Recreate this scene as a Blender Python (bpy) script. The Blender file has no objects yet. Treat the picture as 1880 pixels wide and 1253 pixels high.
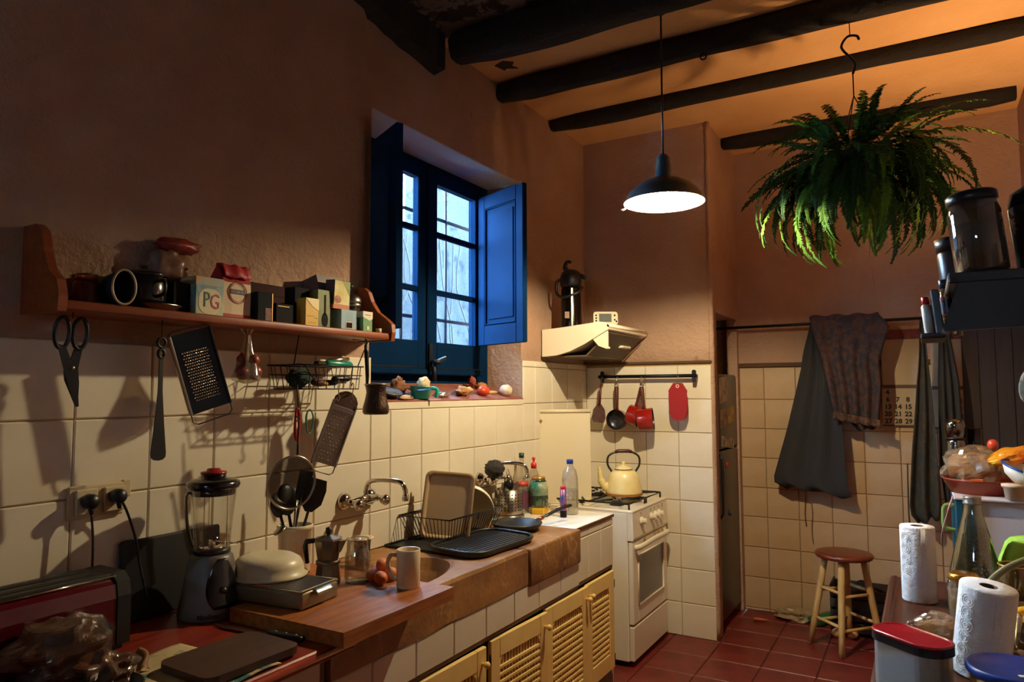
import bpy, bmesh, math, random
from mathutils import Vector, Matrix, Euler, noise
random.seed(7)
PI = math.pi
sc = bpy.context.scene
COL = sc.collection

# ------------------------------------------------------------------ camera
cam_data = bpy.data.cameras.new('camera')
cam = bpy.data.objects.new('camera', cam_data)
COL.objects.link(cam)
cam_data.sensor_width = 36.0
cam_data.lens = 36.0 * 1300.0 / 1880.0
cam_data.clip_start = 0.05
yaw, pitch, roll = math.radians(-30.1), math.radians(4.05), math.radians(-0.19)
fwd = Vector((math.sin(yaw) * math.cos(pitch), math.cos(yaw) * math.cos(pitch), math.sin(pitch)))
rgt0 = Vector((math.cos(yaw), -math.sin(yaw), 0))
up0 = rgt0.cross(fwd)
rgt = math.cos(roll) * rgt0 + math.sin(roll) * up0
upv = -math.sin(roll) * rgt0 + math.cos(roll) * up0
mw = Matrix((rgt, upv, -fwd)).transposed().to_4x4()
mw.translation = Vector((2.03, 0.0, 1.55))
cam.matrix_world = mw
sc.camera = cam

# ------------------------------------------------------------------ world, exposure
sc.view_settings.view_transform = 'Standard'
sc.view_settings.look = 'None'
sc.view_settings.gamma = 1.0
sc.view_settings.use_curve_mapping = False
sc.view_settings.exposure = 0.0
world = bpy.data.worlds.new('dusk_sky')
sc.world = world
world.use_nodes = True
bg = world.node_tree.nodes['Background']
bg.inputs[0].default_value = (0.52, 0.74, 1.0, 1)
bg.inputs[1].default_value = 110.0
try:
    sc.cycles.use_denoising = True
    sc.cycles.max_bounces = 10
    sc.cycles.diffuse_bounces = 5
    sc.cycles.transparent_max_bounces = 16
    sc.cycles.caustics_reflective = False
    sc.cycles.caustics_refractive = False
    sc.cycles.sample_clamp_indirect = 4.0
except Exception:
    pass
LAMP_STRENGTH = 6200.0
LAMP_COL = (1.0, 0.81, 0.50)
SCONCE_COL = (1.0, 0.56, 0.24)
SCONCE_STRENGTH = 2500.0

# ------------------------------------------------------------------ materials
def lin(c):
    def f(v):
        v = v / 255.0
        return v / 12.92 if v <= 0.04045 else ((v + 0.055) / 1.055) ** 2.4
    return (f(c[0]), f(c[1]), f(c[2]), 1.0)

_m = {}
def mat(name, col, rough=0.5, metal=0.0, bump=0.0, bscale=60.0, col2=None, vscale=6.0, vdet=4.0,
        lo=0.35, hi=0.65, stretch=None, spec=0.5, coat=0.0, emit=0.0, alpha=1.0, bdist=0.004):
    """Principled material; col2 mixes in a second colour by noise (grain when stretched)."""
    if name in _m:
        return _m[name]
    m = bpy.data.materials.new(name)
    m.use_nodes = True
    nt = m.node_tree
    N, L = nt.nodes, nt.links
    p = N['Principled BSDF']
    p.inputs['Base Color'].default_value = lin(col)
    p.inputs['Roughness'].default_value = rough
    p.inputs['Metallic'].default_value = metal
    p.inputs['Specular IOR Level'].default_value = spec
    p.inputs['Coat Weight'].default_value = coat
    p.inputs['Coat Roughness'].default_value = 0.1
    p.inputs['Alpha'].default_value = alpha
    tc = None
    if col2 or bump:
        tc = N.new('ShaderNodeTexCoord')
    if col2:
        mp = N.new('ShaderNodeMapping')
        L.new(tc.outputs['Object'], mp.inputs['Vector'])
        if stretch:
            mp.inputs['Scale'].default_value = stretch
        nz = N.new('ShaderNodeTexNoise')
        nz.inputs['Scale'].default_value = vscale
        nz.inputs['Detail'].default_value = vdet
        nz.inputs['Roughness'].default_value = 0.6
        L.new(mp.outputs['Vector'], nz.inputs['Vector'])
        cr = N.new('ShaderNodeValToRGB')
        cr.color_ramp.elements[0].position = lo
        cr.color_ramp.elements[1].position = hi
        cr.color_ramp.elements[0].color = lin(col)
        cr.color_ramp.elements[1].color = lin(col2)
        L.new(nz.outputs['Fac'], cr.inputs['Fac'])
        L.new(cr.outputs['Color'], p.inputs['Base Color'])
    if bump:
        nb = N.new('ShaderNodeTexNoise')
        nb.inputs['Scale'].default_value = bscale
        nb.inputs['Detail'].default_value = 5.0
        nb.inputs['Roughness'].default_value = 0.6
        L.new(tc.outputs['Object'], nb.inputs['Vector'])
        b = N.new('ShaderNodeBump')
        b.inputs['Strength'].default_value = bump
        b.inputs['Distance'].default_value = bdist
        L.new(nb.outputs['Fac'], b.inputs['Height'])
        L.new(b.outputs['Normal'], p.inputs['Normal'])
    if emit:
        p.inputs['Emission Color'].default_value = lin(col)
        p.inputs['Emission Strength'].default_value = emit
    _m[name] = m
    return m

def glass(name, tint=(255, 255, 255), refl=0.10, rough=0.03, dens=0.0):
    """Thin clear glass or plastic film: tinted see-through with a fresnel sheen."""
    if name in _m:
        return _m[name]
    m = bpy.data.materials.new(name)
    m.use_nodes = True
    nt = m.node_tree
    N, L = nt.nodes, nt.links
    N.remove(N['Principled BSDF'])
    out = N['Material Output']
    tr = N.new('ShaderNodeBsdfTransparent'); tr.inputs[0].default_value = lin(tint)
    gl = N.new('ShaderNodeBsdfGlossy'); gl.inputs['Roughness'].default_value = rough
    df = N.new('ShaderNodeBsdfDiffuse'); df.inputs[0].default_value = lin(tint)
    lw = N.new('ShaderNodeLayerWeight'); lw.inputs[0].default_value = 0.35
    ma = N.new('ShaderNodeMath'); ma.operation = 'MULTIPLY_ADD'
    ma.inputs[1].default_value = 0.6; ma.inputs[2].default_value = refl * 0.5
    L.new(lw.outputs['Facing'], ma.inputs[0])
    m0 = N.new('ShaderNodeMixShader'); m0.inputs[0].default_value = dens
    L.new(tr.outputs[0], m0.inputs[1]); L.new(df.outputs[0], m0.inputs[2])
    mx = N.new('ShaderNodeMixShader')
    L.new(ma.outputs[0], mx.inputs[0]); L.new(m0.outputs[0], mx.inputs[1]); L.new(gl.outputs[0], mx.inputs[2])
    L.new(mx.outputs[0], out.inputs[0])
    _m[name] = m
    return m

def screen_mat(name, col, scale, open_=0.5):
    """Woven wire gauze: fine holes between wires."""
    if name in _m:
        return _m[name]
    m = mat(name, col, 0.35, 0.8)
    nt = m.node_tree
    N, L = nt.nodes, nt.links
    p = N['Principled BSDF']
    tc = N.new('ShaderNodeTexCoord')
    ck = N.new('ShaderNodeTexChecker'); ck.inputs['Scale'].default_value = scale
    L.new(tc.outputs['Object'], ck.inputs['Vector'])
    mr = N.new('ShaderNodeMapRange')
    mr.inputs['To Min'].default_value = 1.0 - open_; mr.inputs['To Max'].default_value = 1.0
    L.new(ck.outputs['Fac'], mr.inputs['Value'])
    L.new(mr.outputs['Result'], p.inputs['Alpha'])
    return m

def stripe_mat(name, c1, c2, scale, axis='X', rough=0.9, bump=0.2):
    if name in _m:
        return _m[name]
    m = mat(name, c1, rough)
    nt = m.node_tree
    N, L = nt.nodes, nt.links
    p = N['Principled BSDF']
    tc = N.new('ShaderNodeTexCoord')
    wv = N.new('ShaderNodeTexWave'); wv.bands_direction = axis
    wv.inputs['Scale'].default_value = scale; wv.inputs['Distortion'].default_value = 0.4
    L.new(tc.outputs['Object'], wv.inputs['Vector'])
    cr = N.new('ShaderNodeValToRGB')
    cr.color_ramp.elements[0].position = 0.55; cr.color_ramp.elements[1].position = 0.8
    cr.color_ramp.elements[0].color = lin(c1); cr.color_ramp.elements[1].color = lin(c2)
    L.new(wv.outputs['Fac'], cr.inputs['Fac']); L.new(cr.outputs['Color'], p.inputs['Base Color'])
    b = N.new('ShaderNodeBump'); b.inputs['Strength'].default_value = bump; b.inputs['Distance'].default_value = 0.002
    L.new(wv.outputs['Fac'], b.inputs['Height']); L.new(b.outputs['Normal'], p.inputs['Normal'])
    return m

def plaster_mat(name, c1, c2, c3=None, rough=0.95, bump=0.8, patch=0.0):
    """Old trowelled plaster: mottled colour, coarse relief, optional peeled patches."""
    if name in _m:
        return _m[name]
    m = mat(name, c1, rough, spec=0.2)
    nt = m.node_tree
    N, L = nt.nodes, nt.links
    p = N['Principled BSDF']
    tc = N.new('ShaderNodeTexCoord')
    n1 = N.new('ShaderNodeTexNoise'); n1.inputs['Scale'].default_value = 2.2; n1.inputs['Detail'].default_value = 6
    L.new(tc.outputs['Object'], n1.inputs['Vector'])
    cr = N.new('ShaderNodeValToRGB')
    cr.color_ramp.elements[0].position = 0.3; cr.color_ramp.elements[1].position = 0.7
    cr.color_ramp.elements[0].color = lin(c1); cr.color_ramp.elements[1].color = lin(c2)
    L.new(n1.outputs['Fac'], cr.inputs['Fac'])
    last = cr.outputs['Color']
    if c3:
        n3 = N.new('ShaderNodeTexNoise'); n3.inputs['Scale'].default_value = 5.5; n3.inputs['Detail'].default_value = 8
        n3.inputs['Roughness'].default_value = 0.7
        L.new(tc.outputs['Object'], n3.inputs['Vector'])
        r3 = N.new('ShaderNodeValToRGB')
        r3.color_ramp.elements[0].position = 0.62 - patch; r3.color_ramp.elements[1].position = 0.66 - patch
        L.new(n3.outputs['Fac'], r3.inputs['Fac'])
        mx = N.new('ShaderNodeMix'); mx.data_type = 'RGBA'
        L.new(r3.outputs['Color'], mx.inputs['Factor'])
        L.new(last, mx.inputs[6]); mx.inputs[7].default_value = lin(c3)
        last = mx.outputs[2]
    L.new(last, p.inputs['Base Color'])
    nb = N.new('ShaderNodeTexNoise'); nb.inputs['Scale'].default_value = 48; nb.inputs['Detail'].default_value = 7
    nb.inputs['Roughness'].default_value = 0.62
    nc = N.new('ShaderNodeTexNoise'); nc.inputs['Scale'].default_value = 4; nc.inputs['Detail'].default_value = 3
    L.new(tc.outputs['Object'], nb.inputs['Vector']); L.new(tc.outputs['Object'], nc.inputs['Vector'])
    ad = N.new('ShaderNodeMath'); ad.operation = 'MULTIPLY_ADD'; ad.inputs[1].default_value = 3.0
    L.new(nc.outputs['Fac'], ad.inputs[0]); L.new(nb.outputs['Fac'], ad.inputs[2])
    b = N.new('ShaderNodeBump'); b.inputs['Strength'].default_value = bump; b.inputs['Distance'].default_value = 0.014
    L.new(ad.outputs[0], b.inputs['Height']); L.new(b.outputs['Normal'], p.inputs['Normal'])
    return m

# ------------------------------------------------------------------ mesh builder
class MB:
    def __init__(s):
        s.v = []; s.f = []; s.sm = []
    def add(s, vs, fs, smooth=False, M=None):
        o = len(s.v)
        s.v += [tuple(M @ Vector(v)) for v in vs] if M else [tuple(v) for v in vs]
        s.f += [tuple(i + o for i in f) for f in fs]
        s.sm += [smooth] * len(fs)
        return s
    def box(s, x0, y0, z0, x1, y1, z1, bev=0.0, M=None, seg=1):
        if bev <= 0:
            vs = [(x, y, z) for x in (x0, x1) for y in (y0, y1) for z in (z0, z1)]
            fs = [(0, 1, 3, 2), (4, 6, 7, 5), (0, 4, 5, 1), (2, 3, 7, 6), (0, 2, 6, 4), (1, 5, 7, 3)]
            return s.add(vs, fs, False, M)
        b = bmesh.new()
        bmesh.ops.create_cube(b, size=1.0)
        for v in b.verts:
            v.co = Vector((x0 + (v.co.x + .5) * (x1 - x0), y0 + (v.co.y + .5) * (y1 - y0), z0 + (v.co.z + .5) * (z1 - z0)))
        bmesh.ops.bevel(b, geom=list(b.edges), offset=bev, segments=seg, affect='EDGES', profile=0.5)
        b.verts.index_update()
        s.add([v.co.copy() for v in b.verts], [tuple(v.index for v in f.verts) for f in b.faces], seg > 1, M)
        b.free()
        return s
    def lathe(s, prof, n=24, o=(0, 0, 0), M=None, smooth=True, sx=1.0, sy=1.0, a0=0.0):
        vs = []; fs = []
        for r, z in prof:
            for k in range(n):
                a = 2 * PI * k / n + a0
                vs.append((o[0] + r * sx * math.cos(a), o[1] + r * sy * math.sin(a), o[2] + z))
        for i in range(len(prof) - 1):
            for k in range(n):
                k2 = (k + 1) % n
                fs.append((i * n + k, i * n + k2, (i + 1) * n + k2, (i + 1) * n + k))
        if prof[0][0] > 1e-5:
            fs.append(tuple(reversed(range(n))))
        if prof[-1][0] > 1e-5:
            fs.append(tuple(range((len(prof) - 1) * n, len(prof) * n)))
        return s.add(vs, fs, smooth, M)
    def lathe_open(s, prof, n=24, o=(0, 0, 0), M=None, smooth=True, sx=1.0, sy=1.0):
        vs = []; fs = []
        for r, z in prof:
            for k in range(n):
                a = 2 * PI * k / n
                vs.append((o[0] + r * sx * math.cos(a), o[1] + r * sy * math.sin(a), o[2] + z))
        for i in range(len(prof) - 1):
            for k in range(n):
                k2 = (k + 1) % n
                fs.append((i * n + k, i * n + k2, (i + 1) * n + k2, (i + 1) * n + k))
        return s.add(vs, fs, smooth, M)
    def tube(s, pts, r, n=8, closed=False, M=None, flat=1.0):
        pts = [Vector(p) for p in pts]
        m = len(pts)
        rs = r if isinstance(r, (list, tuple)) else [r] * m
        vs = []; fs = []
        prev = None
        for i, p in enumerate(pts):
            if closed:
                t = (pts[(i + 1) % m] - pts[i - 1])
            else:
                t = pts[min(i + 1, m - 1)] - pts[max(i - 1, 0)]
            t = t.normalized() if t.length > 1e-9 else Vector((0, 0, 1))
            if prev is None:
                a = Vector((0, 0, 1)) if abs(t.z) < 0.9 else Vector((1, 0, 0))
                u = t.cross(a).normalized()
            else:
                u = (prev - t * prev.dot(t))
                u = u.normalized() if u.length > 1e-6 else t.cross(Vector((1, 0, 0))).normalized()
            prev = u
            w = t.cross(u)
            for k in range(n):
                a = 2 * PI * k / n
                vs.append(p + (u * math.cos(a) + w * math.sin(a) * flat) * rs[i])
        for i in range(m if closed else m - 1):
            i2 = (i + 1) % m
            for k in range(n):
                k2 = (k + 1) % n
                fs.append((i * n + k, i * n + k2, i2 * n + k2, i2 * n + k))
        if not closed:
            fs.append(tuple(reversed(range(n)))); fs.append(tuple(range((m - 1) * n, m * n)))
        return s.add(vs, fs, True, M)
    def ell(s, c, r, nu=16, nv=10, M=None, disp=0.0, dscale=8.0, seed=0.0):
        prof = []
        vs = []; fs = []
        for j in range(nv + 1):
            t = PI * j / nv
            for k in range(nu):
                a = 2 * PI * k / nu
                d = Vector((math.sin(t) * math.cos(a), math.sin(t) * math.sin(a), -math.cos(t)))
                f = 1.0
                if disp:
                    f += disp * noise.noise(d * dscale + Vector((seed, seed * 1.7, seed * 0.3)))
                vs.append((c[0] + r[0] * d.x * f, c[1] + r[1] * d.y * f, c[2] + r[2] * d.z * f))
        for j in range(nv):
            for k in range(nu):
                k2 = (k + 1) % nu
                fs.append((j * nu + k, j * nu + k2, (j + 1) * nu + k2, (j + 1) * nu + k))
        return s.add(vs, fs, True, M)
    def prism(s, poly, axis, a0, a1, M=None, smooth=False):
        """extrude a 2-D polygon; axis x: poly in (y,z), y: (x,z), z: (x,y)"""
        n = len(poly)
        def P(p, a):
            return {'x': (a, p[0], p[1]), 'y': (p[0], a, p[1]), 'z': (p[0], p[1], a)}[axis]
        vs = [P(p, a0) for p in poly] + [P(p, a1) for p in poly]
        fs = [tuple(reversed(range(n))), tuple(range(n, 2 * n))]
        for i in range(n):
            j = (i + 1) % n
            fs.append((i, j, n + j, n + i))
        return s.add(vs, fs, smooth, M)
    def grid(s, fn, nu, nv, M=None, smooth=True):
        vs = [fn(i / nu, j / nv) for j in range(nv + 1) for i in range(nu + 1)]
        fs = []
        for j in range(nv):
            for i in range(nu):
                a = j * (nu + 1) + i
                fs.append((a, a + 1, a + nu + 2, a + nu + 1))
        return s.add(vs, fs, smooth, M)
    def mesh(s, name):
        me = bpy.data.meshes.new(name)
        me.from_pydata(s.v, [], s.f)
        me.polygons.foreach_set('use_smooth', s.sm)
        b = bmesh.new(); b.from_mesh(me)
        bmesh.ops.remove_doubles(b, verts=b.verts, dist=1e-5)
        bmesh.ops.recalc_face_normals(b, faces=b.faces)
        b.to_mesh(me); b.free()
        me.update()
        return me

def link(name, me, m, parent=None, loc=(0, 0, 0), rot=(0, 0, 0)):
    o = bpy.data.objects.new(name, me)
    COL.objects.link(o)
    if m and not me.materials:
        me.materials.append(m)
    o.location = loc; o.rotation_euler = rot
    if parent:
        o.parent = parent
    return o
def part(name, mb, m, parent, loc=(0, 0, 0), rot=(0, 0, 0), solid=0.0):
    o = link(name, mb.mesh(name), m, parent, loc, rot)
    if solid:
        md = o.modifiers.new('thickness', 'SOLIDIFY'); md.thickness = solid; md.offset = 0
    return o
def tag(o, label, cat, group=None):
    o['label'] = label; o['category'] = cat
    if group:
        o['group'] = group
    return o
def thing(name, label, cat, loc=(0, 0, 0), rot=(0, 0, 0), group=None):
    o = bpy.data.objects.new(name, None)
    COL.objects.link(o)
    o.empty_display_size = 0.05
    o.location = loc; o.rotation_euler = rot
    return tag(o, label, cat, group)
def single(name, mb, m, label, cat, loc=(0, 0, 0), rot=(0, 0, 0), group=None, solid=0.0):
    return tag(part(name, mb, m, None, loc, rot, solid), label, cat, group)
def struct(name, mb, m, parent=None):
    o = part(name, mb, m, parent)
    if not parent:
        o['kind'] = 'structure'
    return o
def text(name, body, size, m, parent, loc, rot, extrude=0.0004, align='CENTER', sx=1.0, bold=0.0):
    cu = bpy.data.curves.new(name, 'FONT')
    cu.body = body; cu.size = size; cu.extrude = extrude
    cu.align_x = align; cu.align_y = 'CENTER'; cu.resolution_u = 2; cu.offset = bold
    t = bpy.data.objects.new(name, cu); COL.objects.link(t)
    dg = bpy.context.evaluated_depsgraph_get(); dg.update()
    me = bpy.data.meshes.new_from_object(t.evaluated_get(dg))
    bpy.data.objects.remove(t); bpy.data.curves.remove(cu)
    me.materials.clear()
    for v in me.vertices:
        v.co.x *= sx
    return link(name, me, m, parent, loc, rot)
FX = (PI / 2, 0, PI / 2)      # writing that faces +x
FY = (PI / 2, 0, 0)           # writing that faces -y
def arc(c, r, a0, a1, n, plane='xz'):
    out = []
    for i in range(n + 1):
        a = a0 + (a1 - a0) * i / n
        u, w = r * math.cos(a), r * math.sin(a)
        out.append({'xz': (c[0] + u, c[1], c[2] + w), 'yz': (c[0], c[1] + u, c[2] + w), 'xy': (c[0] + u, c[1] + w, c[2])}[plane])
    return out
def rrect(w, h, r, n=4):
    """rounded rectangle polygon centred on the origin"""
    out = []
    for cx, cy, a in ((w / 2 - r, h / 2 - r, 0), (-w / 2 + r, h / 2 - r, PI / 2), (-w / 2 + r, -h / 2 + r, PI), (w / 2 - r, -h / 2 + r, 3 * PI / 2)):
        for i in range(n + 1):
            t = a + PI / 2 * i / n
            out.append((cx + r * math.cos(t), cy + r * math.sin(t)))
    return out
def spl(pts, k=6):
    """Catmull-Rom through the points"""
    P = [Vector(p) for p in pts]
    P = [P[0] * 2 - P[1]] + P + [P[-1] * 2 - P[-2]]
    out = []
    for i in range(1, len(P) - 2):
        for j in range(k):
            t = j / k
            a, b, c, d = P[i - 1], P[i], P[i + 1], P[i + 2]
            out.append(0.5 * ((2 * b) + (c - a) * t + (2 * a - 5 * b + 4 * c - d) * t * t + (3 * b - a - 3 * c + d) * t ** 3))
    out.append(P[-2])
    return out

# ================================================================== ROOM SHELL
M_plaster = plaster_mat('plaster_ochre', (190, 158, 136), (172, 138, 116), (158, 124, 102), patch=-0.03)
M_plaster_dk = plaster_mat('plaster_peeling_shaded', (120, 100, 86), (90, 72, 60), (40, 32, 28), patch=0.10)  # peeled patches, base tone darkened for the unlit near ceiling
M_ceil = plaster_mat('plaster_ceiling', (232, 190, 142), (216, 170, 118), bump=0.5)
M_tile = mat('glazed_tile_cream', (233, 226, 208), 0.22, col2=(225, 214, 190), vscale=3, bump=0.15, bscale=9, bdist=0.003)
M_grout = mat('grout_ochre', (176, 146, 96), 0.95, bump=0.3, bscale=120)
M_beam = mat('timber_blackened', (16, 14, 14), 0.9, bump=0.8, bscale=18, col2=(26, 21, 19), vscale=4, stretch=(1, 8, 8), bdist=0.02)
M_terra = mat('terracotta_floor', (122, 44, 36), 0.42, col2=(98, 34, 30), vscale=9, bump=0.3, bscale=30)
M_terra_joint = mat('floor_joint', (70, 42, 36), 0.9)
CEIL = 3.30
WT = 0.30   # wall thickness at the window

YR = 5.30
# left wall with the window opening  y 2.30-3.62, z 1.50-2.79
WY0, WY1, WZ0, WZ1 = 2.30, 3.62, 1.505, 2.79
b = MB()
b.box(-WT, -2.1, 0, -0.008, WY0, CEIL)
b.box(-WT, WY1, 0, -0.008, YR + 0.12, CEIL)
b.box(-WT, WY0, 0, -0.008, WY1, WZ0 - 0.035)
b.box(-WT, WY0, WZ1, -0.008, WY1, CEIL)
b.box(-0.45, -2.1, 0, -WT, 2.1, CEIL).box(-0.45, 4.05, 0, -WT, 4.63, CEIL).box(-0.45, 2.1, 0, -WT, 4.05, 1.40).box(-0.45, 2.1, 2.95, -WT, 4.05, CEIL)   # outer skin, wider opening
wall_left = struct('wall_left', b, M_plaster)
def wobble_slab(y0, y1, z0, z1, x, amp, nu, nv, seed):
    """trowelled plaster face, a few millimetres uneven, closed back to the wall"""
    def fn(u, v):
        y = y0 + u * (y1 - y0); z = z0 + v * (z1 - z0)
        e = min(u, 1 - u, v, 1 - v)
        d = noise.noise(Vector((y * 2.1 + seed, z * 2.3, seed))) * amp
        return (x + d if e > 0 else -0.009, y, z)
    return MB().grid(fn, nu, nv)
part('plaster_face', wobble_slab(-2.1, 2.275, 1.70, CEIL, 0.026, 0.008, 60, 24, 1.0), M_plaster, wall_left)
part('plaster_face', wobble_slab(WY1 + 0.005, 4.53, 1.735, CEIL, 0.004, 0.006, 16, 26, 5.0), M_plaster, wall_left)
part('plaster_face', wobble_slab(2.27, WY1 + 0.005, WZ1 + 0.004, CEIL, 0.0, 0.006, 24, 10, 8.0), M_plaster, wall_left)
part('grout_bed', MB().box(-0.008, 0.2, 0.885, 0.0, 2.305, 1.695).box(-0.008, 2.30, 0.885, 0.0, WY1, WZ0 - 0.035).box(-0.008, WY1, 0.85, 0.0, 4.53, 1.73), M_grout, wall_left)

_tm = {}
def tile_mesh(w, h, m, t=0.009):
    k = (round(w, 3), round(h, 3), m.name)
    if k not in _tm:
        bb = 0.0035
        mb = MB()
        vs = [(-w / 2, 0, -h / 2), (w / 2, 0, -h / 2), (w / 2, 0, h / 2), (-w / 2, 0, h / 2)]
        vs += [(-w / 2, t - bb, -h / 2), (w / 2, t - bb, -h / 2), (w / 2, t - bb, h / 2), (-w / 2, t - bb, h / 2)]
        a, c = w / 2 - bb, h / 2 - bb
        vs += [(-a, t, -c), (a, t, -c), (a, t, c), (-a, t, c)]
        fs = [(8, 9, 10, 11)]
        for i in range(4):
            j = (i + 1) % 4
            fs += [(i, j, 4 + j, 4 + i), (4 + i, 4 + j, 8 + j, 8 + i)]
        mb.add(vs, fs)
        me = mb.mesh('tile'); me.materials.append(m)
        _tm[k] = me
    return _tm[k]
def tiles(parent, us, vs, place, rot, m, gap=0.0032, skip=None, jit=0.0012):
    """one object per tile; us, vs are joint positions"""
    for i in range(len(us) - 1):
        for j in range(len(vs) - 1):
            u0, u1, v0, v1 = us[i], us[i + 1], vs[j], vs[j + 1]
            if skip and skip(u0, u1, v0, v1):
                continue
            me = tile_mesh(u1 - u0 - gap, v1 - v0 - gap, m)
            o = link('tile', me, None, parent, place((u0 + u1) / 2, (v0 + v1) / 2), rot)
            o.rotation_euler = (rot[0] + random.uniform(-1, 1) * jit * 2, rot[1], rot[2] + random.uniform(-1, 1) * jit * 2)
PU, PV = 0.2231, 0.2165
ys = [1.089 + PU * k for k in range(-2, 16)]
ys_l = [y for y in ys if y < 2.2] + [2.298]
zs_l = [0.888, 1.043, 1.2595, 1.476, 1.6925]
RX = (0, 0, -PI / 2)
tiles(wall_left, ys_l, zs_l, lambda u, v: (-0.001, u, v), RX, M_tile)
ys_w = [2.298] + [y for y in ys if 2.35 < y < WY1 - 0.05] + [WY1]
tiles(wall_left, ys_w, [0.888, 1.043, 1.2595, WZ0 - 0.035], lambda u, v: (-0.001, u, v), RX, M_tile)
ys_r = [WY1] + [y for y in ys if WY1 + 0.05 < y < 4.5] + [4.52]
tiles(wall_left, ys_r, [0.85, 1.043, 1.2595, 1.476, 1.6925, 1.73], lambda u, v: (-0.001, u, v), RX, M_tile)
# plain narrow capping at the sill edge of the wall
part('edging', MB().box(-0.008, 2.30, WZ0 - 0.034, 0.008, WY1, WZ0 - 0.002, 0.003), M_tile, wall_left)

# back wall behind the stove, ends at x = 0.88
b = MB().box(-0.3, 4.538, 0, 0.872, 4.66, CEIL)
wall_back = struct('wall_back', b, M_plaster)
def wob_back(u, v):
    x = 0.0 + u * 0.878; z = 1.735 + v * (CEIL - 1.735)
    e = min(u, 1 - u, v, 1 - v)
    return (x, 4.526 + noise.noise(Vector((x * 2, z * 2.2, 3.3))) * 0.006 if e > 0 else 4.54, z)
part('plaster_face', MB().grid(wob_back, 14, 24), M_plaster, wall_back)
part('plaster_corner', MB().tube([(0.868, 4.545, z0 * 0.1 + 0.0) for z0 in range(0, 34)], [0.018 + 0.003 * noise.noise(Vector((k * .7, 1, 2))) for k in range(34)], 10), M_plaster, wall_back)
part('grout_bed', MB().box(0.0, 4.531, 0, 0.866, 4.54, 1.725), M_grout, wall_back)
part('ledge', MB().box(0.0, 4.512, 1.725, 0.872, 4.54, 1.742, 0.004), mat('dusty_ledge', (90, 66, 48), 0.95, bump=0.5, bscale=40), wall_back)
xs_b = [0.003, 0.211, 0.43, 0.649, 0.866]
zs_b = [0.0, 0.207, 0.42, 0.634, 0.847, 1.063, 1.28, 1.495, 1.712]
tiles(wall_back, xs_b, zs_b, lambda u, v: (u, 4.532, v), (0, 0, PI), M_tile)

# side wall over the fridge niche (x = 0.88, y 4.6-5.3)
b = MB().box(0.3, 4.66, 2.06, 0.872, 5.31, CEIL).box(0.80, 5.245, 0, 0.872, 5.31, 2.06).box(0.2, 4.66, 0, 0.24, 5.31, 2.06)
wall_niche = struct('wall_niche', b, M_plaster)

# rear wall
YR = 5.30
b = MB().box(-0.3, YR + 0.008, 0, 2.75, YR + 0.12, CEIL)
wall_rear = struct('wall_rear', b, M_plaster)
part('plaster_face', MB().box(0.86, YR - 0.004, 1.74, 2.6, YR + 0.01, CEIL), M_plaster, wall_rear)
part('grout_bed', MB().box(0.86, YR + 0.001, 0, 2.6, YR + 0.008, 1.735), mat('grout_rear', (140, 112, 76), 0.95), wall_rear)
part('ledge', MB().box(0.87, YR - 0.02, 1.715, 2.6, YR + 0.008, 1.745, 0.004), mat('dusty_ledge', (90, 66, 48)), wall_rear)
xs_r = [0.875, 1.043, 1.254, 1.465, 1.675, 1.886, 2.097, 2.308, 2.519, 2.6]
zs_r = [0.0, 0.017, 0.23, 0.44, 0.652, 0.859, 1.068, 1.276, 1.484, 1.712]
M_tile_r = mat('glazed_tile_yellowed', (196, 168, 134), 0.3, col2=(184, 154, 118), vscale=3, bump=0.15, bscale=9, bdist=0.003)
tiles(wall_rear, xs_r, zs_r, lambda u, v: (u, YR + 0.001, v), (0, 0, PI), M_tile_r)

# right wall, wall behind the viewer with a slot added for blue fill light
struct('wall_right', MB().box(2.60, -2.1, 0, 2.72, YR + 0.12, CEIL), M_plaster)
struct('wall_front', MB().box(-0.3, -2.2, 0, 1.2, -2.1, CEIL).box(1.2, -2.2, 2.27, 1.7, -2.1, CEIL).box(1.2, -2.2, 0, 1.7, -2.1, 2.17).box(1.7, -2.2, 0, 2.72, -2.1, CEIL), M_plaster)
# fallen-plaster scar on the ceiling between the first two beams
# plank panel added to darken the shaded right end of the rear wall
dr = struct('shade_panel_1', MB().box(2.245, YR - 0.03, 0, 2.598, YR - 0.012, 2.0), mat('shade_panel_brown', (52, 38, 32), 0.7, col2=(42, 30, 26), vscale=4, stretch=(10, 10, 1)))
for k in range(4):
    part('plank', MB().box(2.247 + 0.088 * k, YR - 0.036, 0.005, 2.332 + 0.088 * k, YR - 0.03, 1.995, 0.002), mat('shade_panel_brown', (52, 38, 32)), dr)
# ceiling: sound plaster over the stove, peeling plaster over the sink, coloured darker as unlit
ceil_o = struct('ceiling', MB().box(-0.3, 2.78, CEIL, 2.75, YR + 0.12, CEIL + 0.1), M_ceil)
struct('ceiling_shaded', MB().box(-0.3, -2.2, CEIL, 2.75, 2.78, CEIL + 0.1), M_plaster_dk)

scx, scy, _z = (0.149, 3.184, 3.298)
part('plaster_scar', MB().prism([(scx - 0.05, scy - 0.03), (scx + 0.015, scy - 0.055), (scx + 0.06, scy - 0.015), (scx + 0.03, scy + 0.02), (scx + 0.045, scy + 0.06), (scx - 0.01, scy + 0.03), (scx - 0.03, scy + 0.045)], 'z', 3.296, 3.302), mat('bare_lath', (52, 38, 32), 0.95, bump=0.8, bscale=60), ceil_o)
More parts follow.
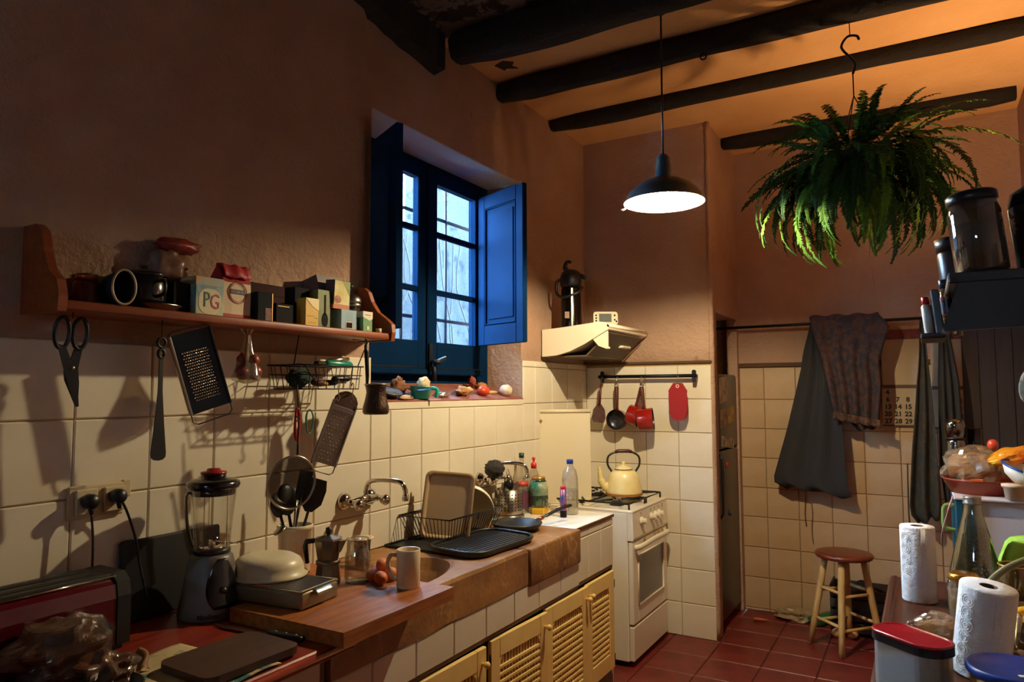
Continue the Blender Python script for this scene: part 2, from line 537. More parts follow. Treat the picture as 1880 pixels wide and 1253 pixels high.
# floor: terracotta tiles, one object each
floor = struct('floor', MB().box(-0.3, -2.2, -0.1, 2.75, YR + 0.12, -0.006), M_terra_joint)
fx = [0.60 + 0.29 * k for k in range(8)]
fy = [2.2 + 0.29 * k for k in range(11)] + [YR]
for i in range(7):
    for j in range(len(fy) - 1):
        me = tile_mesh(fx[i + 1] - fx[i] - 0.006, fy[j + 1] - fy[j] - 0.006, M_terra)
        o = link('floor_tile', me, None, floor, ((fx[i] + fx[i + 1]) / 2, (fy[j] + fy[j + 1]) / 2, -0.009 + random.uniform(-.0008, .0008)), (PI / 2, 0, 0))
        o.rotation_euler = (PI / 2 + random.uniform(-.003, .003), random.uniform(-.003, .003), 0)
part('floor_field', MB().box(-0.3, -2.1, -0.006, 2.6, 2.2, -0.001), M_terra, floor)
part('floor_field', MB().box(0.2, 2.2, -0.006, 0.597, YR, -0.001), M_terra, floor)

# ceiling beams: each a hewn log of its own
def beam(y, x0, x1, zb, w, h, label, seed, m=M_beam):
    mb = MB()
    n = 26; k = 10
    vs = []; fs = []
    for i in range(n + 1):
        x = x0 + (x1 - x0) * i / n
        e = min(1, 0.80 + 0.2 * min(i, n - i, 2) / 2)
        for a in range(k):
            t = 2 * PI * (a + 0.5) / k
            c, s_ = math.cos(t), math.sin(t)
            f = 1 / max(abs(c), abs(s_)) ** 0.75
            wob = 1 + 0.16 * noise.noise(Vector((x * 2.2 + seed, c * 1.2, s_ * 1.2 + seed)))
            drift = 0.016 * noise.noise(Vector((x * 1.1, seed, 1.0)))
            zz = h / 2 * s_ * f * wob * e + drift
            vs.append((x, w / 2 * c * f * wob * e + 1.2 * drift, min(zz, CEIL + 0.02 - (zb + h / 2))))
    for i in range(n):
        for a in range(k):
            a2 = (a + 1) % k
            fs.append((i * k + a, i * k + a2, (i + 1) * k + a2, (i + 1) * k + a))
    fs.append(tuple(range(k))); fs.append(tuple(range(n * k, n * k + k)))
    mb.add(vs, fs, True)
    return single('ceiling_beam', mb, m, label, 'beam', (0, y, zb + h / 2), group=None)
beam(2.79, 0.10, 2.6, 3.145, 0.17, 0.17, 'thickest black ceiling beam, nearest one, running out from above the window', 1.0)
beam(3.37, 0.0, 2.6, 3.185, 0.10, 0.115, 'second black ceiling beam, behind the lamp cord, with a small hook', 4.0)
beam(4.02, 0.0, 2.6, 3.225, 0.085, 0.085, 'third black ceiling beam, thin, passing just behind the hanging fern hook', 9.0)
beam(4.93, 0.88, 2.56, 3.225, 0.10, 0.10, 'farthest short ceiling beam behind the fern, from niche to right wall', 14.0)
# timber laid along the wall head above the window
mb = MB()
vs = []; fs = []
n = 14
for i in range(n + 1):
    y = 1.98 + 0.76 * i / n
    zb = 3.185 - 0.10 * max(0, (i - 2) / n) + 0.02 * noise.noise(Vector((i * .6, 2, 1)))
    xo = 0.10 - 0.03 * i / n + 0.015 * noise.noise(Vector((i * .5, 7, 1)))
    vs += [(0.004, y, zb), (xo, y, zb + 0.015), (xo, y, CEIL), (0.004, y, CEIL)]
for i in range(n):
    for a in range(4):
        fs.append((i * 4 + a, i * 4 + (a + 1) % 4, (i + 1) * 4 + (a + 1) % 4, (i + 1) * 4 + a))
fs += [(0, 1, 2, 3), (n * 4, n * 4 + 1, n * 4 + 2, n * 4 + 3)]
mb.add(vs, fs)
single('wall_timber', mb, M_beam, 'rough dark timber lying along the wall head, where the thickest beam ends', 'timber')
# small iron hook and ring under the second beam
t = thing('beam_hook', 'small dark iron ring screwed under the second beam, right of the lamp cord', 'hook', (1.164, 3.360, 3.184))
part('ring', MB().tube(arc((0, 0, -0.012), 0.014, 0, 2 * PI * 15 / 16, 15), 0.004, 6, True), M_beam, t)
part('screw', MB().tube([(0, 0, 0.0), (0, 0, 0.06)], 0.004, 6), M_beam, t)

# ================================================================== WINDOW
M_blue = mat('blue_paint', (3, 31, 60), 0.9, spec=0.04, col2=(3, 27, 54), vscale=5, bump=0.15, bscale=40)
M_pane = glass('window_glass', (235, 245, 250), 0.06)
M_iron = mat('dark_iron', (24, 26, 30), 0.5, 0.6)
XF = -0.22
win = thing('window_1', 'blue wooden casement window with open shutters above the sink', 'window', (0, 2.97, WZ0))
del win['label']; del win['category']
win['kind'] = 'structure'
oy, oz = 2.97, WZ0
def wb(mb, x0, y0, z0, x1, y1, z1, bev=0.0):
    return mb.box(x0, y0 - oy, z0 - oz, x1, y1 - oy, z1 - oz, bev)
fr = MB()
wb(fr, XF - 0.07, 2.30, WZ0 + 0.03, XF - 0.02, 2.44, WZ1); wb(fr, XF - 0.07, 3.49, WZ0 + 0.03, XF - 0.02, WY1, WZ1)
wb(fr, XF - 0.07, 2.44, 2.735, XF - 0.02, 3.49, WZ1); wb(fr, XF - 0.07, 2.44, WZ0 + 0.03, XF - 0.02, 3.49, 1.66)
part('window_frame', fr, M_blue, win)
part('pale_soffit', MB().box(-WT, 2.301 - oy, 2.782 - oz, -0.004, WY1 - 0.001 - oy, 2.788 - oz), plaster_mat('plaster_pale', (206, 200, 200), (190, 184, 184), bump=0.4), win)  # soffit sheet in a paler plaster than the walls
gl_b = MB()
zp0, zp1 = 1.81, 2.665
zm = [2.08, 2.395]
for k, (y0, y1) in enumerate(((2.44, 2.965), (2.975, 3.49))):
    cs = MB()
    ya, yb = (2.515, 2.885) if k == 0 else (3.052, 3.428)
    wb(cs, XF - 0.02, y0, 1.66, XF + 0.02, ya, 2.735, 0.004); wb(cs, XF - 0.02, yb, 1.66, XF + 0.02, y1, 2.735, 0.004)
    wb(cs, XF - 0.02, ya, zp1, XF + 0.02, yb, 2.735); wb(cs, XF - 0.02, ya, 1.66, XF + 0.02, yb, zp0)
    wb(cs, XF - 0.02, y0, 1.635, XF + 0.035, y1, 1.668, 0.006)
    cso = part('casement', cs, M_blue, win)
    for z in zm:
        part('muntin', wb(MB(), XF - 0.015, ya, z - 0.014, XF + 0.015, yb, z + 0.014, 0.003), M_blue, cso)
    for z0, z1 in ((zp0, zm[0]), (zm[0], zm[1]), (zm[1], zp1)):
        part('pane', wb(MB(), XF - 0.003, ya, z0, XF + 0.001, yb, z1), M_pane, cso)
# meeting bead and bolt
bd = MB(); wb(bd, XF + 0.018, 2.952, 1.64, XF + 0.034, 2.985, 2.735, 0.005)
part('meeting_bead', bd, M_blue, win)
gv = MB(); wb(gv, XF + 0.018, 2.44, 1.668, XF + 0.030, 3.49, 1.676, 0.002)
part('drip_moulding', gv, M_iron, win)
lt = MB()
wb(lt, XF + 0.034, 2.955, 1.66, XF + 0.045, 2.985, 1.80, 0.003)
lt.tube([(XF + 0.05, 2.97 - oy, 1.70 - oz), (XF + 0.085, 2.97 - oy, 1.70 - oz)], 0.014, 8)
lt.tube([(XF + 0.082, 2.945 - oy, 1.70 - oz), (XF + 0.085, 2.97 - oy, 1.70 - oz), (XF + 0.085, 3.04 - oy, 1.725 - oz)], [0.010, 0.016, 0.010], 8)
lt.tube([(XF + 0.06, 2.965 - oy, 1.70 - oz), (XF + 0.075, 2.96 - oy, 1.60 - oz)], [0.014, 0.010], 8)
part('latch', lt, M_iron, win)
# sill
M_sill = mat('sill_terracotta', (150, 92, 78), 0.7, col2=(120, 70, 58), vscale=12, bump=0.4, bscale=30)
sp = [(-WT, 1.585), (XF - 0.02, 1.592), (0.006, 1.508), (0.006, 1.475), (-WT, 1.475)]
part('window_sill', MB().prism([(x, z - oz) for x, z in sp], 'y', 2.30 - oy, WY1 - oy), M_sill, win)
# shutters, hinged on the frame and swung into the room
def shutter(hy, fy_, fx_, name_lab):
    h = Vector((-0.185, hy, 0)); e = Vector((fx_, fy_, 0))
    d = (e - h); L = d.length; ang = math.atan2(d.y, d.x)
    s = part('shutter', MB().box(0, -0.016, 0, 0.06, 0.016, 0.87, 0.003).box(L - 0.06, -0.016, 0, L, 0.016, 0.87, 0.003)
             .box(0.06, -0.016, 0, L - 0.06, 0.016, 0.11, 0.003).box(0.06, -0.016, 0.79, L - 0.06, 0.016, 0.87, 0.003), M_blue, win,
             (h.x, h.y - oy, 1.812 - oz), (0, 0, ang))
    part('panel', MB().box(0.06, -0.006, 0.11, L - 0.06, 0.006, 0.79).box(0.085, -0.012, 0.14, L - 0.085, 0.012, 0.76, 0.008), M_blue, s)
    mo = MB()
    for q in (-1, 1):
        y = q * 0.012
        mo.tube([(0.066, y, 0.116), (L - 0.066, y, 0.116), (L - 0.066, y, 0.784), (0.066, y, 0.784)], 0.006, 6, True)
    part('moulding', mo, M_blue, s)
    hg = MB()
    for z in (0.10, 0.77):
        hg.tube([(-0.004, 0, z - 0.03), (-0.004, 0, z + 0.03)], 0.007, 8)
    part('hinge', hg, M_iron, s)
    return s
shutter(3.455, 3.305, 0.197, '')
shutter(2.46, 2.282, 0.166, '')
# iron grille outside
gr = thing('window_grille', 'iron bars fixed outside the blue window panes', 'grille', (-0.38, 2.97, 1.6))
for y in (2.56, 2.76, 2.97, 3.19, 3.38):
    part('bar', MB().tube([(0, y - 2.97, -0.20), (0, y - 2.97, 1.35)], 0.008, 8), M_iron, gr)
for z in (0.36, 0.95):
    part('crossbar', MB().box(-0.004, -0.868, z - 0.009, 0.004, 1.078, z + 0.009), M_iron, gr)
part('scroll', MB().tube(spl([(0.01, 0.12, 0.62), (0.01, 0.17, 0.85), (0.01, 0.14, 0.98), (0.01, 0.10, 0.93), (0.01, 0.13, 0.88)]), 0.006, 6), M_iron, gr)
# pale rough wall of the yard outside, open to the dusk sky
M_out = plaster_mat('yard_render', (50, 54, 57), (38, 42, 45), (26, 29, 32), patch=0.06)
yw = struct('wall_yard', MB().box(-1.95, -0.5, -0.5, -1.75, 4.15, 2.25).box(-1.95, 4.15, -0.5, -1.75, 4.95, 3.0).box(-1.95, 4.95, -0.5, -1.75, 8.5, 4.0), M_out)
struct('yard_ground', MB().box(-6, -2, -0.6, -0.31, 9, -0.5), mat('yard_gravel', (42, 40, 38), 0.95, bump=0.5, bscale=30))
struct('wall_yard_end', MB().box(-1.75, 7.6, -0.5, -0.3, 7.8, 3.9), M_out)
# dry climber stems against the yard wall
st = MB()
for k in range(14):
    y = 4.6 + 0.16 * k + random.uniform(-.08, .08)
    pts = [(-1.73, y, -0.5)]
    for j in range(1, 8):
        pts.append((-1.72 + random.uniform(0, .05), y + random.uniform(-.2, .2), -0.5 + j * 0.5))
    st.tube(spl(pts, 4), 0.007, 5)
single('climber', st, mat('dry_stem', (44, 40, 38), 0.9), 'bare stems of a climber on the yard wall outside the window', 'plant')

# ================================================================== PENDANT LAMP
M_enam_dk = mat('enamel_dark', (34, 46, 50), 0.4)
M_enam_w = mat('enamel_white', (225, 218, 200), 0.35)
M_black = mat('black_plastic', (16, 18, 20), 0.4)
LZ = 2.392
lamp = thing('pendant_lamp', 'dark enamel dome pendant lamp, switched on, hanging over the cooker end', 'lamp', (1.053, 3.05, LZ))
outer = [(0.030, 0.205), (0.030, 0.19), (0.034, 0.16), (0.0365, 0.118), (0.05, 0.108), (0.085, 0.098), (0.125, 0.075), (0.155, 0.045), (0.170, 0.012), (0.179, 0.0)]
part('lamp_shade', MB().lathe_open([(0.004, 0.222), (0.018, 0.220)] + outer, 40), M_enam_dk, lamp)
part('shade_lining', MB().lathe_open([(0.0, 0.10), (0.035, 0.100), (0.083, 0.093), (0.123, 0.071), (0.153, 0.042), (0.168, 0.010), (0.1785, -0.0005)], 40), M_enam_w, lamp)
part('cord', MB().tube([(0, 0, 0.22), (0.0, 0, 0.5), (0.002, 0, CEIL - LZ)], 0.0045, 6), M_black, lamp)
part('ceiling_cup', MB().lathe([(0.0, CEIL - LZ - 0.03), (0.02, CEIL - LZ - 0.028), (0.03, CEIL - LZ)], 14), M_black, lamp)
M_bulb = mat('bulb_glow', (255, 208, 140), 0.5)
M_bulb.node_tree.nodes['Principled BSDF'].inputs['Emission Color'].default_value = (*LAMP_COL, 1)
M_bulb.node_tree.nodes['Principled BSDF'].inputs['Emission Strength'].default_value = LAMP_STRENGTH
part('bulb', MB().ell((0, 0, 0.048), (0.021, 0.021, 0.024), 16, 10), M_bulb, lamp)
part('shade_clip', MB().tube([(-0.176, -0.01, -0.002), (-0.19, -0.012, -0.012), (-0.198, -0.014, -0.008)], 0.004, 6), M_enam_w, lamp)
# second lamp of the room, out of the picture to the right: a wall uplight beyond the shelf
upl = thing('wall_lamp', 'bowl-shaped wall uplighter on the right wall, beyond the frame', 'lamp', (2.53, 3.75, 1.95))
part('bowl', MB().lathe_open([(0.0, -0.06), (0.04, -0.05), (0.06, 0.0), (0.070, 0.055)], 20), M_enam_dk, upl, solid=0.004)
part('bracket', MB().box(0.05, -0.02, -0.05, 0.069, 0.02, 0.02, 0.004), M_enam_dk, upl)
M_bulb2 = mat('bulb_glow_two', (255, 208, 140), 0.5)
M_bulb2.node_tree.nodes['Principled BSDF'].inputs['Emission Color'].default_value = (*SCONCE_COL, 1)
M_bulb2.node_tree.nodes['Principled BSDF'].inputs['Emission Strength'].default_value = SCONCE_STRENGTH
part('bulb', MB().ell((0, 0, 0.01), (0.03, 0.03, 0.035), 14, 8), M_bulb2, upl)

# ================================================================== COUNTER RUN
ZC = 0.89
M_base = mat('masonry_base', (120, 96, 70), 0.95, bump=0.5, bscale=30)
M_yellow = mat('yellow_paint', (244, 214, 138), 0.45, col2=(236, 202, 124), vscale=4, bump=0.1, bscale=60)
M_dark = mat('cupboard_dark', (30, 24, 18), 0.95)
base = thing('masonry_counter', 'low rough masonry block that carries the stone sink', 'counter', (0, 0, 0))
part('body', MB().box(0.002, 0.2, 0.0, 0.498, 3.148, 0.742), M_base, base)
fas = thing('tile_fascia', 'row of cream tiles between the stone sink and the lattice doors', 'fascia', (0, 0, 0))
part('backing', MB().box(0.500, 1.42, 0.622, 0.562, 3.148, 0.742), M_base, fas)
cy = [1.466, 1.678, 1.889, 2.104, 2.316, 2.528, 2.740, 2.951, 3.15]
tiles(fas, cy, [0.622, 0.742], lambda u, v: (0.563, u, v), RX, M_tile)
part('door_head', MB().box(0.52, 1.42, 0.606, 0.566, 3.148, 0.622, 0.003), M_base, fas)
pier = thing('tiled_counter', 'cream tiled end of the counter under the white worktop', 'counter', (0, 0, 0))
part('body', MB().box(0.012, 3.152, 0.622, 0.545, 3.62, 0.868).box(0.012, 3.152, 0.0, 0.48, 3.62, 0.622), M_base, pier)
part('door_head', MB().box(0.50, 3.152, 0.604, 0.548, 3.62, 0.622), M_base, pier)
tiles(pier, [3.152, 3.30, 3.455, 3.62], [0.622, 0.832, 0.870], lambda u, v: (0.546, u, v), RX, M_tile)
part('end_face', MB().box(0.012, 3.621, 0.0, 0.545, 3.628, 0.868), M_tile, pier)
blk = thing('tiled_counter', 'tiled block under the red countertop at the left', 'counter', (0, 0, 0))
part('body', MB().box(0.002, 0.2, 0.744, 0.56, 1.49, 0.852), M_base, blk)
tiles(blk, [0.40, 0.62, 0.832, 1.043, 1.254, 1.466], [0.745, 0.85], lambda u, v: (0.563, u, v), RX, M_tile)

cab = thing('sink_cupboard', 'pale yellow cupboard with lattice doors under the stone sink', 'cupboard', (0, 0, 0))
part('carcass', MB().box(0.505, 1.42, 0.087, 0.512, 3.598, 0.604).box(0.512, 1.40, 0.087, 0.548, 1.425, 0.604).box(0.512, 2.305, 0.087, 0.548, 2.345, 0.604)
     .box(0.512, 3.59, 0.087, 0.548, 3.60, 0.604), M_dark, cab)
part('plinth', MB().box(0.505, 1.42, 0.0, 0.545, 3.60, 0.085), M_base, cab)
def lattice_door(y0, y1, hinge, ang, knob_y, z0=0.10, z1=0.600):
    w = y1 - y0
    sw = 0.062
    # local: x = out of the face, y along the door from its hinge
    d = -1 if hinge == 'R' else 1
    px = y1 if hinge == 'R' else y0
    th = 0.018
    fr = MB()
    top, bot = 0.075, 0.085
    H = z1 - z0
    def ybox(mb, ya, yb, za, zb, xa, xb, bev=0.0):
        return mb.box(xa, min(ya * d, yb * d), za, xb, max(ya * d, yb * d), zb, bev)
    ybox(fr, 0, sw, 0, H, -th / 2, th / 2, 0.003); ybox(fr, w - sw, w, 0, H, -th / 2, th / 2, 0.003)
    ybox(fr, sw - .001, w - sw + .001, 0, bot, -th / 2, th / 2, 0.003); ybox(fr, sw - .001, w - sw + .001, H - top, H, -th / 2, th / 2, 0.003)
    # arched corners of the opening
    for c in (sw, w - sw):
        q = 1 if c == sw else -1
        tri = [(d * c, H - top), (d * (c + q * 0.035), H - top), (d * (c + q * 0.016), H - top - 0.008), (d * (c + q * 0.006), H - top - 0.02), (d * c, H - top - 0.04)]
        fr.prism(tri, 'x', -th / 2 + .001, th / 2 - .002)
    door = part('door', fr, M_yellow, cab, (0.562, px, z0), (0, 0, ang))
    ins_w = w - 2 * sw
    n = 11
    za, zb = bot, H - top
    pitch_ = (zb - za - 0.03) / n
    key = ('slat', round(ins_w, 3))
    if key not in _tm:
        me = MB().box(-0.004, -ins_w / 2 - .004, -pitch_ * 0.25, 0.005, ins_w / 2 + .004, pitch_ * 0.25, 0.002).mesh('slat')
        me.materials.append(M_yellow); _tm[key] = me
    for k in range(n):
        link('slat', _tm[key], None, door, (0.001, d * w / 2, za + pitch_ * (k + 0.5)))
    nb = max(6, int(ins_w / 0.021))
    vb = MB()
    for k in range(nb):
        y = sw + ins_w * (k + 0.5) / nb
        ybox(vb, y - 0.0048, y + 0.0048, za, zb, -0.006, 0.001)
    o = part('lattice_bars', vb, M_yellow, door)
    o['kind'] = 'stuff'
    kb = MB().lathe([(0.006, 0.0), (0.006, 0.008), (0.012, 0.016), (0.0135, 0.024), (0.009, 0.031), (0.0, 0.033)], 14, M=Matrix.Translation((th / 2, d * abs(knob_y - px), H - 0.055)) @ Matrix.Rotation(PI / 2, 4, 'Y'))
    part('knob', kb, M_yellow, door)
    hg = MB()
    for z in (0.05, H - 0.07):
        hg.tube([(th / 2 - .002, -0.003 * d, z - 0.02), (th / 2 - .002, -0.003 * d, z + 0.02)], 0.004, 6)
    part('hinge', hg, M_iron, door)
    return door
lattice_door(1.43, 1.862, 'L', 0.0, 1.84)
lattice_door(1.868, 2.300, 'L', -0.03, 2.27)
lattice_door(2.352, 2.782, 'L', -0.05, 2.755)
lattice_door(2.806, 3.236, 'L', -0.02, 3.212)
lattice_door(3.242, 3.588, 'R', 0.0, 3.268)

# stone sink
def stone_mat():
    m = mat('brown_stone', (168, 120, 66), 0.6, bump=0.6, bscale=14, col2=(112, 72, 44), vscale=4, vdet=8, bdist=0.008)
    nt = m.node_tree; N, L = nt.nodes, nt.links
    p = N['Principled BSDF']
    src = p.inputs['Base Color'].links[0].from_socket
    tc = N.new('ShaderNodeTexCoord')
    nz = N.new('ShaderNodeTexNoise'); nz.inputs['Scale'].default_value = 2.6; nz.inputs['Detail'].default_value = 6
    L.new(tc.outputs['Object'], nz.inputs['Vector'])
    sb = N.new('ShaderNodeMath'); sb.operation = 'SUBTRACT'; sb.inputs[1].default_value = 0.5
    L.new(nz.outputs['Fac'], sb.inputs[0])
    ab = N.new('ShaderNodeMath'); ab.operation = 'ABSOLUTE'; L.new(sb.outputs[0], ab.inputs[0])
    cr = N.new('ShaderNodeValToRGB'); cr.color_ramp.elements[0].position = 0.002; cr.color_ramp.elements[1].position = 0.009
    cr.color_ramp.elements[0].color = (0.6, 0.6, 0.6, 1); cr.color_ramp.elements[1].color = (0, 0, 0, 1)
    L.new(ab.outputs[0], cr.inputs['Fac'])
    mx = N.new('ShaderNodeMix'); mx.data_type = 'RGBA'
    L.new(cr.outputs['Color'], mx.inputs['Factor']); L.new(src, mx.inputs[6]); mx.inputs[7].default_value = lin((186, 146, 98))
    L.new(mx.outputs[2], p.inputs['Base Color'])
    return m
M_stone = stone_mat()
sink = thing('stone_sink', 'long brown stone sink slab with a carved oval basin', 'sink', (0, 0, 0))
mb = MB()
cx0, cy0, rx, ry = 0.325, 1.985, 0.185, 0.36
X0, X1, Y0_, Y1_ = 0.002, 0.575, 1.50, 2.64
N_ = 48
def rect_pt(a):
    c, s_ = math.cos(a), math.sin(a)
    t = 1e9
    for dd, lo, hi, o in ((c, X0, X1, cx0), (s_, Y0_, Y1_, cy0)):
        if dd > 1e-9: t = min(t, (hi - o) / dd)
        elif dd < -1e-9: t = min(t, (lo - o) / dd)
    return (cx0 + c * t, cy0 + s_ * t)
angs = sorted(set([2 * PI * k / N_ for k in range(N_)] + [math.atan2(y - cy0, x - cx0) % (2 * PI) for x in (X0, X1) for y in (Y0_, Y1_)]))
n = len(angs)
rings = []
zw = lambda x, y: 0.004 * noise.noise(Vector((x * 9, y * 9, 4)))
rings.append([(*rect_pt(a), 0.745 + 0.008 * noise.noise(Vector((rect_pt(a)[1] * 6, 1, 1)))) for a in angs])
rings.append([(*rect_pt(a), ZC - 0.012) for a in angs])
def inset(p, e): return (p[0] + (cx0 - p[0]) * e, p[1] + (cy0 - p[1]) * e)
rings.append([(*inset(rect_pt(a), 0.025), ZC + zw(*rect_pt(a))) for a in angs])
for f, z in ((1.06, ZC), (1.0, ZC - 0.006), (0.93, ZC - 0.05), (0.82, ZC - 0.095), (0.5, ZC - 0.115), (0.1, ZC - 0.12)):
    rings.append([(cx0 + rx * f * math.cos(a), cy0 + ry * f * math.sin(a), z) for a in angs])
vs = [p for r in rings for p in r]
fs = []
for i in range(len(rings) - 1):
    for k in range(n):
        k2 = (k + 1) % n
        fs.append((i * n + k, i * n + k2, (i + 1) * n + k2, (i + 1) * n + k))
fs.append(tuple(range((len(rings) - 1) * n, len(rings) * n)))
mb.add(vs, fs, False)
part('basin_block', mb, M_stone, sink)
part('drain', MB().lathe([(0.0, 0), (0.025, 0.0), (0.028, 0.004), (0.022, 0.005)], 16, (cx0 + .02, cy0 + .1, ZC - 0.119)), M_iron, sink)
def slab_fn(u, v):
    pass
mb = MB().box(0.002, 2.643, 0.732, 0.586, 3.145, ZC, 0.010, seg=2)
part('drainer_block', mb, M_stone, sink)
# white worktop slab between sink and cooker
M_formica = mat('white_laminate', (238, 232, 216), 0.35)
wt = thing('worktop', 'short white worktop between the stone sink and the cooker', 'worktop', (0.0, 3.15, 0.872))
part('top', MB().box(0.002, 0, 0, 0.556, 0.475, 0.018, 0.003), M_formica, wt)
part('edge_strip', MB().box(0.556, 0, 0.002, 0.560, 0.475, 0.015), mat('edge_brown', (86, 50, 34), 0.5), wt)

# red wooden countertop
M_red_wood = mat('red_varnish', (124, 38, 28), 0.3, col2=(158, 60, 38), vscale=3, stretch=(18, 1.2, 6), vdet=6, coat=0.3, bump=0.1, bscale=30)
ct = thing('countertop', 'dark red varnished wooden countertop at the left, with a brass-edged front', 'worktop', (0, 0, ZC - 0.036))
part('top', MB().box(0.002, 0.2, 0, 0.668, 1.494, 0.036, 0.004), M_red_wood, ct)
part('edge_bead', MB().tube([(0.668, 0.2, 0.02), (0.668, 1.494, 0.02)], 0.010, 8), M_red_wood, ct)
# drawer front below it
dw = thing('drawer_unit', 'plain cream drawer fronts under the red countertop', 'cupboard', (0.576, 0.9, 0.0))
part('body', MB().box(-0.07, -0.5, 0.0, -0.012, 0.51, 0.62), M_base, dw)
for k, (y0, y1) in enumerate(((-0.48, -0.02), (0.02, 0.48))):
    d_ = part('drawer', MB().box(-0.012, y0, 0.45, 0.006, y1, 0.61, 0.003), M_yellow, dw)
    part('knob', MB().ell((0.018, (y0 + y1) / 2, 0.53), (0.013, 0.013, 0.013), 12, 8), M_yellow, d_)
    part('door', MB().box(-0.012, y0, 0.10, 0.006, y1, 0.44, 0.003), M_yellow, dw)

# ================================================================== COOKER
M_cook = mat('cooker_white', (236, 228, 208), 0.3)
M_cook_g = glass('oven_glass', (92, 80, 66), 0.10, 0.4, dens=0.7)
M_grate = mat('cast_iron', (18, 18, 20), 0.55, bump=0.3, bscale=80)
ck = thing('gas_cooker', 'white gas cooker with an oven, standing against the tiled back wall', 'cooker', (0, 3.86, 0))
DX, DY, DZ = 0.575, 0.615, 0.865
part('body', MB().box(0.05, 0.0, 0.03, DX - 0.03, DY, DZ - 0.01, 0.004), M_cook, ck)
part('hob_plate', MB().box(0.03, 0.0, DZ - 0.012, DX + 0.003, DY, DZ + 0.004, 0.004), M_cook, ck)
pan_ = [(DX - 0.03, 0.70), (DX + 0.002, 0.70), (DX + 0.008, 0.715), (DX + 0.002, DZ - 0.012), (DX - 0.03, DZ - 0.012)]
cp = part('control_panel', MB().prism(pan_, 'y', 0.0, DY), M_cook, ck)
for k, y in enumerate((0.13, 0.30, 0.37, 0.44)):
    kb = part('control_knob', MB().lathe([(0.024, 0), (0.024, 0.008), (0.017, 0.012), (0.015, 0.030), (0.0, 0.031)], 18, M=Matrix.Translation((DX + 0.006, y, 0.795)) @ Matrix.Rotation(PI / 2, 4, 'Y'))
              .box(DX + 0.03, y - 0.004, 0.778, DX + 0.042, y + 0.004, 0.812, 0.002), M_cook, cp)
mk = MB()
for y in (0.13, 0.30, 0.37, 0.44, 0.52):
    mk.box(DX + 0.0015, y - 0.006, 0.838, DX + 0.0052, y + 0.006, 0.841)
    mk.box(DX + 0.0015, y - 0.003, 0.826, DX + 0.0062, y + 0.003, 0.829)
part('panel_marks', mk, mat('mark_grey', (120, 112, 100), 0.6), cp)
od = MB()
ox = DX - 0.028
od.box(ox, 0.004, 0.235, DX, 0.09, 0.69, 0.004).box(ox, DY - 0.09, 0.235, DX, DY - 0.004, 0.69, 0.004).box(ox, 0.09, 0.235, DX, DY - 0.09, 0.33, 0.004).box(ox, 0.09, 0.60, DX, DY - 0.09, 0.69, 0.004)
odr = part('oven_door', od, M_cook, ck)
part('oven_window', MB().box(ox + 0.012, 0.09, 0.33, DX - 0.004, DY - 0.09, 0.60), M_cook_g, odr)
part('window_frame', MB().tube([(DX + 0.001, 0.085, 0.326), (DX + 0.001, DY - 0.085, 0.326), (DX + 0.001, DY - 0.085, 0.604), (DX + 0.001, 0.085, 0.604)], 0.007, 6, True), M_cook, odr)
part('oven_handle', MB().tube(spl([(DX, 0.03, 0.655), (DX + 0.03, 0.08, 0.664), (DX + 0.036, DY / 2, 0.672), (DX + 0.03, DY - 0.08, 0.664), (DX, DY - 0.03, 0.655)]), 0.012, 8, flat=1.4), M_cook, odr)
part('oven_cavity', MB().box(DX - 0.0295, 0.09, 0.33, DX - 0.026, DY - 0.09, 0.60), M_dark, ck)
part('plinth_drawer', MB().box(ox, 0.004, 0.035, DX, DY - 0.004, 0.222, 0.004), M_cook, ck)
part('feet', MB().box(0.06, 0.02, 0.0, DX - 0.06, DY - 0.02, 0.03), M_dark, ck)
gt = MB()
for c in ((0.18, 0.16), (0.18, 0.455), (0.42, 0.16), (0.42, 0.455)):
    part('burner', MB().lathe([(0.0, 0.0), (0.042, 0.0), (0.045, 0.012), (0.034, 0.016), (0.03, 0.022), (0.0, 0.024)], 20, (c[0], c[1], DZ + 0.004)), M_grate, ck)
for y0 in (0.03, 0.32):
    g = MB()
    y1 = y0 + 0.265; z = DZ + 0.036
    g.tube([(0.06, y0, z), (0.545, y0, z), (0.545, y1, z), (0.06, y1, z)], 0.006, 6, True)
    for c in (0.18, 0.42):
        for k in range(4):
            a = PI / 4 + k * PI / 2
            ym = (y0 + y1) / 2
            g.tube([(c + 0.03 * math.cos(a), ym + 0.03 * math.sin(a), z + 0.003), (c + 0.155 * math.cos(a) * 0.76, ym + 0.17 * math.sin(a), z)], 0.006, 6)
    g.tube([(0.30, y0, z), (0.30, y1, z)], 0.006, 6)
    for x in (0.06, 0.545):
        for y in (y0, y1):
            g.tube([(x, y, DZ + 0.003), (x, y, z)], 0.006, 6)
    part('pan_grate', g, M_grate, ck)

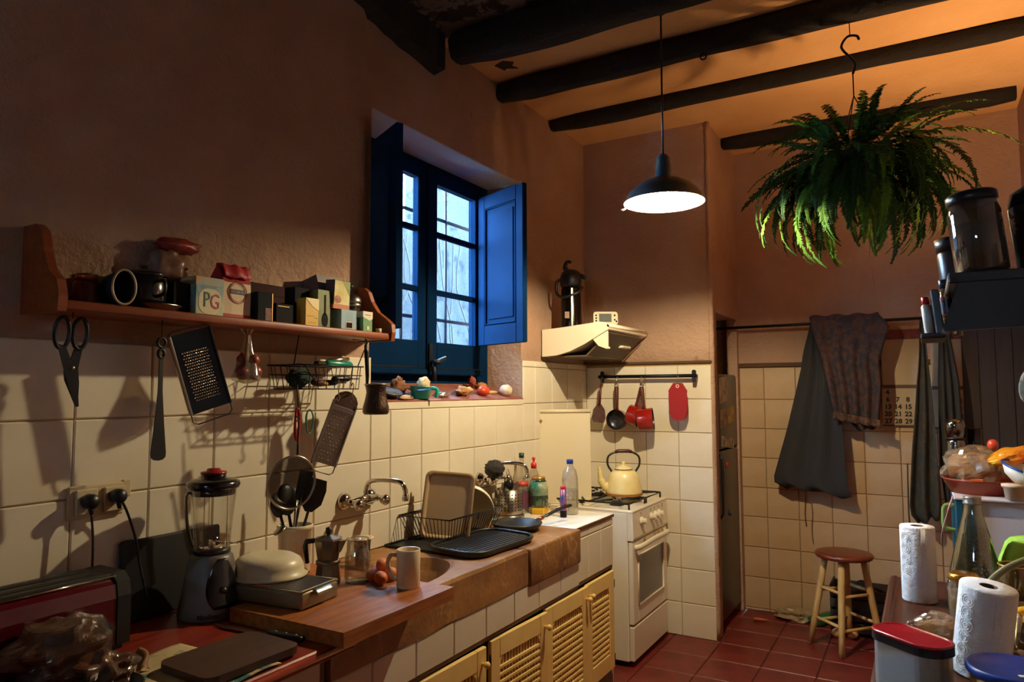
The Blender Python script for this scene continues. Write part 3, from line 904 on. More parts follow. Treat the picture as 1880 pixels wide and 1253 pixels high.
# cooker hood
hd = thing('cooker_hood', 'white curved cooker hood fixed in the corner above the cooker', 'hood', (0.0, 3.85, 1.76))
prof = [(0.012, 0.0), (0.012, 0.165), (0.16, 0.175), (0.39, 0.197), (0.43, 0.192), (0.455, 0.172), (0.45, 0.15), (0.40, 0.125), (0.30, 0.07), (0.20, 0.028), (0.11, 0.006)]
M_hood = mat('hood_white', (240, 230, 206), 0.4)
part('canopy', MB().prism(prof, 'y', 0.0, 0.655), M_hood, hd)
part('filter_tray', MB().box(0.05, 0.03, -0.004, 0.30, 0.59, 0.004).prism([(0.30, -0.0), (0.44, 0.13), (0.44, 0.136), (0.29, 0.004)], 'y', 0.03, 0.59), mat('filter_grey', (96, 82, 66), 0.6), hd)
part('visor_bracket', MB().prism([(0.33, 0.115), (0.44, 0.145), (0.44, 0.045), (0.425, 0.038), (0.38, 0.055)], 'y', 0.012, 0.024).box(0.425, 0.008, 0.035, 0.45, 0.028, 0.047, 0.003), M_hood, hd)
part('front_rail', MB().tube([(0.45, 0.0, 0.172), (0.45, 0.655, 0.172)], 0.010, 8), M_hood, hd)
part('lamp_cover', MB().box(0.32, 0.36, 0.06, 0.40, 0.50, 0.075, 0.004), M_hood, hd)

# ================================================================== FRIDGE in its niche
M_fr = mat('fridge_grey', (70, 66, 60), 0.35, 0.3)
fg = thing('fridge', 'tall dark grey fridge freezer set in the niche, door covered with pictures', 'fridge', (0.26, 4.68, 0.0))
part('body', MB().box(0.0, 0.0, 0.03, 0.54, 0.55, 1.66, 0.008), mat('fridge_side', (40, 40, 40), 0.5), fg)
dl = part('door', MB().box(0.545, 0.0, 0.06, 0.60, 0.55, 1.15, 0.012, seg=2), M_fr, fg)
du = part('door', MB().box(0.545, 0.0, 1.16, 0.60, 0.55, 1.66, 0.012, seg=2), M_fr, fg)
part('door_handle', MB().tube([(0.60, 0.03, 0.72), (0.618, 0.03, 0.75), (0.618, 0.03, 1.10), (0.60, 0.03, 1.13)], 0.008, 8), M_black, dl)
part('feet', MB().box(0.04, 0.03, 0.0, 0.5, 0.5, 0.03), M_dark, fg)
part('magnet', MB().lathe([(0.018, 0), (0.018, 0.008), (0.0, 0.009)], 12, M=Matrix.Translation((0.60, 0.22, 1.05)) @ Matrix.Rotation(PI / 2, 4, 'Y')), mat('magnet_red', (190, 30, 34), 0.4), dl)['label'] = 'round red magnet'
part('magnet', MB().lathe([(0.018, 0), (0.018, 0.008), (0.0, 0.009)], 12, M=Matrix.Translation((0.60, 0.28, 0.72)) @ Matrix.Rotation(PI / 2, 4, 'Y')), mat('magnet_blue', (40, 70, 130), 0.4), dl)['label'] = 'round blue magnet'
for lab, y, z, w, h, c, c2, g in (('pale drawing', 0.06, 1.46, 0.24, 0.17, (190, 170, 140), (120, 96, 80), None), ('pale photograph', 0.08, 1.30, 0.18, 0.12, (170, 140, 110), (90, 60, 48), None),
                                  ('postcard with yellow spots', 0.30, 1.32, 0.16, 0.11, (120, 96, 70), (220, 170, 60), None), ('long paper strip', 0.10, 1.18, 0.34, 0.07, (190, 176, 150), (110, 96, 84), None)):
    p_ = single('fridge_picture', MB().box(0, 0, 0, 0.0015, w, h), mat('print_' + lab.split()[1] + str(z), c, 0.6, col2=c2, vscale=22), lab + ' stuck on the upper fridge door', 'picture', (0.861, 4.68 + y, z - 0.0), (random.uniform(-.12, .12), 0, 0), 'pictures on the fridge door')
# narrow dark bottle rack or board stood beside the fridge

# ================================================================== WALL SHELF, LEFT
R90 = (0, 0, PI / 2)          # front of a thing (its -y side) turned to +x
M_orange_wood = mat('orange_pine', (150, 72, 30), 0.45, col2=(122, 54, 22), vscale=3, stretch=(14, 1.2, 14), vdet=5, bump=0.1, bscale=40)
SZ = 1.780
sh = thing('wall_shelf', 'long orange-brown wooden wall shelf with curved end brackets', 'shelf', (0.036, 0.93, SZ - 0.026))
part('board', MB().box(0, 0.02, 0, 0.172, 1.25, 0.026, 0.005, seg=2), M_orange_wood, sh)
bp = [(0.0, -0.004), (0.176, -0.004), (0.182, 0.03), (0.178, 0.062), (0.150, 0.085), (0.105, 0.115), (0.072, 0.16), (0.055, 0.20), (0.035, 0.218), (0.0, 0.222)]
part('end_bracket', MB().prism(bp, 'y', 1.25, 1.272), M_orange_wood, sh)
bp2 = [(0.0, -0.004), (0.176, -0.004), (0.180, 0.035), (0.168, 0.075), (0.130, 0.10), (0.105, 0.15), (0.088, 0.205), (0.06, 0.225), (0.0, 0.225)]
part('end_bracket', MB().prism(bp2, 'y', -0.002, 0.02), M_orange_wood, sh)
part('back_rail', MB().box(0, 0.02, 0.026, 0.012, 1.25, 0.05), M_orange_wood, sh)

def carton(name, label, cat, loc, w, d, h, m, rz=PI / 2, group=None, flap=None):
    t = thing(name, label, cat, loc, (0, 0, rz), group)
    part('carton', MB().box(-w / 2, -d / 2, 0, w / 2, d / 2, h, 0.0015), m, t)
    return t
M_card_dk = mat('card_dark', (20, 19, 22), 0.8, spec=0.15)
M_card_br = mat('card_brown', (54, 28, 25), 0.8, spec=0.15)
M_cream = mat('paper_cream', (226, 206, 176), 0.8, bump=0.15, bscale=60)
M_chrome = mat('chrome', (210, 205, 198), 0.12, 1.0)
M_steel = mat('brushed_steel', (170, 164, 154), 0.28, 1.0)
M_steel_dk = mat('aged_steel', (84, 80, 74), 0.35, 0.9)
M_amber = mat('amber_jar', (96, 54, 38), 0.35)

# small brown jar next to the left bracket
t = thing('spice_jar', 'small brown jar at the left end of the wall shelf', 'jar', (0.12, 1.045, SZ))
part('body', MB().lathe([(0.0, 0), (0.030, 0), (0.033, 0.01), (0.033, 0.055), (0.024, 0.066), (0.0, 0.066)], 18), M_amber, t)
part('lid', MB().lathe([(0.026, 0.066), (0.027, 0.082), (0.0, 0.084)], 18), mat('lid_brass', (170, 110, 60), 0.35, 0.7), t)
# dark tin lying on its side, pale rim facing the room
t = thing('open_tin', 'dark tin lying on its side on the shelf, pale oval rim facing out', 'tin', (0.125, 1.115, SZ + 0.048), (0, 0, PI / 2 - 0.25))
part('body', MB().lathe_open([(0.0, -0.03), (0.042, -0.03), (0.045, -0.025), (0.046, 0.088)], 24, M=Matrix.Rotation(PI / 2, 4, 'X'), sx=0.62), M_card_dk, t, solid=0.002)
part('rim', MB().tube([(0.0285 * math.cos(a), 0.09, 0.046 * math.sin(a)) for a in [2 * PI * k / 28 for k in range(28)]], 0.0032, 6, True, M=Matrix.Rotation(PI, 4, 'Z')), mat('rim_pale', (210, 196, 160), 0.4), t)
# black coffee maker / pot
t = thing('lidded_pot', 'black round lidded pot on the shelf with small red glints', 'pot', (0.10, 1.215, SZ + 0.022))
part('body', MB().lathe([(0.0, 0), (0.058, 0), (0.062, 0.01), (0.062, 0.075), (0.058, 0.08), (0.0, 0.08)], 28), mat('black_gloss', (18, 20, 24), 0.2, coat=0.5), t)
part('lid', MB().lathe([(0.063, 0.08), (0.060, 0.088), (0.03, 0.098), (0.012, 0.102), (0.012, 0.112), (0.0, 0.114)], 28), mat('black_gloss', (18, 20, 24)), t)
part('handle', MB().tube(spl([(0.062, 0, 0.062), (0.10, 0.0, 0.058), (0.10, 0, 0.025), (0.063, 0, 0.018)]), 0.005, 8), M_black, t)
t = thing('metal_dish', 'low bright metal dish under the black pot on the shelf', 'dish', (0.125, 1.235, SZ))
part('bowl', MB().lathe_open([(0.0, 0.002), (0.05, 0.002), (0.068, 0.012), (0.078, 0.020), (0.080, 0.0205), (0.068, 0.016), (0.048, 0.006), (0.0, 0.006)], 28, sx=0.75, sy=1.0), M_steel, t)
# black box between the pot and the tea
t = carton('dark_box', 'matt black box between the lidded pot and the blue tea box', 'box', (0.085, 1.318, SZ), 0.062, 0.10, 0.095, M_card_dk)
# tea box
M_tea = mat('tea_box_blue', (70, 130, 150), 0.45, col2=(196, 206, 170), vscale=9)
t = carton('tea_box', 'blue and cream tea box with large green and red letters', 'box', (0.115, 1.392, SZ), 0.098, 0.09, 0.118, M_tea)
part('front_panel', MB().prism([(p[0], p[1] + 0.045) for p in rrect(0.078, 0.078, 0.03)], 'y', -0.0458, -0.044), mat('tea_panel', (214, 206, 166), 0.5), t)
part('lid_band', MB().box(-0.0495, -0.0455, 0.092, 0.0495, 0.0455, 0.119, 0.001), mat('tea_band', (120, 168, 176), 0.5, col2=(214, 160, 90), vscale=16), t)
M_tgreen = mat('ink_green', (18, 84, 74), 0.5)
M_tred = mat('ink_red', (168, 30, 58), 0.5)
text('lettering', 'P', 0.066, M_tgreen, t, (-0.012, -0.0462, 0.048), FY, 0.0008, 'CENTER', 0.75)
text('lettering', 'G', 0.066, M_tred, t, (0.017, -0.0462, 0.044), FY, 0.0008, 'CENTER', 0.75)
# red plastic bag heaped at the back
M_bag_red = mat('bag_red', (150, 36, 34), 0.35, col2=(110, 60, 52), vscale=12, bump=0.6, bscale=26)
t = thing('plastic_bag', 'crumpled red plastic bag heaped at the back of the shelf above the tea box', 'bag', (0.06, 1.295, SZ + 0.097))
part('bundle', MB().ell((0, 0.02, 0.055), (0.035, 0.062, 0.058), 22, 14, disp=0.42, dscale=2.6, seed=3.1), mat('bag_clear_brown', (120, 84, 66), 0.3, bump=0.5, bscale=30), t)
part('top_fold', MB().ell((0.01, 0.05, 0.120), (0.03, 0.072, 0.024), 22, 12, disp=0.40, dscale=3.0, seed=9.1), M_bag_red, t)
# flour bag
t = thing('flour_bag', 'white paper flour bag with folded red top and round emblem', 'bag', (0.115, 1.498, SZ), (0, 0, PI / 2))
def bag_fn(w, d, h):
    mb = MB()
    rg = []
    for z, sw, sd in ((0, .96, .96), (0.01, 1, 1), (h * .45, 1.02, 1.04), (h * .72, 1.0, 1.0), (h * .86, .97, .62), (h, .93, .16)):
        rg.append([(w / 2 * sw * a, d / 2 * sd * c, z) for a, c in ((-1, -1), (-.4, -1.06), (.4, -1.05), (1, -1), (1.03, 0), (1, 1), (0, 1.05), (-1, 1), (-1.03, 0))])
    k = len(rg[0])
    vs = [p for r in rg for p in r]
    fs = [tuple(range(k))] + [(i * k + a, i * k + (a + 1) % k, (i + 1) * k + (a + 1) % k, (i + 1) * k + a) for i in range(len(rg) - 1) for a in range(k)] + [tuple(range((len(rg) - 1) * k, len(rg) * k))]
    return mb.add(vs, fs)
part('paper_bag', bag_fn(0.104, 0.07, 0.165), M_cream, t)
M_fl_red = mat('flour_red', (168, 26, 34), 0.55, bump=0.4, bscale=24)
mb = MB()
rg = []
for z, sw, sd in ((0.118, 1.015, 1.03), (0.142, .985, .66), (0.166, .945, .2), (0.178, .95, .12)):
    rg.append([(0.052 * sw * a, 0.0365 * sd * c, z) for a, c in ((-1, -1), (0, -1.05), (1, -1), (1.03, 0), (1, 1), (0, 1.05), (-1, 1), (-1.03, 0))])
mb.add([p for r in rg for p in r], [(i * 8 + a, i * 8 + (a + 1) % 8, (i + 1) * 8 + (a + 1) % 8, (i + 1) * 8 + a) for i in range(3) for a in range(8)] + [tuple(range(24, 32))])
part('red_top', mb, M_fl_red, t)
part('red_base_band', MB().box(-0.0535, -0.0375, 0.002, 0.0535, 0.0375, 0.016, 0.001), M_fl_red, t)
part('folded_flap', MB().grid(lambda u, v: (-0.05 + 0.1 * u, -0.012 - 0.03 * v + 0.004 * math.sin(u * 9), 0.176 - 0.045 * v * v + 0.003 * math.sin(u * 14)), 10, 5), M_fl_red, t, solid=0.0012)
eb = MB()
eb.tube([(0.034 * math.cos(a), -0.039, 0.085 + 0.034 * math.sin(a)) for a in [2 * PI * k / 28 for k in range(28)]], 0.0012, 5, True)
eb.tube([(0.029 * math.cos(a), -0.039, 0.085 + 0.029 * math.sin(a)) for a in [2 * PI * k / 28 for k in range(28)]], 0.0006, 5, True)
part('emblem_ring', eb, M_fl_red, t)
part('emblem_bar', MB().box(-0.028, -0.040, 0.080, 0.028, -0.0375, 0.095, 0.001), mat('ink_navy', (26, 30, 54), 0.5), t)
text('print_marks', '- -- -', 0.018, M_cream, t, (0, -0.0404, 0.0875), FY)
# dark boxes
t = carton('dark_box', 'tall dark slim box right of the flour bag, pale line down its edge', 'box', (0.150, 1.590, SZ), 0.062, 0.05, 0.096, mat('card_slate', (18, 22, 26), 0.8, spec=0.15))
part('edge_line', MB().box(0.026, -0.0262, 0.0, 0.0305, -0.024, 0.095, 0.0005), mat('edge_gold', (226, 190, 130), 0.3, 0.6), t)
part('lower_print', MB().box(0.0, -0.0258, 0.004, 0.024, -0.0245, 0.045), mat('print_rust', (130, 62, 46), 0.6, col2=(70, 40, 36), vscale=60), t)
t = carton('brown_box', 'largest dark brown box standing behind the slim dark box', 'box', (0.072, 1.655, SZ), 0.150, 0.075, 0.136, M_card_br)
part('lid_line', MB().box(-0.0758, -0.0382, 0.098, 0.0758, 0.0382, 0.1005), M_card_dk, t)
t = carton('black_box', 'low black box in front of the large brown box', 'box', (0.155, 1.672, SZ), 0.075, 0.04, 0.066, M_card_dk)
part('pale_seam', MB().box(-0.03, -0.0207, 0.056, 0.02, -0.0195, 0.0585), mat('edge_gold', (226, 190, 130)), t)
# yellow tea box
M_yel_card = mat('card_yellow', (222, 176, 66), 0.45)
t = carton('yellow_box', 'yellow carton with folded cream corner and small dark print', 'box', (0.160, 1.788, SZ), 0.062, 0.045, 0.098, M_yel_card)
part('front_flap', MB().prism([(-0.031, 0.098), (0.031, 0.098), (0.031, 0.056), (0.0, 0.070)], 'y', -0.0237, -0.0222), mat('card_pale', (240, 220, 160), 0.4), t)
text('print_marks', '- - - - - -', 0.010, M_card_dk, t, (-0.008, -0.0232, 0.036), FY)
text('print_marks', '- -', 0.016, M_card_dk, t, (0.018, -0.0232, 0.030), FY)
text('print_marks', '____________', 0.006, M_card_dk, t, (0.0, -0.0232, 0.014), FY)
t = carton('dark_box', 'dark box rising behind the yellow carton', 'box', (0.090, 1.800, SZ), 0.070, 0.06, 0.142, M_card_dk)
# green box with a dark spoon picture
M_green_card = mat('card_olive', (120, 128, 70), 0.55, col2=(84, 98, 60), vscale=8)
t = carton('green_box', 'olive green carton with a dark spoon shape on its front', 'box', (0.128, 1.872, SZ), 0.064, 0.055, 0.140, M_green_card)
part('spoon_print', MB().prism([(0.004 * math.cos(a) * 4 + 0.004, 0.03 + 0.026 * math.sin(a)) for a in [2 * PI * k / 18 for k in range(18)]], 'y', -0.0282, -0.027).box(0.0, -0.0282, 0.05, 0.009, -0.027, 0.122), M_card_dk, t)
# open dark box on top at the back, lid up
t = thing('lidded_box', 'dark purple-grey box with raised open lid, at the back of the shelf', 'box', (0.070, 1.955, SZ), (0, 0, PI / 2))
part('carton', MB().box(-0.07, -0.04, 0, 0.07, 0.04, 0.140, 0.0015), mat('card_plum', (62, 46, 54), 0.55), t)
part('open_lid', MB().prism([(-0.04, 0.141), (0.046, 0.160), (0.046, 0.185), (-0.028, 0.205), (-0.044, 0.150)], 'x', -0.068, 0.066), mat('card_plum_lid', (92, 76, 80), 0.5), t)
# picture box
t = thing('picture_box', 'small box with glowing yellow-green picture, propped on the blue carton', 'box', (0.140, 1.952, SZ + 0.079), (0.06, 0, PI / 2))
part('carton', MB().box(-0.042, -0.022, 0, 0.042, 0.022, 0.106, 0.001), mat('card_plum', (62, 46, 54)), t)
M_pic = mat('picture_yellow', (196, 176, 80), 0.5, col2=(226, 222, 170), vscale=12, vdet=2)
part('picture', MB().box(-0.040, -0.0236, 0.016, 0.040, -0.0220, 0.104), M_pic, t)
part('picture_green', MB().prism([(0.0, 0.104), (0.040, 0.104), (0.040, 0.050)], 'y', -0.0240, -0.0234), mat('picture_leaf', (98, 122, 56), 0.5, col2=(150, 160, 70), vscale=20), t)
part('picture_bowl', MB().prism([(-0.022 + 0.018 * math.cos(a), 0.034 + 0.015 * math.sin(a)) for a in [2 * PI * k / 16 for k in range(16)]], 'y', -0.0240, -0.0234), mat('picture_brown', (120, 60, 44), 0.5, col2=(190, 110, 70), vscale=40), t)
part('bottom_band', MB().box(-0.0422, -0.0228, 0.0, 0.0422, 0.0, 0.016), mat('band_salmon', (196, 116, 84), 0.5), t)
# blue barcode box
M_lblue = mat('card_light_blue', (136, 168, 186), 0.5)
t = carton('blue_box', 'light blue carton with a barcode under the yellow picture box', 'box', (0.135, 1.992, SZ), 0.084, 0.06, 0.078, M_lblue)
bc = MB()
x = -0.014
while x < 0.016:
    w = random.choice((0.0008, 0.0014, 0.002))
    bc.box(x, -0.0318, 0.010, x + w, -0.0306, 0.030); x += w + random.choice((0.0009, 0.0014))
part('barcode_field', MB().box(-0.017, -0.0311, 0.008, 0.019, -0.0298, 0.032), M_cream, t)
part('barcode', bc, M_card_dk, t)
for k in range(4):
    text('print_marks', '-- --- -- ---', 0.008, mat('ink_slate', (90, 110, 124), 0.6), t, (0.002, -0.0302, 0.066 - 0.009 * k), FY)
# green and white box
t = carton('green_box', 'small green carton with a white slanted top at the shelf end', 'box', (0.165, 2.078, SZ), 0.054, 0.032, 0.078, mat('card_green', (70, 128, 84), 0.5, col2=(110, 160, 100), vscale=14))
part('white_top', MB().prism([(-0.0272, 0.0785), (0.0272, 0.0785), (0.0272, 0.052), (0.008, 0.044), (-0.0272, 0.056)], 'y', -0.0170, 0.0163), mat('card_white', (220, 214, 190), 0.5), t)
text('print_marks', '~~~', 0.02, M_steel_dk, t, (0.0, -0.0172, 0.066), FY)
part('print', MB().box(-0.006, -0.0172, 0.008, 0.008, -0.0158, 0.022), mat('card_white', (220, 214, 190)), t)
# cafetiere
t = thing('cafetiere', 'glass coffee press with domed steel lid beside the right bracket', 'coffee press', (0.085, 2.082, SZ))
part('beaker', MB().lathe_open([(0.0, 0.004), (0.040, 0.004), (0.040, 0.115)], 22), glass('dark_glass', (96, 84, 72), 0.2, dens=0.25), t)
part('frame', MB().lathe_open([(0.042, 0.0), (0.042, 0.03)], 22).lathe_open([(0.042, 0.10), (0.042, 0.118)], 22).box(-0.004, -0.043, 0, 0.004, -0.041, 0.11), M_steel, t, solid=0.001)
part('lid', MB().lathe([(0.044, 0.116), (0.044, 0.126), (0.040, 0.140), (0.026, 0.152), (0.006, 0.156), (0.0, 0.156)], 24), M_steel, t)
part('plunger_knob', MB().lathe([(0.003, 0.156), (0.003, 0.176), (0.012, 0.178), (0.014, 0.186), (0.010, 0.192), (0.0, 0.193)], 14), M_black, t)
part('handle', MB().tube(spl([(-0.043, 0, 0.11), (-0.07, 0, 0.10), (-0.07, 0, 0.03), (-0.043, 0, 0.018)]), 0.006, 8), M_black, t)
single('cork', MB().lathe([(0.0, 0), (0.011, 0), (0.012, 0.018), (0.0, 0.019)], 12), mat('cork_pale', (214, 196, 160), 0.8), 'tiny pale stopper standing alone at the right end of the shelf', 'stopper', (0.178, 2.145, SZ))

# ================================================================== HANGING UNDER THE SHELF
SX = 0.17
def hook_up(parent, z0, z1, m=None):
    """short wire hook from the hung thing up to the shelf underside"""
    part('hook', MB().tube([(0, 0, z0), (0, 0, z1)], 0.0015, 6), m or M_steel_dk, parent)
# scissors
M_sc = mat('scissor_black', (22, 26, 30), 0.4, 0.3)
t = thing('scissors', 'large black kitchen scissors hanging at the far left under the shelf', 'scissors', (SX, 0.988, 1.752), (0.10, 0, PI / 2))
for q in (-1, 1):
    lp = [(q * 0.022 + 0.019 * math.cos(a) * 0.95, 0, -0.052 + 0.040 * math.sin(a)) for a in [2 * PI * k / 20 for k in range(20)]]
    part('handle_loop', MB().tube(lp, 0.0052, 6, True), M_sc, t)
bl = [(-0.030, -0.088), (0.028, -0.088), (0.018, -0.135), (0.026, -0.170), (0.036, -0.236), (0.030, -0.240), (0.006, -0.190), (-0.008, -0.150), (-0.020, -0.115)]
part('blade', MB().prism([(-0.032, -0.080), (-0.012, -0.085), (0.006, -0.125), (0.016, -0.150), (0.024, -0.170), (0.034, -0.238), (0.028, -0.240), (0.0, -0.175), (-0.012, -0.140)], 'y', -0.004, 0.0), M_sc, t)
part('blade', MB().prism([(0.034, -0.080), (0.014, -0.085), (0.006, -0.120), (-0.008, -0.150), (-0.004, -0.172), (0.028, -0.238), (0.034, -0.238), (0.032, -0.180), (0.026, -0.140)], 'y', 0.001, 0.005), M_sc, t)
part('pivot', MB().lathe([(0.005, -0.006), (0.005, 0.006), (0.0, 0.0061)], 10, M=Matrix.Translation((0.010, 0, -0.140)) @ Matrix.Rotation(PI / 2, 4, 'X')), M_steel, t)
hook_up(t, -0.015, 0.004)
# long flat paddle (shoehorn-shaped spatula)
t = thing('spatula', 'long dark flared spatula with a ringed handle end, hanging beside the scissors', 'spatula', (SX, 1.232, 1.752), R90)
sp_ = [(-0.0055, -0.105), (0.0055, -0.105), (0.0065, -0.20), (0.014, -0.29), (0.0225, -0.372), (0.021, -0.384), (0.013, -0.391), (0.0, -0.393), (-0.013, -0.391), (-0.021, -0.384), (-0.0225, -0.372), (-0.014, -0.29), (-0.0065, -0.20)]
part('blade', MB().prism(sp_, 'y', -0.002, 0.002), M_sc, t)
part('ring', MB().tube([(0.0125 * math.cos(a), 0, -0.062 + 0.0135 * math.sin(a)) for a in [2 * PI * k / 18 for k in range(18)]], 0.0042, 6, True), M_sc, t)
part('ring', MB().tube([(0.009 * math.cos(a), 0, -0.093 + 0.012 * math.sin(a)) for a in [2 * PI * k / 18 for k in range(18)]], 0.0045, 6, True), M_sc, t)
hook_up(t, -0.050, 0.002)
# graters
def grater(name, label, loc, rot, w, h, m, holes, hole_mat, handle_top):
    t = thing(name, label, 'grater', loc, rot)
    part('plate', MB().box(-w / 2, -0.001, -h, w / 2, 0.001, 0), m, t)
    hb = MB()
    for x, z in holes:
        hb.lathe([(0.0030, 0.0), (0.0026, 0.0018), (0.0, 0.0026)], 6, M=Matrix.Translation((x, -0.001, z)) @ Matrix.Rotation(PI / 2, 4, 'X'))
    o = part('teeth', hb, hole_mat, t); o['kind'] = 'stuff'
    part('rail', MB().box(-w / 2 - 0.006, -0.009, -h, -w / 2 + 0.003, 0.003, 0.0, 0.002), M_steel, t)
    part('rail', MB().box(w / 2 - 0.003, -0.007, -h, w / 2 + 0.003, 0.003, 0.0, 0.001), m, t)
    part('wire_frame', MB().tube([(-w / 2, 0, handle_top * 0.4), (-w / 2 - .002, 0, -h * .5), (-w / 2, 0, -h - 0.022), (-w / 2 + 0.012, 0, -h - 0.032), (w / 2 - 0.012, 0, -h - 0.032), (w / 2, 0, -h - 0.022), (w / 2 + .002, 0, -h * .5), (w / 2, 0, handle_top * 0.4), (w / 2 - 0.012, 0, handle_top), (-w / 2 + 0.012, 0, handle_top)], 0.0022, 6, True), M_steel_dk, t)
    return t
hl = [(-0.036 + 0.0068 * i + (0.0034 if j % 2 else 0), -0.058 - 0.0085 * j) for j in range(18) for i in range(11)]
M_plate_dk = mat('grater_plate_dark', (28, 32, 38), 0.35, 0.6)
grater('flat_grater', 'large flat fine grater with shining left rail, hanging below the flour bag', (SX, 1.318, 1.728), (0.05, -0.31, PI / 2 - 0.3), 0.118, 0.240, M_plate_dk, hl, M_chrome, 0.01)
hl2 = [(-0.033 + 0.0125 * i + (0.006 if j % 2 else 0), -0.048 - 0.013 * j) for j in range(14) for i in range(6)]
t = grater('coarse_grater', 'narrow coarse grater hanging tilted on hooks below the wire basket', (SX - 0.01, 1.985, 1.508), (0.03, 0.34, PI / 2 - 0.45), 0.090, 0.235, mat('grater_plate_grey', (150, 138, 124), 0.4, 0.8), hl2, M_chrome, 0.03)
hd_ = [(0.045 * math.cos(a), 0.046 * math.sin(a) - 0.002) for a in [PI * k / 12 for k in range(13)]]
part('grip', MB().prism([(0.045, -0.02)] + hd_ + [(-0.045, -0.02)], 'y', -0.003, 0.003), mat('grip_brown', (84, 60, 48), 0.4), t)
part('bright_band', MB().box(-0.046, -0.005, -0.036, 0.046, 0.002, -0.018, 0.001), M_steel, t)
# bag of onions
t = thing('net_bag', 'clear plastic bag of red onions hanging under the shelf', 'bag', (SX, 1.527, 1.752), R90)
M_film = glass('plastic_film', (236, 226, 206), 0.4, 0.12, dens=0.2)
def bagf(u, v):
    a = 2 * PI * u
    z = -0.02 - 0.155 * v
    r = 0.008 + 0.046 * (v ** 1.3) * (1 if v < 0.88 else max(0.05, math.sqrt(max(0, 1 - ((v - 0.88) / 0.12) ** 2))))
    r *= 1 + 0.14 * math.sin(5 * a + 3 * v) * (1 - v * 0.6) + 0.10 * noise.noise(Vector((math.cos(a) * 2, math.sin(a) * 2, v * 5)))
    return (r * math.cos(a), r * math.sin(a) * 0.85, z)
part('film', MB().grid(bagf, 28, 16), M_film, t)
part('twisted_top', MB().grid(lambda u, v: ((0.007 + 0.012 * v) * math.cos(2 * PI * u) * (1 + .4 * math.sin(6 * PI * u)), (0.007 + 0.012 * v) * math.sin(2 * PI * u), -0.022 + 0.02 * v), 18, 3), M_film, t)
M_onion = mat('onion_red', (120, 40, 34), 0.35, col2=(150, 66, 44), vscale=20, stretch=(6, 6, 1))
ON_LAB = ('lowest left', 'lowest right', 'rear', 'upper right', 'upper left')
for k, (x, y, z, r) in enumerate(((-0.021, -0.004, -0.140, 0.024), (0.019, -0.010, -0.138, 0.025), (0.0, 0.016, -0.128, 0.023), (0.012, -0.012, -0.100, 0.021), (-0.016, 0.002, -0.100, 0.020))):
    single('onion', MB().lathe([(0.0, -r), (r * .5, -r * .9), (r * .88, -r * .5), (r, 0.0), (r * .85, r * .5), (r * .4, r * .88), (r * .14, r * 1.15), (0.0, r * 1.25)], 14), M_onion,
           ON_LAB[k] + ' red onion in the clear bag hanging under the shelf', 'onion', (SX - y, 1.527 + x, 1.752 + z), (random.uniform(-.6, .6), random.uniform(-.6, .6), 0), 'red onions in the hanging bag')
# wire basket hung from the shelf
M_wire = mat('wire_dark', (34, 30, 28), 0.45, 0.6)
BY0, BY1, BZ1, BZ0 = 1.712, 2.035, 1.643, 1.560
t = thing('wire_basket', 'dark wire basket hung under the shelf end, full of kitchen tools', 'basket', (0, BY0, BZ0))
L_ = BY1 - BY0; Hh = BZ1 - BZ0
rim = MB().tube([(0.05, 0, Hh), (0.05, L_, Hh), (0.20, L_, Hh), (0.20, 0, Hh)], 0.003, 6, True)
rim.tube([(0.07, 0.015, 0), (0.07, L_ - .015, 0), (0.19, L_ - .015, 0), (0.19, 0.015, 0)], 0.0025, 6, True)
rim.tube([(0.057, .005, Hh * .6), (0.057, L_ - .005, Hh * .6), (0.197, L_ - .005, Hh * .6), (0.197, .005, Hh * .6)], 0.002, 6, True)
part('rim', rim, M_wire, t)
wr = MB()
for k in range(8):
    y = 0.015 + (L_ - 0.03) * k / 7
    wr.tube([(0.05, y, Hh), (0.07, y, 0.0), (0.19, y, 0.0), (0.20, y, Hh)], 0.0017, 5)
for k in range(4):
    x = 0.085 + 0.03 * k
    wr.tube([(x, 0, Hh), (x, 0.015, 0), (x, L_ - 0.015, 0), (x, L_, Hh)], 0.0017, 5)
part('wires', wr, M_wire, t)
part('hanger', MB().tube([(0.12, 0.055, Hh), (0.12, 0.075, 1.750 - BZ0)], 0.0022, 6), M_wire, t)
part('brace', MB().tube([(0.20, 0.03, Hh * .98), (0.20, 0.085, 0.02)], 0.0025, 6), M_wire, t)
part('hanger', MB().tube([(0.18, L_ - 0.01, Hh), (0.19, L_ + 0.035, 1.742 - BZ0), (0.19, L_ + 0.02, 1.750 - BZ0)], 0.0022, 6), M_wire, t)
part('brace', MB().tube([(0.19, L_ - 0.05, 1.745 - BZ0), (0.19, L_ + 0.035, 1.742 - BZ0)], 0.0018, 6), M_wire, t)
M_teal = mat('plastic_green', (20, 136, 104), 0.25)
t = thing('peeler', 'bright green plastic tool handle lying on top of the wire basket', 'peeler', (0.165, 1.925, 1.647), (0, 0, PI / 2))
part('handle', MB().tube([(-0.055, 0, 0.004), (-0.04, 0, 0.005), (0.075, 0, 0.003), (0.085, 0, 0.002)], [0.008, 0.014, 0.013, 0.007], 10), M_teal, t)
part('head', MB().box(-0.10, -0.012, -0.002, -0.055, 0.012, 0.012, 0.004), M_black, t)
t = thing('sponge_cloth', 'dark green bunched scourer at the left of the wire basket', 'scourer', (0.145, 1.765, 1.598))
part('bundle', MB().ell((0, 0, 0), (0.035, 0.045, 0.032), 20, 12, disp=0.35, dscale=3.0, seed=4), mat('dark_green_cloth', (20, 48, 40), 0.9, bump=0.8, bscale=60), t)
t = thing('wood_tool', 'brown wooden tool with yellow end among the things in the basket', 'utensil', (0.16, 1.845, 1.584), (0, 0, PI / 2))
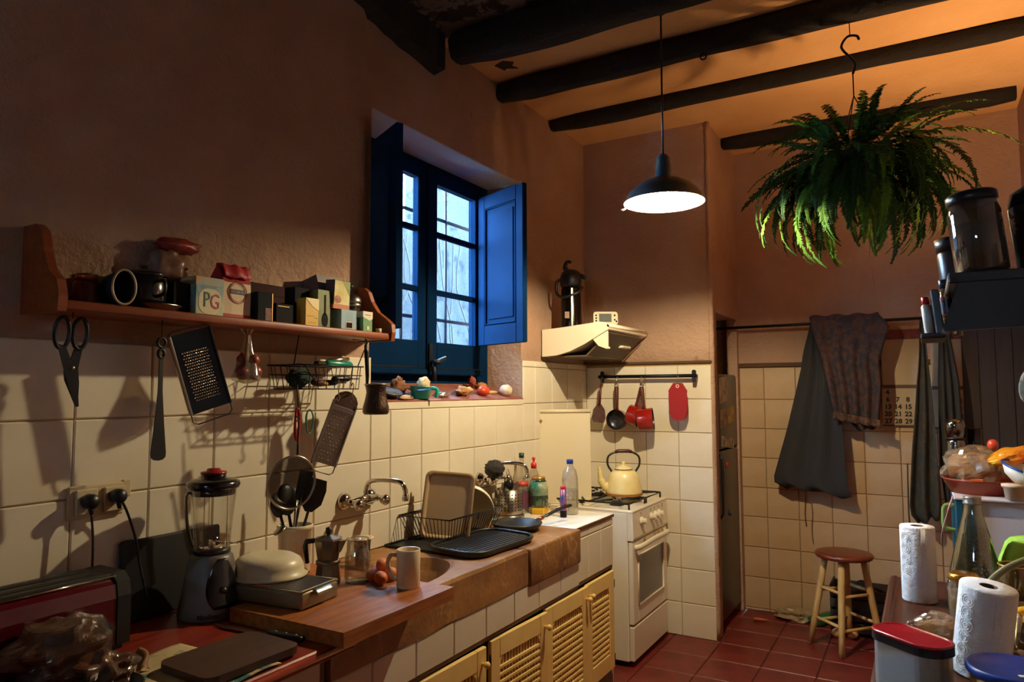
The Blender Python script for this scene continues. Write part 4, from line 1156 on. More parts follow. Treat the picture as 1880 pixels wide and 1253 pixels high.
part('body', MB().ell((0, 0, 0), (0.036, 0.018, 0.016), 14, 8), mat('wood_dark', (92, 56, 40), 0.5), t)
part('end', MB().ell((0.022, -0.008, -0.006), (0.016, 0.012, 0.009), 12, 8), mat('yellow_orange', (216, 150, 50), 0.5), t)
for k, (y, z, l, r, lab) in enumerate(((1.90, 1.580, 0.10, 0.012, 'lower'), (1.95, 1.595, 0.09, 0.013, 'upper'))):
    t = thing('tool_handle', 'black tool handle in the basket under the green peeler, ' + lab + ' one', 'utensil', (0.15 + .02 * k, y, z), (0, 0, PI / 2))
    part('handle', MB().tube([(-l / 2, 0, 0), (-l / 2 + .01, 0, 0), (l / 2 - .01, 0, 0.004), (l / 2, 0, 0.004)], [r * .6, r, r * .9, r * .5], 8), M_black, t)
    part('shaft', MB().tube([(l / 2, 0, 0.004), (l / 2 + 0.05, 0.005, 0.004)], 0.004, 6), M_steel, t)
t = thing('whisk', 'thin steel kitchen tools with white handle ends poking over the basket', 'utensil', (0.14, 1.97, 1.662), (0, 0, PI / 2))
part('blade', MB().tube([(-0.06, 0, 0.0), (0.0, 0, 0.006), (0.05, 0.0, 0.012)], [0.004, 0.006, 0.004], 6, flat=2.0), M_steel, t)
part('tip', MB().ell((-0.085, 0, -0.002), (0.022, 0.010, 0.008), 12, 8), M_cream, t)
# rubber bands
def band(label, y, z, col, w, h, n, x=0.195):
    t = thing('rubber_band', label, 'band', (x, y, z), R90)
    for q in range(n):
        ph = random.uniform(-.004, .004)
        part('loop', MB().tube([(w * math.cos(a) * (1 + .12 * math.sin(3 * a + q)) + ph, 0.003 * q, h * math.sin(a)) for a in [2 * PI * k / 22 for k in range(22)]], 0.0022, 5, True), col, t)
    return t
t = band('bunch of red rubber bands hanging from a string at the basket corner', 1.722, 1.440, mat('rubber_red', (176, 30, 36), 0.5), 0.009, 0.056, 4)
part('string', MB().tube([(-0.002, 0, 0.056), (-0.006, 0, 0.10), (-0.008, 0, 0.135)], 0.002, 6), M_black, t)
part('string', MB().tube([(0.002, 0, -0.056), (0.002, 0, -0.10)], 0.0015, 6), M_black, t)
band('single green rubber band hanging right of the red ones', 1.773, 1.448, mat('rubber_green', (40, 110, 84), 0.5), 0.016, 0.041, 2)
# S-hooks carrying the grater
for k, (y, z) in enumerate(((1.905, 1.548), (1.978, 1.540))):
    t = single('wire_hook', MB().tube(spl([(0, -0.006, 0.03), (0, 0.0, 0.042), (0, 0.006, 0.03), (0, 0.0, 0.0), (0, 0.008, -0.02), (0, 0.0, -0.032), (0, -0.007, -0.022)]), 0.0018, 6), M_chrome,
               ('left' if k == 0 else 'right') + ' bright wire hook below the basket, holding the coarse grater', 'hook', (0.2, y, z))
# sieve
M_mesh = screen_mat('sieve_gauze', (60, 54, 48), 900.0, 0.55)
t = thing('sieve', 'round wire sieve with a steel rim hanging in front of the utensil crock', 'sieve', (0.185, 1.708, 1.246), (0.10, 0, PI / 2 - 0.30))
part('rim', MB().tube([(0.083 * math.cos(a), 0, 0.089 * math.sin(a)) for a in [2 * PI * k / 40 for k in range(40)]], 0.0038, 8, True), M_steel, t)
part('gauze', MB().lathe_open([(0.083, 0.0), (0.076, 0.022), (0.055, 0.042), (0.028, 0.052), (0.0, 0.055)], 32, M=Matrix.Rotation(-PI / 2, 4, 'X'), sy=1.06), M_mesh, t)
part('handle', MB().tube([(0.012, 0, 0.089), (0.010, 0, 0.20), (0.008, 0, 0.215)], 0.0025, 6), M_wire, t)
part('hook', MB().tube(arc((0.004, 0, 0.215), 0.008, 0, 1.6 * PI, 10), 0.002, 6), M_wire, t)
# cezve
M_cop = mat('hammered_copper', (74, 56, 46), 0.35, 0.85, bump=0.9, bscale=110, bdist=0.003)
t = thing('coffee_pot', 'hammered dark copper Turkish coffee pot hanging by its long handle', 'coffee pot', (0.19, 2.120, 1.462), (0, 0, PI / 2))
part('body', MB().lathe_open([(0.0, 0.0), (0.046, 0.0), (0.0515, 0.010), (0.050, 0.028), (0.041, 0.062), (0.037, 0.085), (0.040, 0.104), (0.044, 0.116), (0.041, 0.116), (0.035, 0.088), (0.038, 0.06), (0.046, 0.02), (0.0, 0.006)], 30), M_cop, t)
part('rim', MB().tube([(0.0435 * math.cos(a), 0.0435 * math.sin(a), 0.116) for a in [2 * PI * k / 30 for k in range(30)]], 0.0028, 6, True), M_steel, t)
part('handle', MB().tube([(-0.030, 0.02, 0.112), (-0.034, 0.015, 0.15), (-0.046, 0.01, 0.24), (-0.052, 0.01, 0.268)], [0.005, 0.0075, 0.0085, 0.005], 8), M_black, t)
part('hook', MB().tube(spl([(-0.052, 0.01, 0.268), (-0.056, 0.01, 0.279), (-0.050, 0.01, 0.286), (-0.046, 0.01, 0.279), (-0.050, 0.01, 0.270)]), 0.002, 6), M_wire, t)
part('spout_lip', MB().box(0.038, -0.008, 0.100, 0.056, 0.008, 0.114, 0.004), M_cop, t)

# ================================================================== SOCKETS, PLUGS, CABLES
M_sock = mat('socket_cream', (206, 190, 156), 0.4)
t = thing('wall_socket', 'cream double wall socket plate on the tiles behind the toaster', 'socket', (0.008, 1.152, 1.248), R90)
part('plate', MB().box(-0.078, -0.012, -0.046, 0.078, 0.0, 0.046, 0.004), M_sock, t)
for x in (-0.032, 0.046):
    part('outlet', MB().box(x - 0.030, -0.022, -0.034, x + 0.030, -0.012, 0.036, 0.003), M_sock, t)
part('cable_cover', MB().box(0.074, -0.010, 0.0, 0.10, 0.0, 0.05, 0.003), M_sock, t)
def plug(label, y, z, cable):
    t = thing('plug', label, 'plug', (0.030, y, z))
    part('body', MB().lathe([(0.018, 0), (0.021, 0.008), (0.021, 0.026), (0.015, 0.036), (0.0, 0.038)], 20, M=Matrix.Rotation(PI / 2, 4, 'Y')), M_black, t)
    part('strain_relief', MB().tube([(0.02, 0, -0.012), (0.024, 0, -0.035)], [0.009, 0.005], 8), M_black, t)
    part('cable', MB().tube(spl(cable), 0.0036, 6), M_black, t)
    return t
plug('left black plug with a cable running straight down behind the toaster', 1.119, 1.252, [(0.024, 0, -0.03), (0.028, 0.004, -0.10), (0.03, 0.004, -0.18), (0.02, 0.008, -0.30)])
plug('right black plug with a cable curving towards the blender', 1.197, 1.257, [(0.024, 0.01, -0.02), (0.020, 0.03, -0.06), (0.018, 0.055, -0.13), (0.03, 0.062, -0.20), (0.06, 0.07, -0.30)])

# ================================================================== TAPS
def tap(label, y, z, extra=None):
    t = thing('tap', label, 'tap', (0.008, y, z))
    for yy in (-0.075, 0.075):
        part('wall_flange', MB().lathe([(0.036, 0), (0.034, 0.012), (0.022, 0.026), (0.012, 0.03)], 24, M=Matrix.Translation((0, yy, 0)) @ Matrix.Rotation(PI / 2, 4, 'Y')), M_chrome, t)
        part('handle', MB().ell((0.085, yy * 1.05, -0.006), (0.022, 0.023, 0.023), 18, 12).tube([(0.045, yy, 0), (0.085, yy * 1.05, -0.004)], [0.014, 0.010], 10), M_chrome, t)
    part('body', MB().tube([(0.0, -0.075, 0), (0.045, -0.070, 0), (0.05, 0, 0.004), (0.045, 0.070, 0), (0.0, 0.075, 0)], [0.014, 0.016, 0.019, 0.016, 0.014], 12), M_chrome, t)
    part('spout', MB().tube(spl([(0.05, 0.0, 0.0), (0.052, 0.0, 0.045), (0.066, 0.004, 0.072), (0.10, 0.010, 0.082), (0.17, 0.026, 0.082), (0.205, 0.034, 0.074), (0.222, 0.038, 0.05), (0.224, 0.038, 0.025)]), 0.0098, 12)
         .lathe([(0.012, 0.0), (0.013, 0.004), (0.013, 0.024), (0.010, 0.028)], 14, (0.224, 0.038, 0.004)), M_chrome, t)
    return t
tap('chrome wall tap with curved spout over the oval basin, nearer one', 2.215, 1.112)
tap('chrome wall tap with a brush hung on it, farther one by the bottles', 3.215, 1.092)

# ================================================================== LEFT COUNTER
M_toast_red = mat('toaster_red', (84, 9, 20), 0.22, coat=0.6)
t = thing('toaster', 'long red and black toaster at the far left of the counter', 'toaster', (0.125, 0.955, ZC))
prof_t = [(-0.085, 0.012), (-0.085, 0.13), (-0.078, 0.165), (-0.055, 0.185), (0.055, 0.185), (0.078, 0.165), (0.085, 0.13), (0.085, 0.012)]
part('shell', MB().prism([(-x, z) for x, z in prof_t], 'y', -0.20, 0.155), M_toast_red, t)
part('top_strip', MB().box(-0.06, -0.20, 0.180, 0.06, 0.158, 0.190, 0.004), M_black, t)
for x in (-0.025, 0.025):
    part('slot', MB().box(x - 0.010, -0.17, 0.1895, x + 0.010, 0.12, 0.1915), M_dark, t)
part('end_cap', MB().prism([(x * 1.04, z * 1.03) for x, z in prof_t], 'y', 0.150, 0.185), M_black, t)
part('end_cap', MB().prism([(x * 1.04, z * 1.03) for x, z in prof_t], 'y', -0.215, -0.195), M_black, t)
part('base', MB().box(-0.08, -0.19, 0.0, 0.08, 0.17, 0.014), M_black, t)
part('lever', MB().box(-0.02, 0.185, 0.12, 0.02, 0.20, 0.132, 0.003), M_black, t)
part('rim_line', MB().tube([(0.066, -0.2, 0.183), (0.066, 0.156, 0.183)], 0.003, 6), M_chrome, t)
# dark board leaning on the wall
M_board_dk = mat('board_dark', (11, 11, 13), 0.6, col2=(16, 14, 15), vscale=4, stretch=(10, 1, 10))
single('leaning_board', MB().box(-0.009, -0.165, 0, 0.009, 0.165, 0.232, 0.006), M_board_dk, 'large dark wooden board leaning on the tiles behind the blender', 'board', (0.040, 1.385, ZC), (0, -0.07, 0))
# blender
t = thing('blender', 'grey and black electric blender with clear jug and red cap', 'blender', (0.165, 1.418, ZC), (0, 0, PI / 2 - 0.45))
M_bl_grey = mat('blender_grey', (104, 97, 88), 0.4)
body = MB()
rg = []
for z, r in ((0.0, 0.088), (0.006, 0.091), (0.03, 0.088), (0.09, 0.077), (0.15, 0.066), (0.172, 0.060), (0.180, 0.052)):
    rg.append((r, z))
part('motor_base', body.lathe(rg, 32), M_bl_grey, t)
def panel_fn(u, v):
    a = -PI / 2 + 0.25 + (u - 0.5) * 1.25 * math.sqrt(max(0.02, math.sin(PI * (0.08 + 0.88 * v)))) * (1.1 - 0.25 * v)
    z = 0.034 + 0.138 * v
    r = 0.0895 + (0.061 - 0.0895) * ((z - 0.02) / 0.155) + 0.0035
    return (r * math.cos(a), r * math.sin(a), z)
part('control_panel', MB().grid(panel_fn, 12, 14), mat('black_gloss', (18, 20, 24)), t, solid=0.002)
part('speed_knob', MB().ell((0.092 * math.cos(-PI / 2 + .2), 0.086 * math.sin(-PI / 2 + .2), 0.085), (0.010, 0.010, 0.010), 14, 8), M_steel_dk, t)
text('lettering', 'Moulinex', 0.0185, mat('ink_black', (4, 4, 5), 0.5), t, (-0.022, -0.0895, 0.017), (PI / 2 - 0.1, 0, -0.24), 0.0006, 'CENTER', 0.9, 0.0006)
part('jug', MB().lathe_open([(0.046, 0.185), (0.050, 0.19), (0.054, 0.24), (0.064, 0.34), (0.068, 0.372)], 28), glass('jug_clear', (255, 255, 252), 0.14, 0.08), t)
part('jug_collar', MB().lathe([(0.052, 0.178), (0.053, 0.19), (0.050, 0.195), (0.0, 0.195)], 28), M_black, t)
part('jug_ribs', MB().box(-0.001, 0.05, 0.2, 0.001, 0.058, 0.36).box(0.03, -0.05, 0.2, 0.032, -0.044, 0.35).box(-0.034, -0.048, 0.2, -0.032, -0.042, 0.35), glass('jug_rib', (225, 218, 200), 0.3), t)
part('jug_handle', MB().tube(spl([(-0.058, 0.0, 0.36), (-0.075, -0.004, 0.355), (-0.072, -0.002, 0.28), (-0.060, 0, 0.225), (-0.052, 0, 0.205)]), 0.008, 8, flat=0.6), glass('jug_handle_clear', (120, 112, 100), 0.5), t)
part('blades', MB().lathe([(0.0, 0.196), (0.012, 0.196), (0.008, 0.212), (0.0, 0.214)], 12).box(-0.034, -0.005, 0.209, 0.034, 0.005, 0.211, M=Matrix.Rotation(0.2, 4, 'Y') @ Matrix.Translation((0, 0, 0))).box(-0.005, -0.034, 0.210, 0.005, 0.034, 0.212).lathe([(0.04, 0.197), (0.03, 0.199), (0.0, 0.199)], 24), M_chrome, t)
part('lid', MB().lathe([(0.064, 0.368), (0.073, 0.372), (0.077, 0.382), (0.074, 0.392), (0.06, 0.398), (0.036, 0.400), (0.036, 0.414), (0.0, 0.414)], 32).lathe([(0.062, 0.352), (0.063, 0.372), (0.0, 0.372)], 28), mat('black_gloss', (18, 20, 24)), t)
part('cap', MB().lathe([(0.036, 0.414), (0.038, 0.417), (0.036, 0.421), (0.022, 0.4215), (0.018, 0.430), (0.0, 0.432)], 24), mat('cap_red', (150, 40, 34), 0.3), t)
# crumpled foil / brown paper bag in front of the toaster
M_foil = mat('brown_wrapper', (110, 70, 44), 0.34, col2=(34, 27, 26), vscale=6, bump=0.7, bscale=14, coat=0.4)
t = thing('paper_wrapper', 'crumpled shiny brown wrapper heaped in front of the toaster', 'bag', (0.305, 0.905, ZC))
def crump(c, r, seed, nu=34, nv=20, d=0.5, s=2.4):
    mb = MB()
    mb.ell(c, r, nu, nv, disp=d, dscale=s, seed=seed)
    mb.v = [(x, y, max(z, 0.002)) for x, y, z in mb.v]
    mb.sm = [False] * len(mb.sm)
    return mb
part('crumple', crump((-0.02, 0.03, 0.065), (0.09, 0.105, 0.075), 2.0, 60, 36, 0.45, 2.0), M_foil, t)
part('crumple', crump((0.09, 0.06, 0.03), (0.07, 0.065, 0.04), 6.0, 56, 32, 0.5, 2.2), M_foil, t)
part('torn_flap', MB().grid(lambda u, v: (0.06 + 0.06 * v, 0.125 + 0.04 * u + 0.01 * math.sin(v * 5), 0.008 + 0.028 * (1 - v) * u + 0.005 * (1 + math.sin(8 * u + 3 * v))), 8, 8), mat('wrapper_pale', (150, 112, 76), 0.4), t, solid=0.001)
# dark plate edge at the very bottom left
t = thing('dark_pan', 'dark shallow pan with bright rim at the bottom left corner', 'pan', (0.46, 0.92, ZC))
part('dish', MB().lathe_open([(0.0, 0.004), (0.06, 0.004), (0.085, 0.022), (0.088, 0.022), (0.062, 0.0), (0.0, 0.0)], 30), M_black, t)
part('rim', MB().tube([(0.087 * math.cos(a), 0.087 * math.sin(a), 0.022) for a in [2 * PI * k / 32 for k in range(32)]], 0.0018, 6, True), M_steel, t)
# cloth under the cutting board
M_cloth = mat('cloth_cream_teal', (206, 184, 140), 0.9, col2=(60, 112, 112), vscale=14, lo=0.52, hi=0.62, bump=0.5, bscale=90)
def cloth_fn(u, v):
    x = 0.33 + 0.33 * v
    y = 0.97 + 0.235 * u + 0.02 * v
    return (x, y + 0.02 * v, ZC + 0.003 + 0.0025 * (1 + math.sin(u * 9 + v * 7)))
single('tea_towel', MB().grid(cloth_fn, 24, 24), M_cloth, 'cream and teal patterned tea towel under the dark cutting board', 'cloth', solid=0.002)
# dark cutting board
M_cb = mat('board_walnut', (52, 29, 18), 0.5, col2=(78, 44, 26), vscale=4, stretch=(10, 1.5, 10), bump=0.1, bscale=30)
poly = [(x, y) for x, y in rrect(0.20, 0.265, 0.03)]
single('cutting_board', MB().prism(poly, 'z', 0.0, 0.018), M_cb, 'worn dark cutting board lying on the tea towel at the front left', 'board', (0.548, 1.190, ZC + 0.009), (0, 0.0, -0.04))
# knife
t = thing('knife', 'long kitchen knife with black handle lying behind the dark cutting board', 'knife', (0.440, 1.364, ZC + 0.001), (0, 0, 0.08))
part('blade', MB().prism([(-0.17, 0.004), (-0.12, -0.008), (0.04, -0.012), (0.04, 0.012), (-0.08, 0.011)], 'z', 0.004, 0.006), M_steel, t)
part('handle', MB().box(0.035, -0.012, 0.0, 0.155, 0.012, 0.018, 0.006, seg=2), M_black, t)
part('rivets', MB().lathe([(0.004, 0.0), (0.004, 0.019), (0, 0.0192)], 8, (0.06, 0, 0)).lathe([(0.004, 0.0), (0.004, 0.019), (0, 0.0192)], 8, (0.095, 0, 0)).lathe([(0.004, 0.0), (0.004, 0.019), (0, 0.0192)], 8, (0.13, 0, 0)), M_steel, t)

# ================================================================== WOODEN BOARD AND WHAT STANDS ON IT
M_oak = mat('board_oak', (180, 108, 44), 0.5, col2=(134, 72, 30), vscale=3, stretch=(14, 1.4, 14), vdet=7, bump=0.15, bscale=30)
ZB = 0.93
single('worktop_board', MB().prism([(0.275, 1.400), (0.715, 1.400), (0.715, 1.895), (0.03, 1.895), (0.03, 1.535), (0.275, 1.535)], 'z', ZC + 0.001, ZB), M_oak, 'thick oak board laid over the left part of the stone sink', 'board')
# steel tin with lid
t = thing('lidded_tin', 'rectangular metal tin with a dark flat lid and bright side clip', 'tin', (0.335, 1.535, ZB), (0, 0, 0.10))
M_tin = mat('tin_metal', (150, 136, 112), 0.4, 0.7)
part('body', MB().box(-0.155, -0.078, 0.0, 0.145, 0.085, 0.050, 0.008, seg=2), M_tin, t)
part('lid', MB().box(-0.150, -0.073, 0.050, 0.140, 0.080, 0.054, 0.003), mat('tin_lid', (66, 58, 50), 0.45, 0.5), t)
part('rim', MB().tube([(-0.153, -0.076, 0.051), (0.143, -0.076, 0.051), (0.143, 0.083, 0.051), (-0.153, 0.083, 0.051)], 0.003, 6, True), M_tin, t)
part('clip', MB().grid(lambda u, v: (0.147 + 0.014 * math.sin(PI * v * 0.6), -0.035 + 0.085 * u, 0.050 - 0.018 * v), 6, 4), M_steel, t, solid=0.002)
part('red_edge', MB().box(-0.12, -0.0738, 0.0525, 0.02, -0.07, 0.0555), mat('edge_rust', (130, 50, 36), 0.5), t)
# white dome bowl on top
M_milk = mat('plastic_milky', (224, 212, 180), 0.35)
t = thing('plastic_cover', 'milky white oval plastic cover upside down on the metal tin', 'bowl', (0.250, 1.560, ZB + 0.055))
part('dome', MB().lathe_open([(0.118, 0.0), (0.119, 0.006), (0.108, 0.011), (0.105, 0.03), (0.096, 0.048), (0.078, 0.058), (0.05, 0.062), (0.0, 0.063)], 36, sx=1.05, sy=0.92), M_milk, t, solid=0.002)
# crock with utensils
t = thing('utensil_crock', 'white ceramic crock holding black kitchen utensils', 'crock', (0.135, 1.772, ZB))
part('crock', MB().lathe_open([(0.0, 0.006), (0.046, 0.006), (0.050, 0.0), (0.052, 0.01), (0.057, 0.148), (0.061, 0.150), (0.061, 0.162), (0.057, 0.164), (0.053, 0.160), (0.050, 0.02), (0.0, 0.012)], 30), mat('ceramic_white', (226, 212, 184), 0.3), t)
def utensil(label, dx, dy, dz, rot, head):
    u = thing('utensil', label, 'utensil', (0.135 + dx, 1.772 + dy, ZB + dz), rot, None)
    part('handle', MB().tube([(0, 0, -0.10), (0, 0, 0.09)], [0.006, 0.005], 8), M_black, u)
    part('head', head, M_black, u)
    return u
utensil('black flat spatula leaning right in the white crock', 0.0, 0.030, 0.125, (0.12, 0.24, PI / 2 - .55), MB().prism([(-0.012, 0.08), (0.012, 0.08), (0.038, 0.11), (0.042, 0.16), (0.034, 0.195), (-0.026, 0.20), (-0.038, 0.165), (-0.032, 0.105)], 'y', -0.003, 0.003))
utensil('black square-ended turner at the back of the white crock', -0.022, 0.022, 0.16, (0.0, 0.20, PI / 2 - .55), MB().box(-0.024, -0.002, 0.08, 0.024, 0.003, 0.185, 0.002))
utensil('black ladle bowl behind the sieve in the white crock', 0.01, -0.020, 0.125, (-0.1, -0.14, PI / 2), MB().ell((0, 0, 0.13), (0.042, 0.018, 0.055), 16, 10))
utensil('slotted black spoon at the left of the white crock', -0.01, -0.028, 0.12, (0.0, -0.34, PI / 2), MB().ell((0, 0, 0.125), (0.030, 0.010, 0.045), 14, 10))
u = thing('utensil', 'steel spoon hooked over the left rim of the white crock', 'utensil', (0.15, 1.735, ZB + 0.15), (0, -0.5, PI / 2))
part('handle', MB().tube([(0.02, 0, -0.09), (0, 0, 0.0), (-0.012, 0, 0.02)], [0.003, 0.004, 0.004], 8, flat=1.5), M_steel, u)
part('head', MB().ell((-0.035, 0, 0.028), (0.026, 0.017, 0.007), 14, 8), M_steel, u)
u = thing('utensil', 'thin steel-handled tool standing upright in the white crock', 'utensil', (0.150, 1.752, ZB + 0.14), (0.06, 0.03, PI / 2))
part('handle', MB().tube([(0, 0, -0.10), (0, 0, 0.11)], 0.004, 8), M_steel, u)
# moka pot
t = thing('moka_pot', 'eight-sided aluminium moka pot standing on the oak board', 'coffee pot', (0.335, 1.728, ZB), (0, 0, 0.3))
M_alu = mat('aluminium_dull', (126, 112, 98), 0.35, 0.9)
part('boiler', MB().lathe([(0.0, 0.0), (0.042, 0.0), (0.043, 0.008), (0.037, 0.058), (0.036, 0.064)], 8, smooth=False), M_alu, t)
part('collar', MB().lathe([(0.036, 0.062), (0.039, 0.064), (0.039, 0.074), (0.035, 0.076)], 24), M_alu, t)
part('jug', MB().lathe([(0.033, 0.074), (0.035, 0.08), (0.045, 0.138), (0.046, 0.14)], 8, smooth=False), M_alu, t)
part('lid', MB().lathe([(0.046, 0.140), (0.044, 0.146), (0.012, 0.154), (0.0, 0.154)], 8, smooth=False), M_alu, t)
part('knob', MB().lathe([(0.006, 0.152), (0.006, 0.158), (0.010, 0.164), (0.009, 0.178), (0.0, 0.180)], 12), M_black, t)
part('spout', MB().prism([(0.040, 0.10), (0.060, 0.140), (0.040, 0.140)], 'y', -0.010, 0.010), M_alu, t)
part('handle', MB().tube([(-0.044, 0, 0.135), (-0.078, 0, 0.130), (-0.082, 0, 0.115), (-0.074, 0, 0.06)], [0.008, 0.009, 0.009, 0.007], 8), M_black, t)
# glass jar
M_clear = glass('clear_glass', (236, 234, 222), 0.40, 0.14, dens=0.07)
t = thing('glass_jar', 'empty ribbed glass jar between the moka pot and the eggs', 'jar', (0.405, 1.790, ZB))
pj = [(0.0, 0.004), (0.036, 0.004), (0.040, 0.010)]
for k in range(6):
    pj += [(0.0425, 0.018 + k * 0.012), (0.0405, 0.024 + k * 0.012)]
pj += [(0.040, 0.092), (0.036, 0.100), (0.035, 0.135), (0.037, 0.138)]
part('jar', MB().lathe_open(pj, 28), M_clear, t)
part('rim', MB().tube([(0.037 * math.cos(a), 0.037 * math.sin(a), 0.138) for a in [2 * PI * k / 28 for k in range(28)]], 0.0018, 6, True), M_clear, t)
part('base', MB().lathe([(0.036, 0.0), (0.038, 0.004), (0.0, 0.007)], 28), M_clear, t)
# dark cup behind the jar
t = thing('plastic_cup', 'dark cup with pale rim standing on the stone behind the glass jar', 'cup', (0.160, 2.085, ZC + 0.001))
part('cup', MB().lathe_open([(0.0, 0.0), (0.026, 0.0), (0.033, 0.105), (0.031, 0.105), (0.024, 0.004), (0.0, 0.003)], 24), glass('smoke_glass', (34, 26, 24), 0.12, dens=0.7), t)
part('pale_lid', MB().lathe([(0.0, 0.100), (0.044, 0.102), (0.044, 0.105), (0.0, 0.105)], 24), M_cream, t)
# eggs
M_egg = mat('egg_brown', (204, 112, 58), 0.55, col2=(190, 98, 48), vscale=12)
def egg(label, x, y, z, rot):
    pr_ = []
    for k in range(13):
        tt = PI * k / 12
        r = 0.0215 * math.sin(tt) * (1 + 0.10 * math.cos(tt))
        pr_.append((max(r, 0.0), -0.028 * math.cos(tt)))
    single('egg', MB().lathe(pr_, 20), M_egg, label, 'egg', (x, y, z), rot, 'brown eggs on the oak board')
egg('brown egg at the back of the pile, touching the jar', 0.425, 1.862, ZB + 0.0235, (1.4, 0.2, 0.4))
egg('brown egg lying in front, lowest in the picture', 0.500, 1.795, ZB + 0.0225, (1.5, 0, 1.0))
egg('brown egg on the right, pointing at the white mug', 0.492, 1.850, ZB + 0.0225, (1.5, 0.1, -0.6))
egg('brown egg in the middle, resting on top of the others', 0.470, 1.838, ZB + 0.052, (1.3, 0.3, 0.2))
egg('brown egg low at the back left of the pile', 0.448, 1.815, ZB + 0.0225, (1.5, 0, 0.3))
# mug
t = thing('mug', 'tall cream mug with handle to the left, on the right end of the board', 'mug', (0.590, 1.822, ZB), (0, 0, 0.45))
M_mug = mat('mug_cream', (228, 210, 176), 0.25)
part('cup', MB().lathe_open([(0.0, 0.0), (0.035, 0.0), (0.037, 0.004), (0.0375, 0.117), (0.0365, 0.119), (0.034, 0.117), (0.033, 0.010), (0.0, 0.008)], 32), M_mug, t)
part('handle', MB().tube(spl([(-0.036, 0, 0.098), (-0.055, 0, 0.100), (-0.066, 0, 0.080), (-0.062, 0, 0.050), (-0.048, 0, 0.028), (-0.036, 0, 0.024)]), 0.0055, 8, flat=1.3), M_mug, t)

# ================================================================== DRAINER
# dish rack
t = thing('dish_rack', 'black wire dish rack on the drainer, holding a tray and a bowl', 'dish rack', (0.150, 2.70, ZC + 0.002))
a_, b_ = 0.135, 0.22
rk = MB()
hz = 0.115
top_r = [(-a_, -b_, hz), (a_, -b_, hz), (a_, b_, hz), (-a_, b_, hz)]
bot_r = [(-a_ * .75, -b_ * .82, 0.012), (a_ * .75, -b_ * .82, 0.012), (a_ * .75, b_ * .82, 0.012), (-a_ * .75, b_ * .82, 0.012)]
part('rim', MB().tube(top_r, 0.0035, 6, True).tube(bot_r, 0.003, 6, True), M_black, t)
for i in range(4):
    i2 = (i + 1) % 4
    n_ = 20 if i % 2 else 13
    for k in range(n_ + 1):
        f = k / n_
        p0 = Vector(top_r[i]).lerp(Vector(top_r[i2]), f); p1 = Vector(bot_r[i]).lerp(Vector(bot_r[i2]), f)
        rk.tube([p0, p1], 0.0018, 5)
for k in range(14):
    f = k / 13
    p0 = Vector(bot_r[0]).lerp(Vector(bot_r[3]), f); p1 = Vector(bot_r[1]).lerp(Vector(bot_r[2]), f)
    rk.tube([p0, p1], 0.0018, 5)
o = part('wires', rk, M_black, t); o['kind'] = 'stuff'
part('feet', MB().box(-a_ * .7, -b_ * .75, 0, -a_ * .6, b_ * .75, 0.012).box(a_ * .6, -b_ * .75, 0, a_ * .7, b_ * .75, 0.012), M_black, t)
# drip tray under the rack
t = thing('drip_tray', 'dark shallow drip tray under the wire dish rack', 'tray', (0.215, 2.62, ZC + 0.001))
part('tray', MB().box(-0.19, -0.24, 0.0, 0.10, 0.26, 0.004), M_black, t)
part('lip', MB().tube([(-0.19, -0.24, 0.006), (0.10, -0.24, 0.006), (0.10, 0.26, 0.006), (-0.19, 0.26, 0.006)], 0.006, 6, True), M_black, t)
# beige tray upright
M_tray = mat('tray_beige', (176, 148, 112), 0.5)
t = thing('oven_tray', 'large beige rectangular tray standing upright in the dish rack', 'tray', (0.175, 2.600, ZC + 0.018), (-0.22, 0.07, 0.42))
part('plate', MB().prism([(p[0], p[1] + 0.135) for p in rrect(0.205, 0.275, 0.025)], 'y', -0.004, 0.004), M_tray, t)
fr_o = rrect(0.225, 0.295, 0.03); fr_i = rrect(0.185, 0.255, 0.02)
mb = MB()
nn = len(fr_o)
vs = [(p[0], -0.016, p[1] + 0.135) for p in fr_o] + [(p[0], -0.002, p[1] + 0.135) for p in fr_i] + [(p[0], -0.012, p[1] + 0.135) for p in fr_o]
fs = [(i, (i + 1) % nn, nn + (i + 1) % nn, nn + i) for i in range(nn)] + [(i, (i + 1) % nn, 2 * nn + (i + 1) % nn, 2 * nn + i) for i in range(nn)]
part('raised_rim', mb.add(vs, fs, True), M_tray, t, solid=0.003)
# white bowl on edge
t = thing('white_bowl', 'round white milky bowl standing on edge in the dish rack behind the tray', 'bowl', (0.150, 2.845, ZC + 0.128), (-1.2, 0.0, 0.45))
part('bowl', MB().lathe_open([(0.115, -0.055), (0.117, -0.050), (0.108, -0.02), (0.090, 0.015), (0.06, 0.040), (0.03, 0.048), (0.0, 0.048)], 36), mat('bowl_milky', (236, 226, 196), 0.3), t, solid=0.003)
# black roasting pan lid and frying pan
M_pan = mat('pan_black', (26, 28, 32), 0.38, bump=0.15, bscale=50)
t = thing('griddle', 'long black cast griddle plate lying at the sink edge by the mug', 'griddle', (0.385, 2.590, ZC + 0.008), (0.0, 0.02, -0.06))
pl = rrect(0.27, 0.46, 0.08, 6)
part('plate', MB().prism(pl, 'z', 0.002, 0.014), M_pan, t)
part('rim', MB().tube([(p[0], p[1], 0.018) for p in pl], 0.0075, 8, True), M_pan, t)
rb_ = MB()
for k in range(11):
    x = -0.10 + 0.02 * k
    rb_.box(x - 0.003, -0.19, 0.013, x + 0.003, 0.19, 0.0165)
part('ribs', rb_, M_pan, t)
part('finger_hole', MB().tube([(0.012 * math.cos(a), -0.195 + 0.012 * math.sin(a), 0.017) for a in [2 * PI * k / 14 for k in range(14)]], 0.003, 6, True), M_pan, t)
t = thing('frying_pan', 'black frying pan with a long handle pointing to the worktop', 'frying pan', (0.330, 2.972, ZC + 0.004), (0.0, 0.0, 0.0))
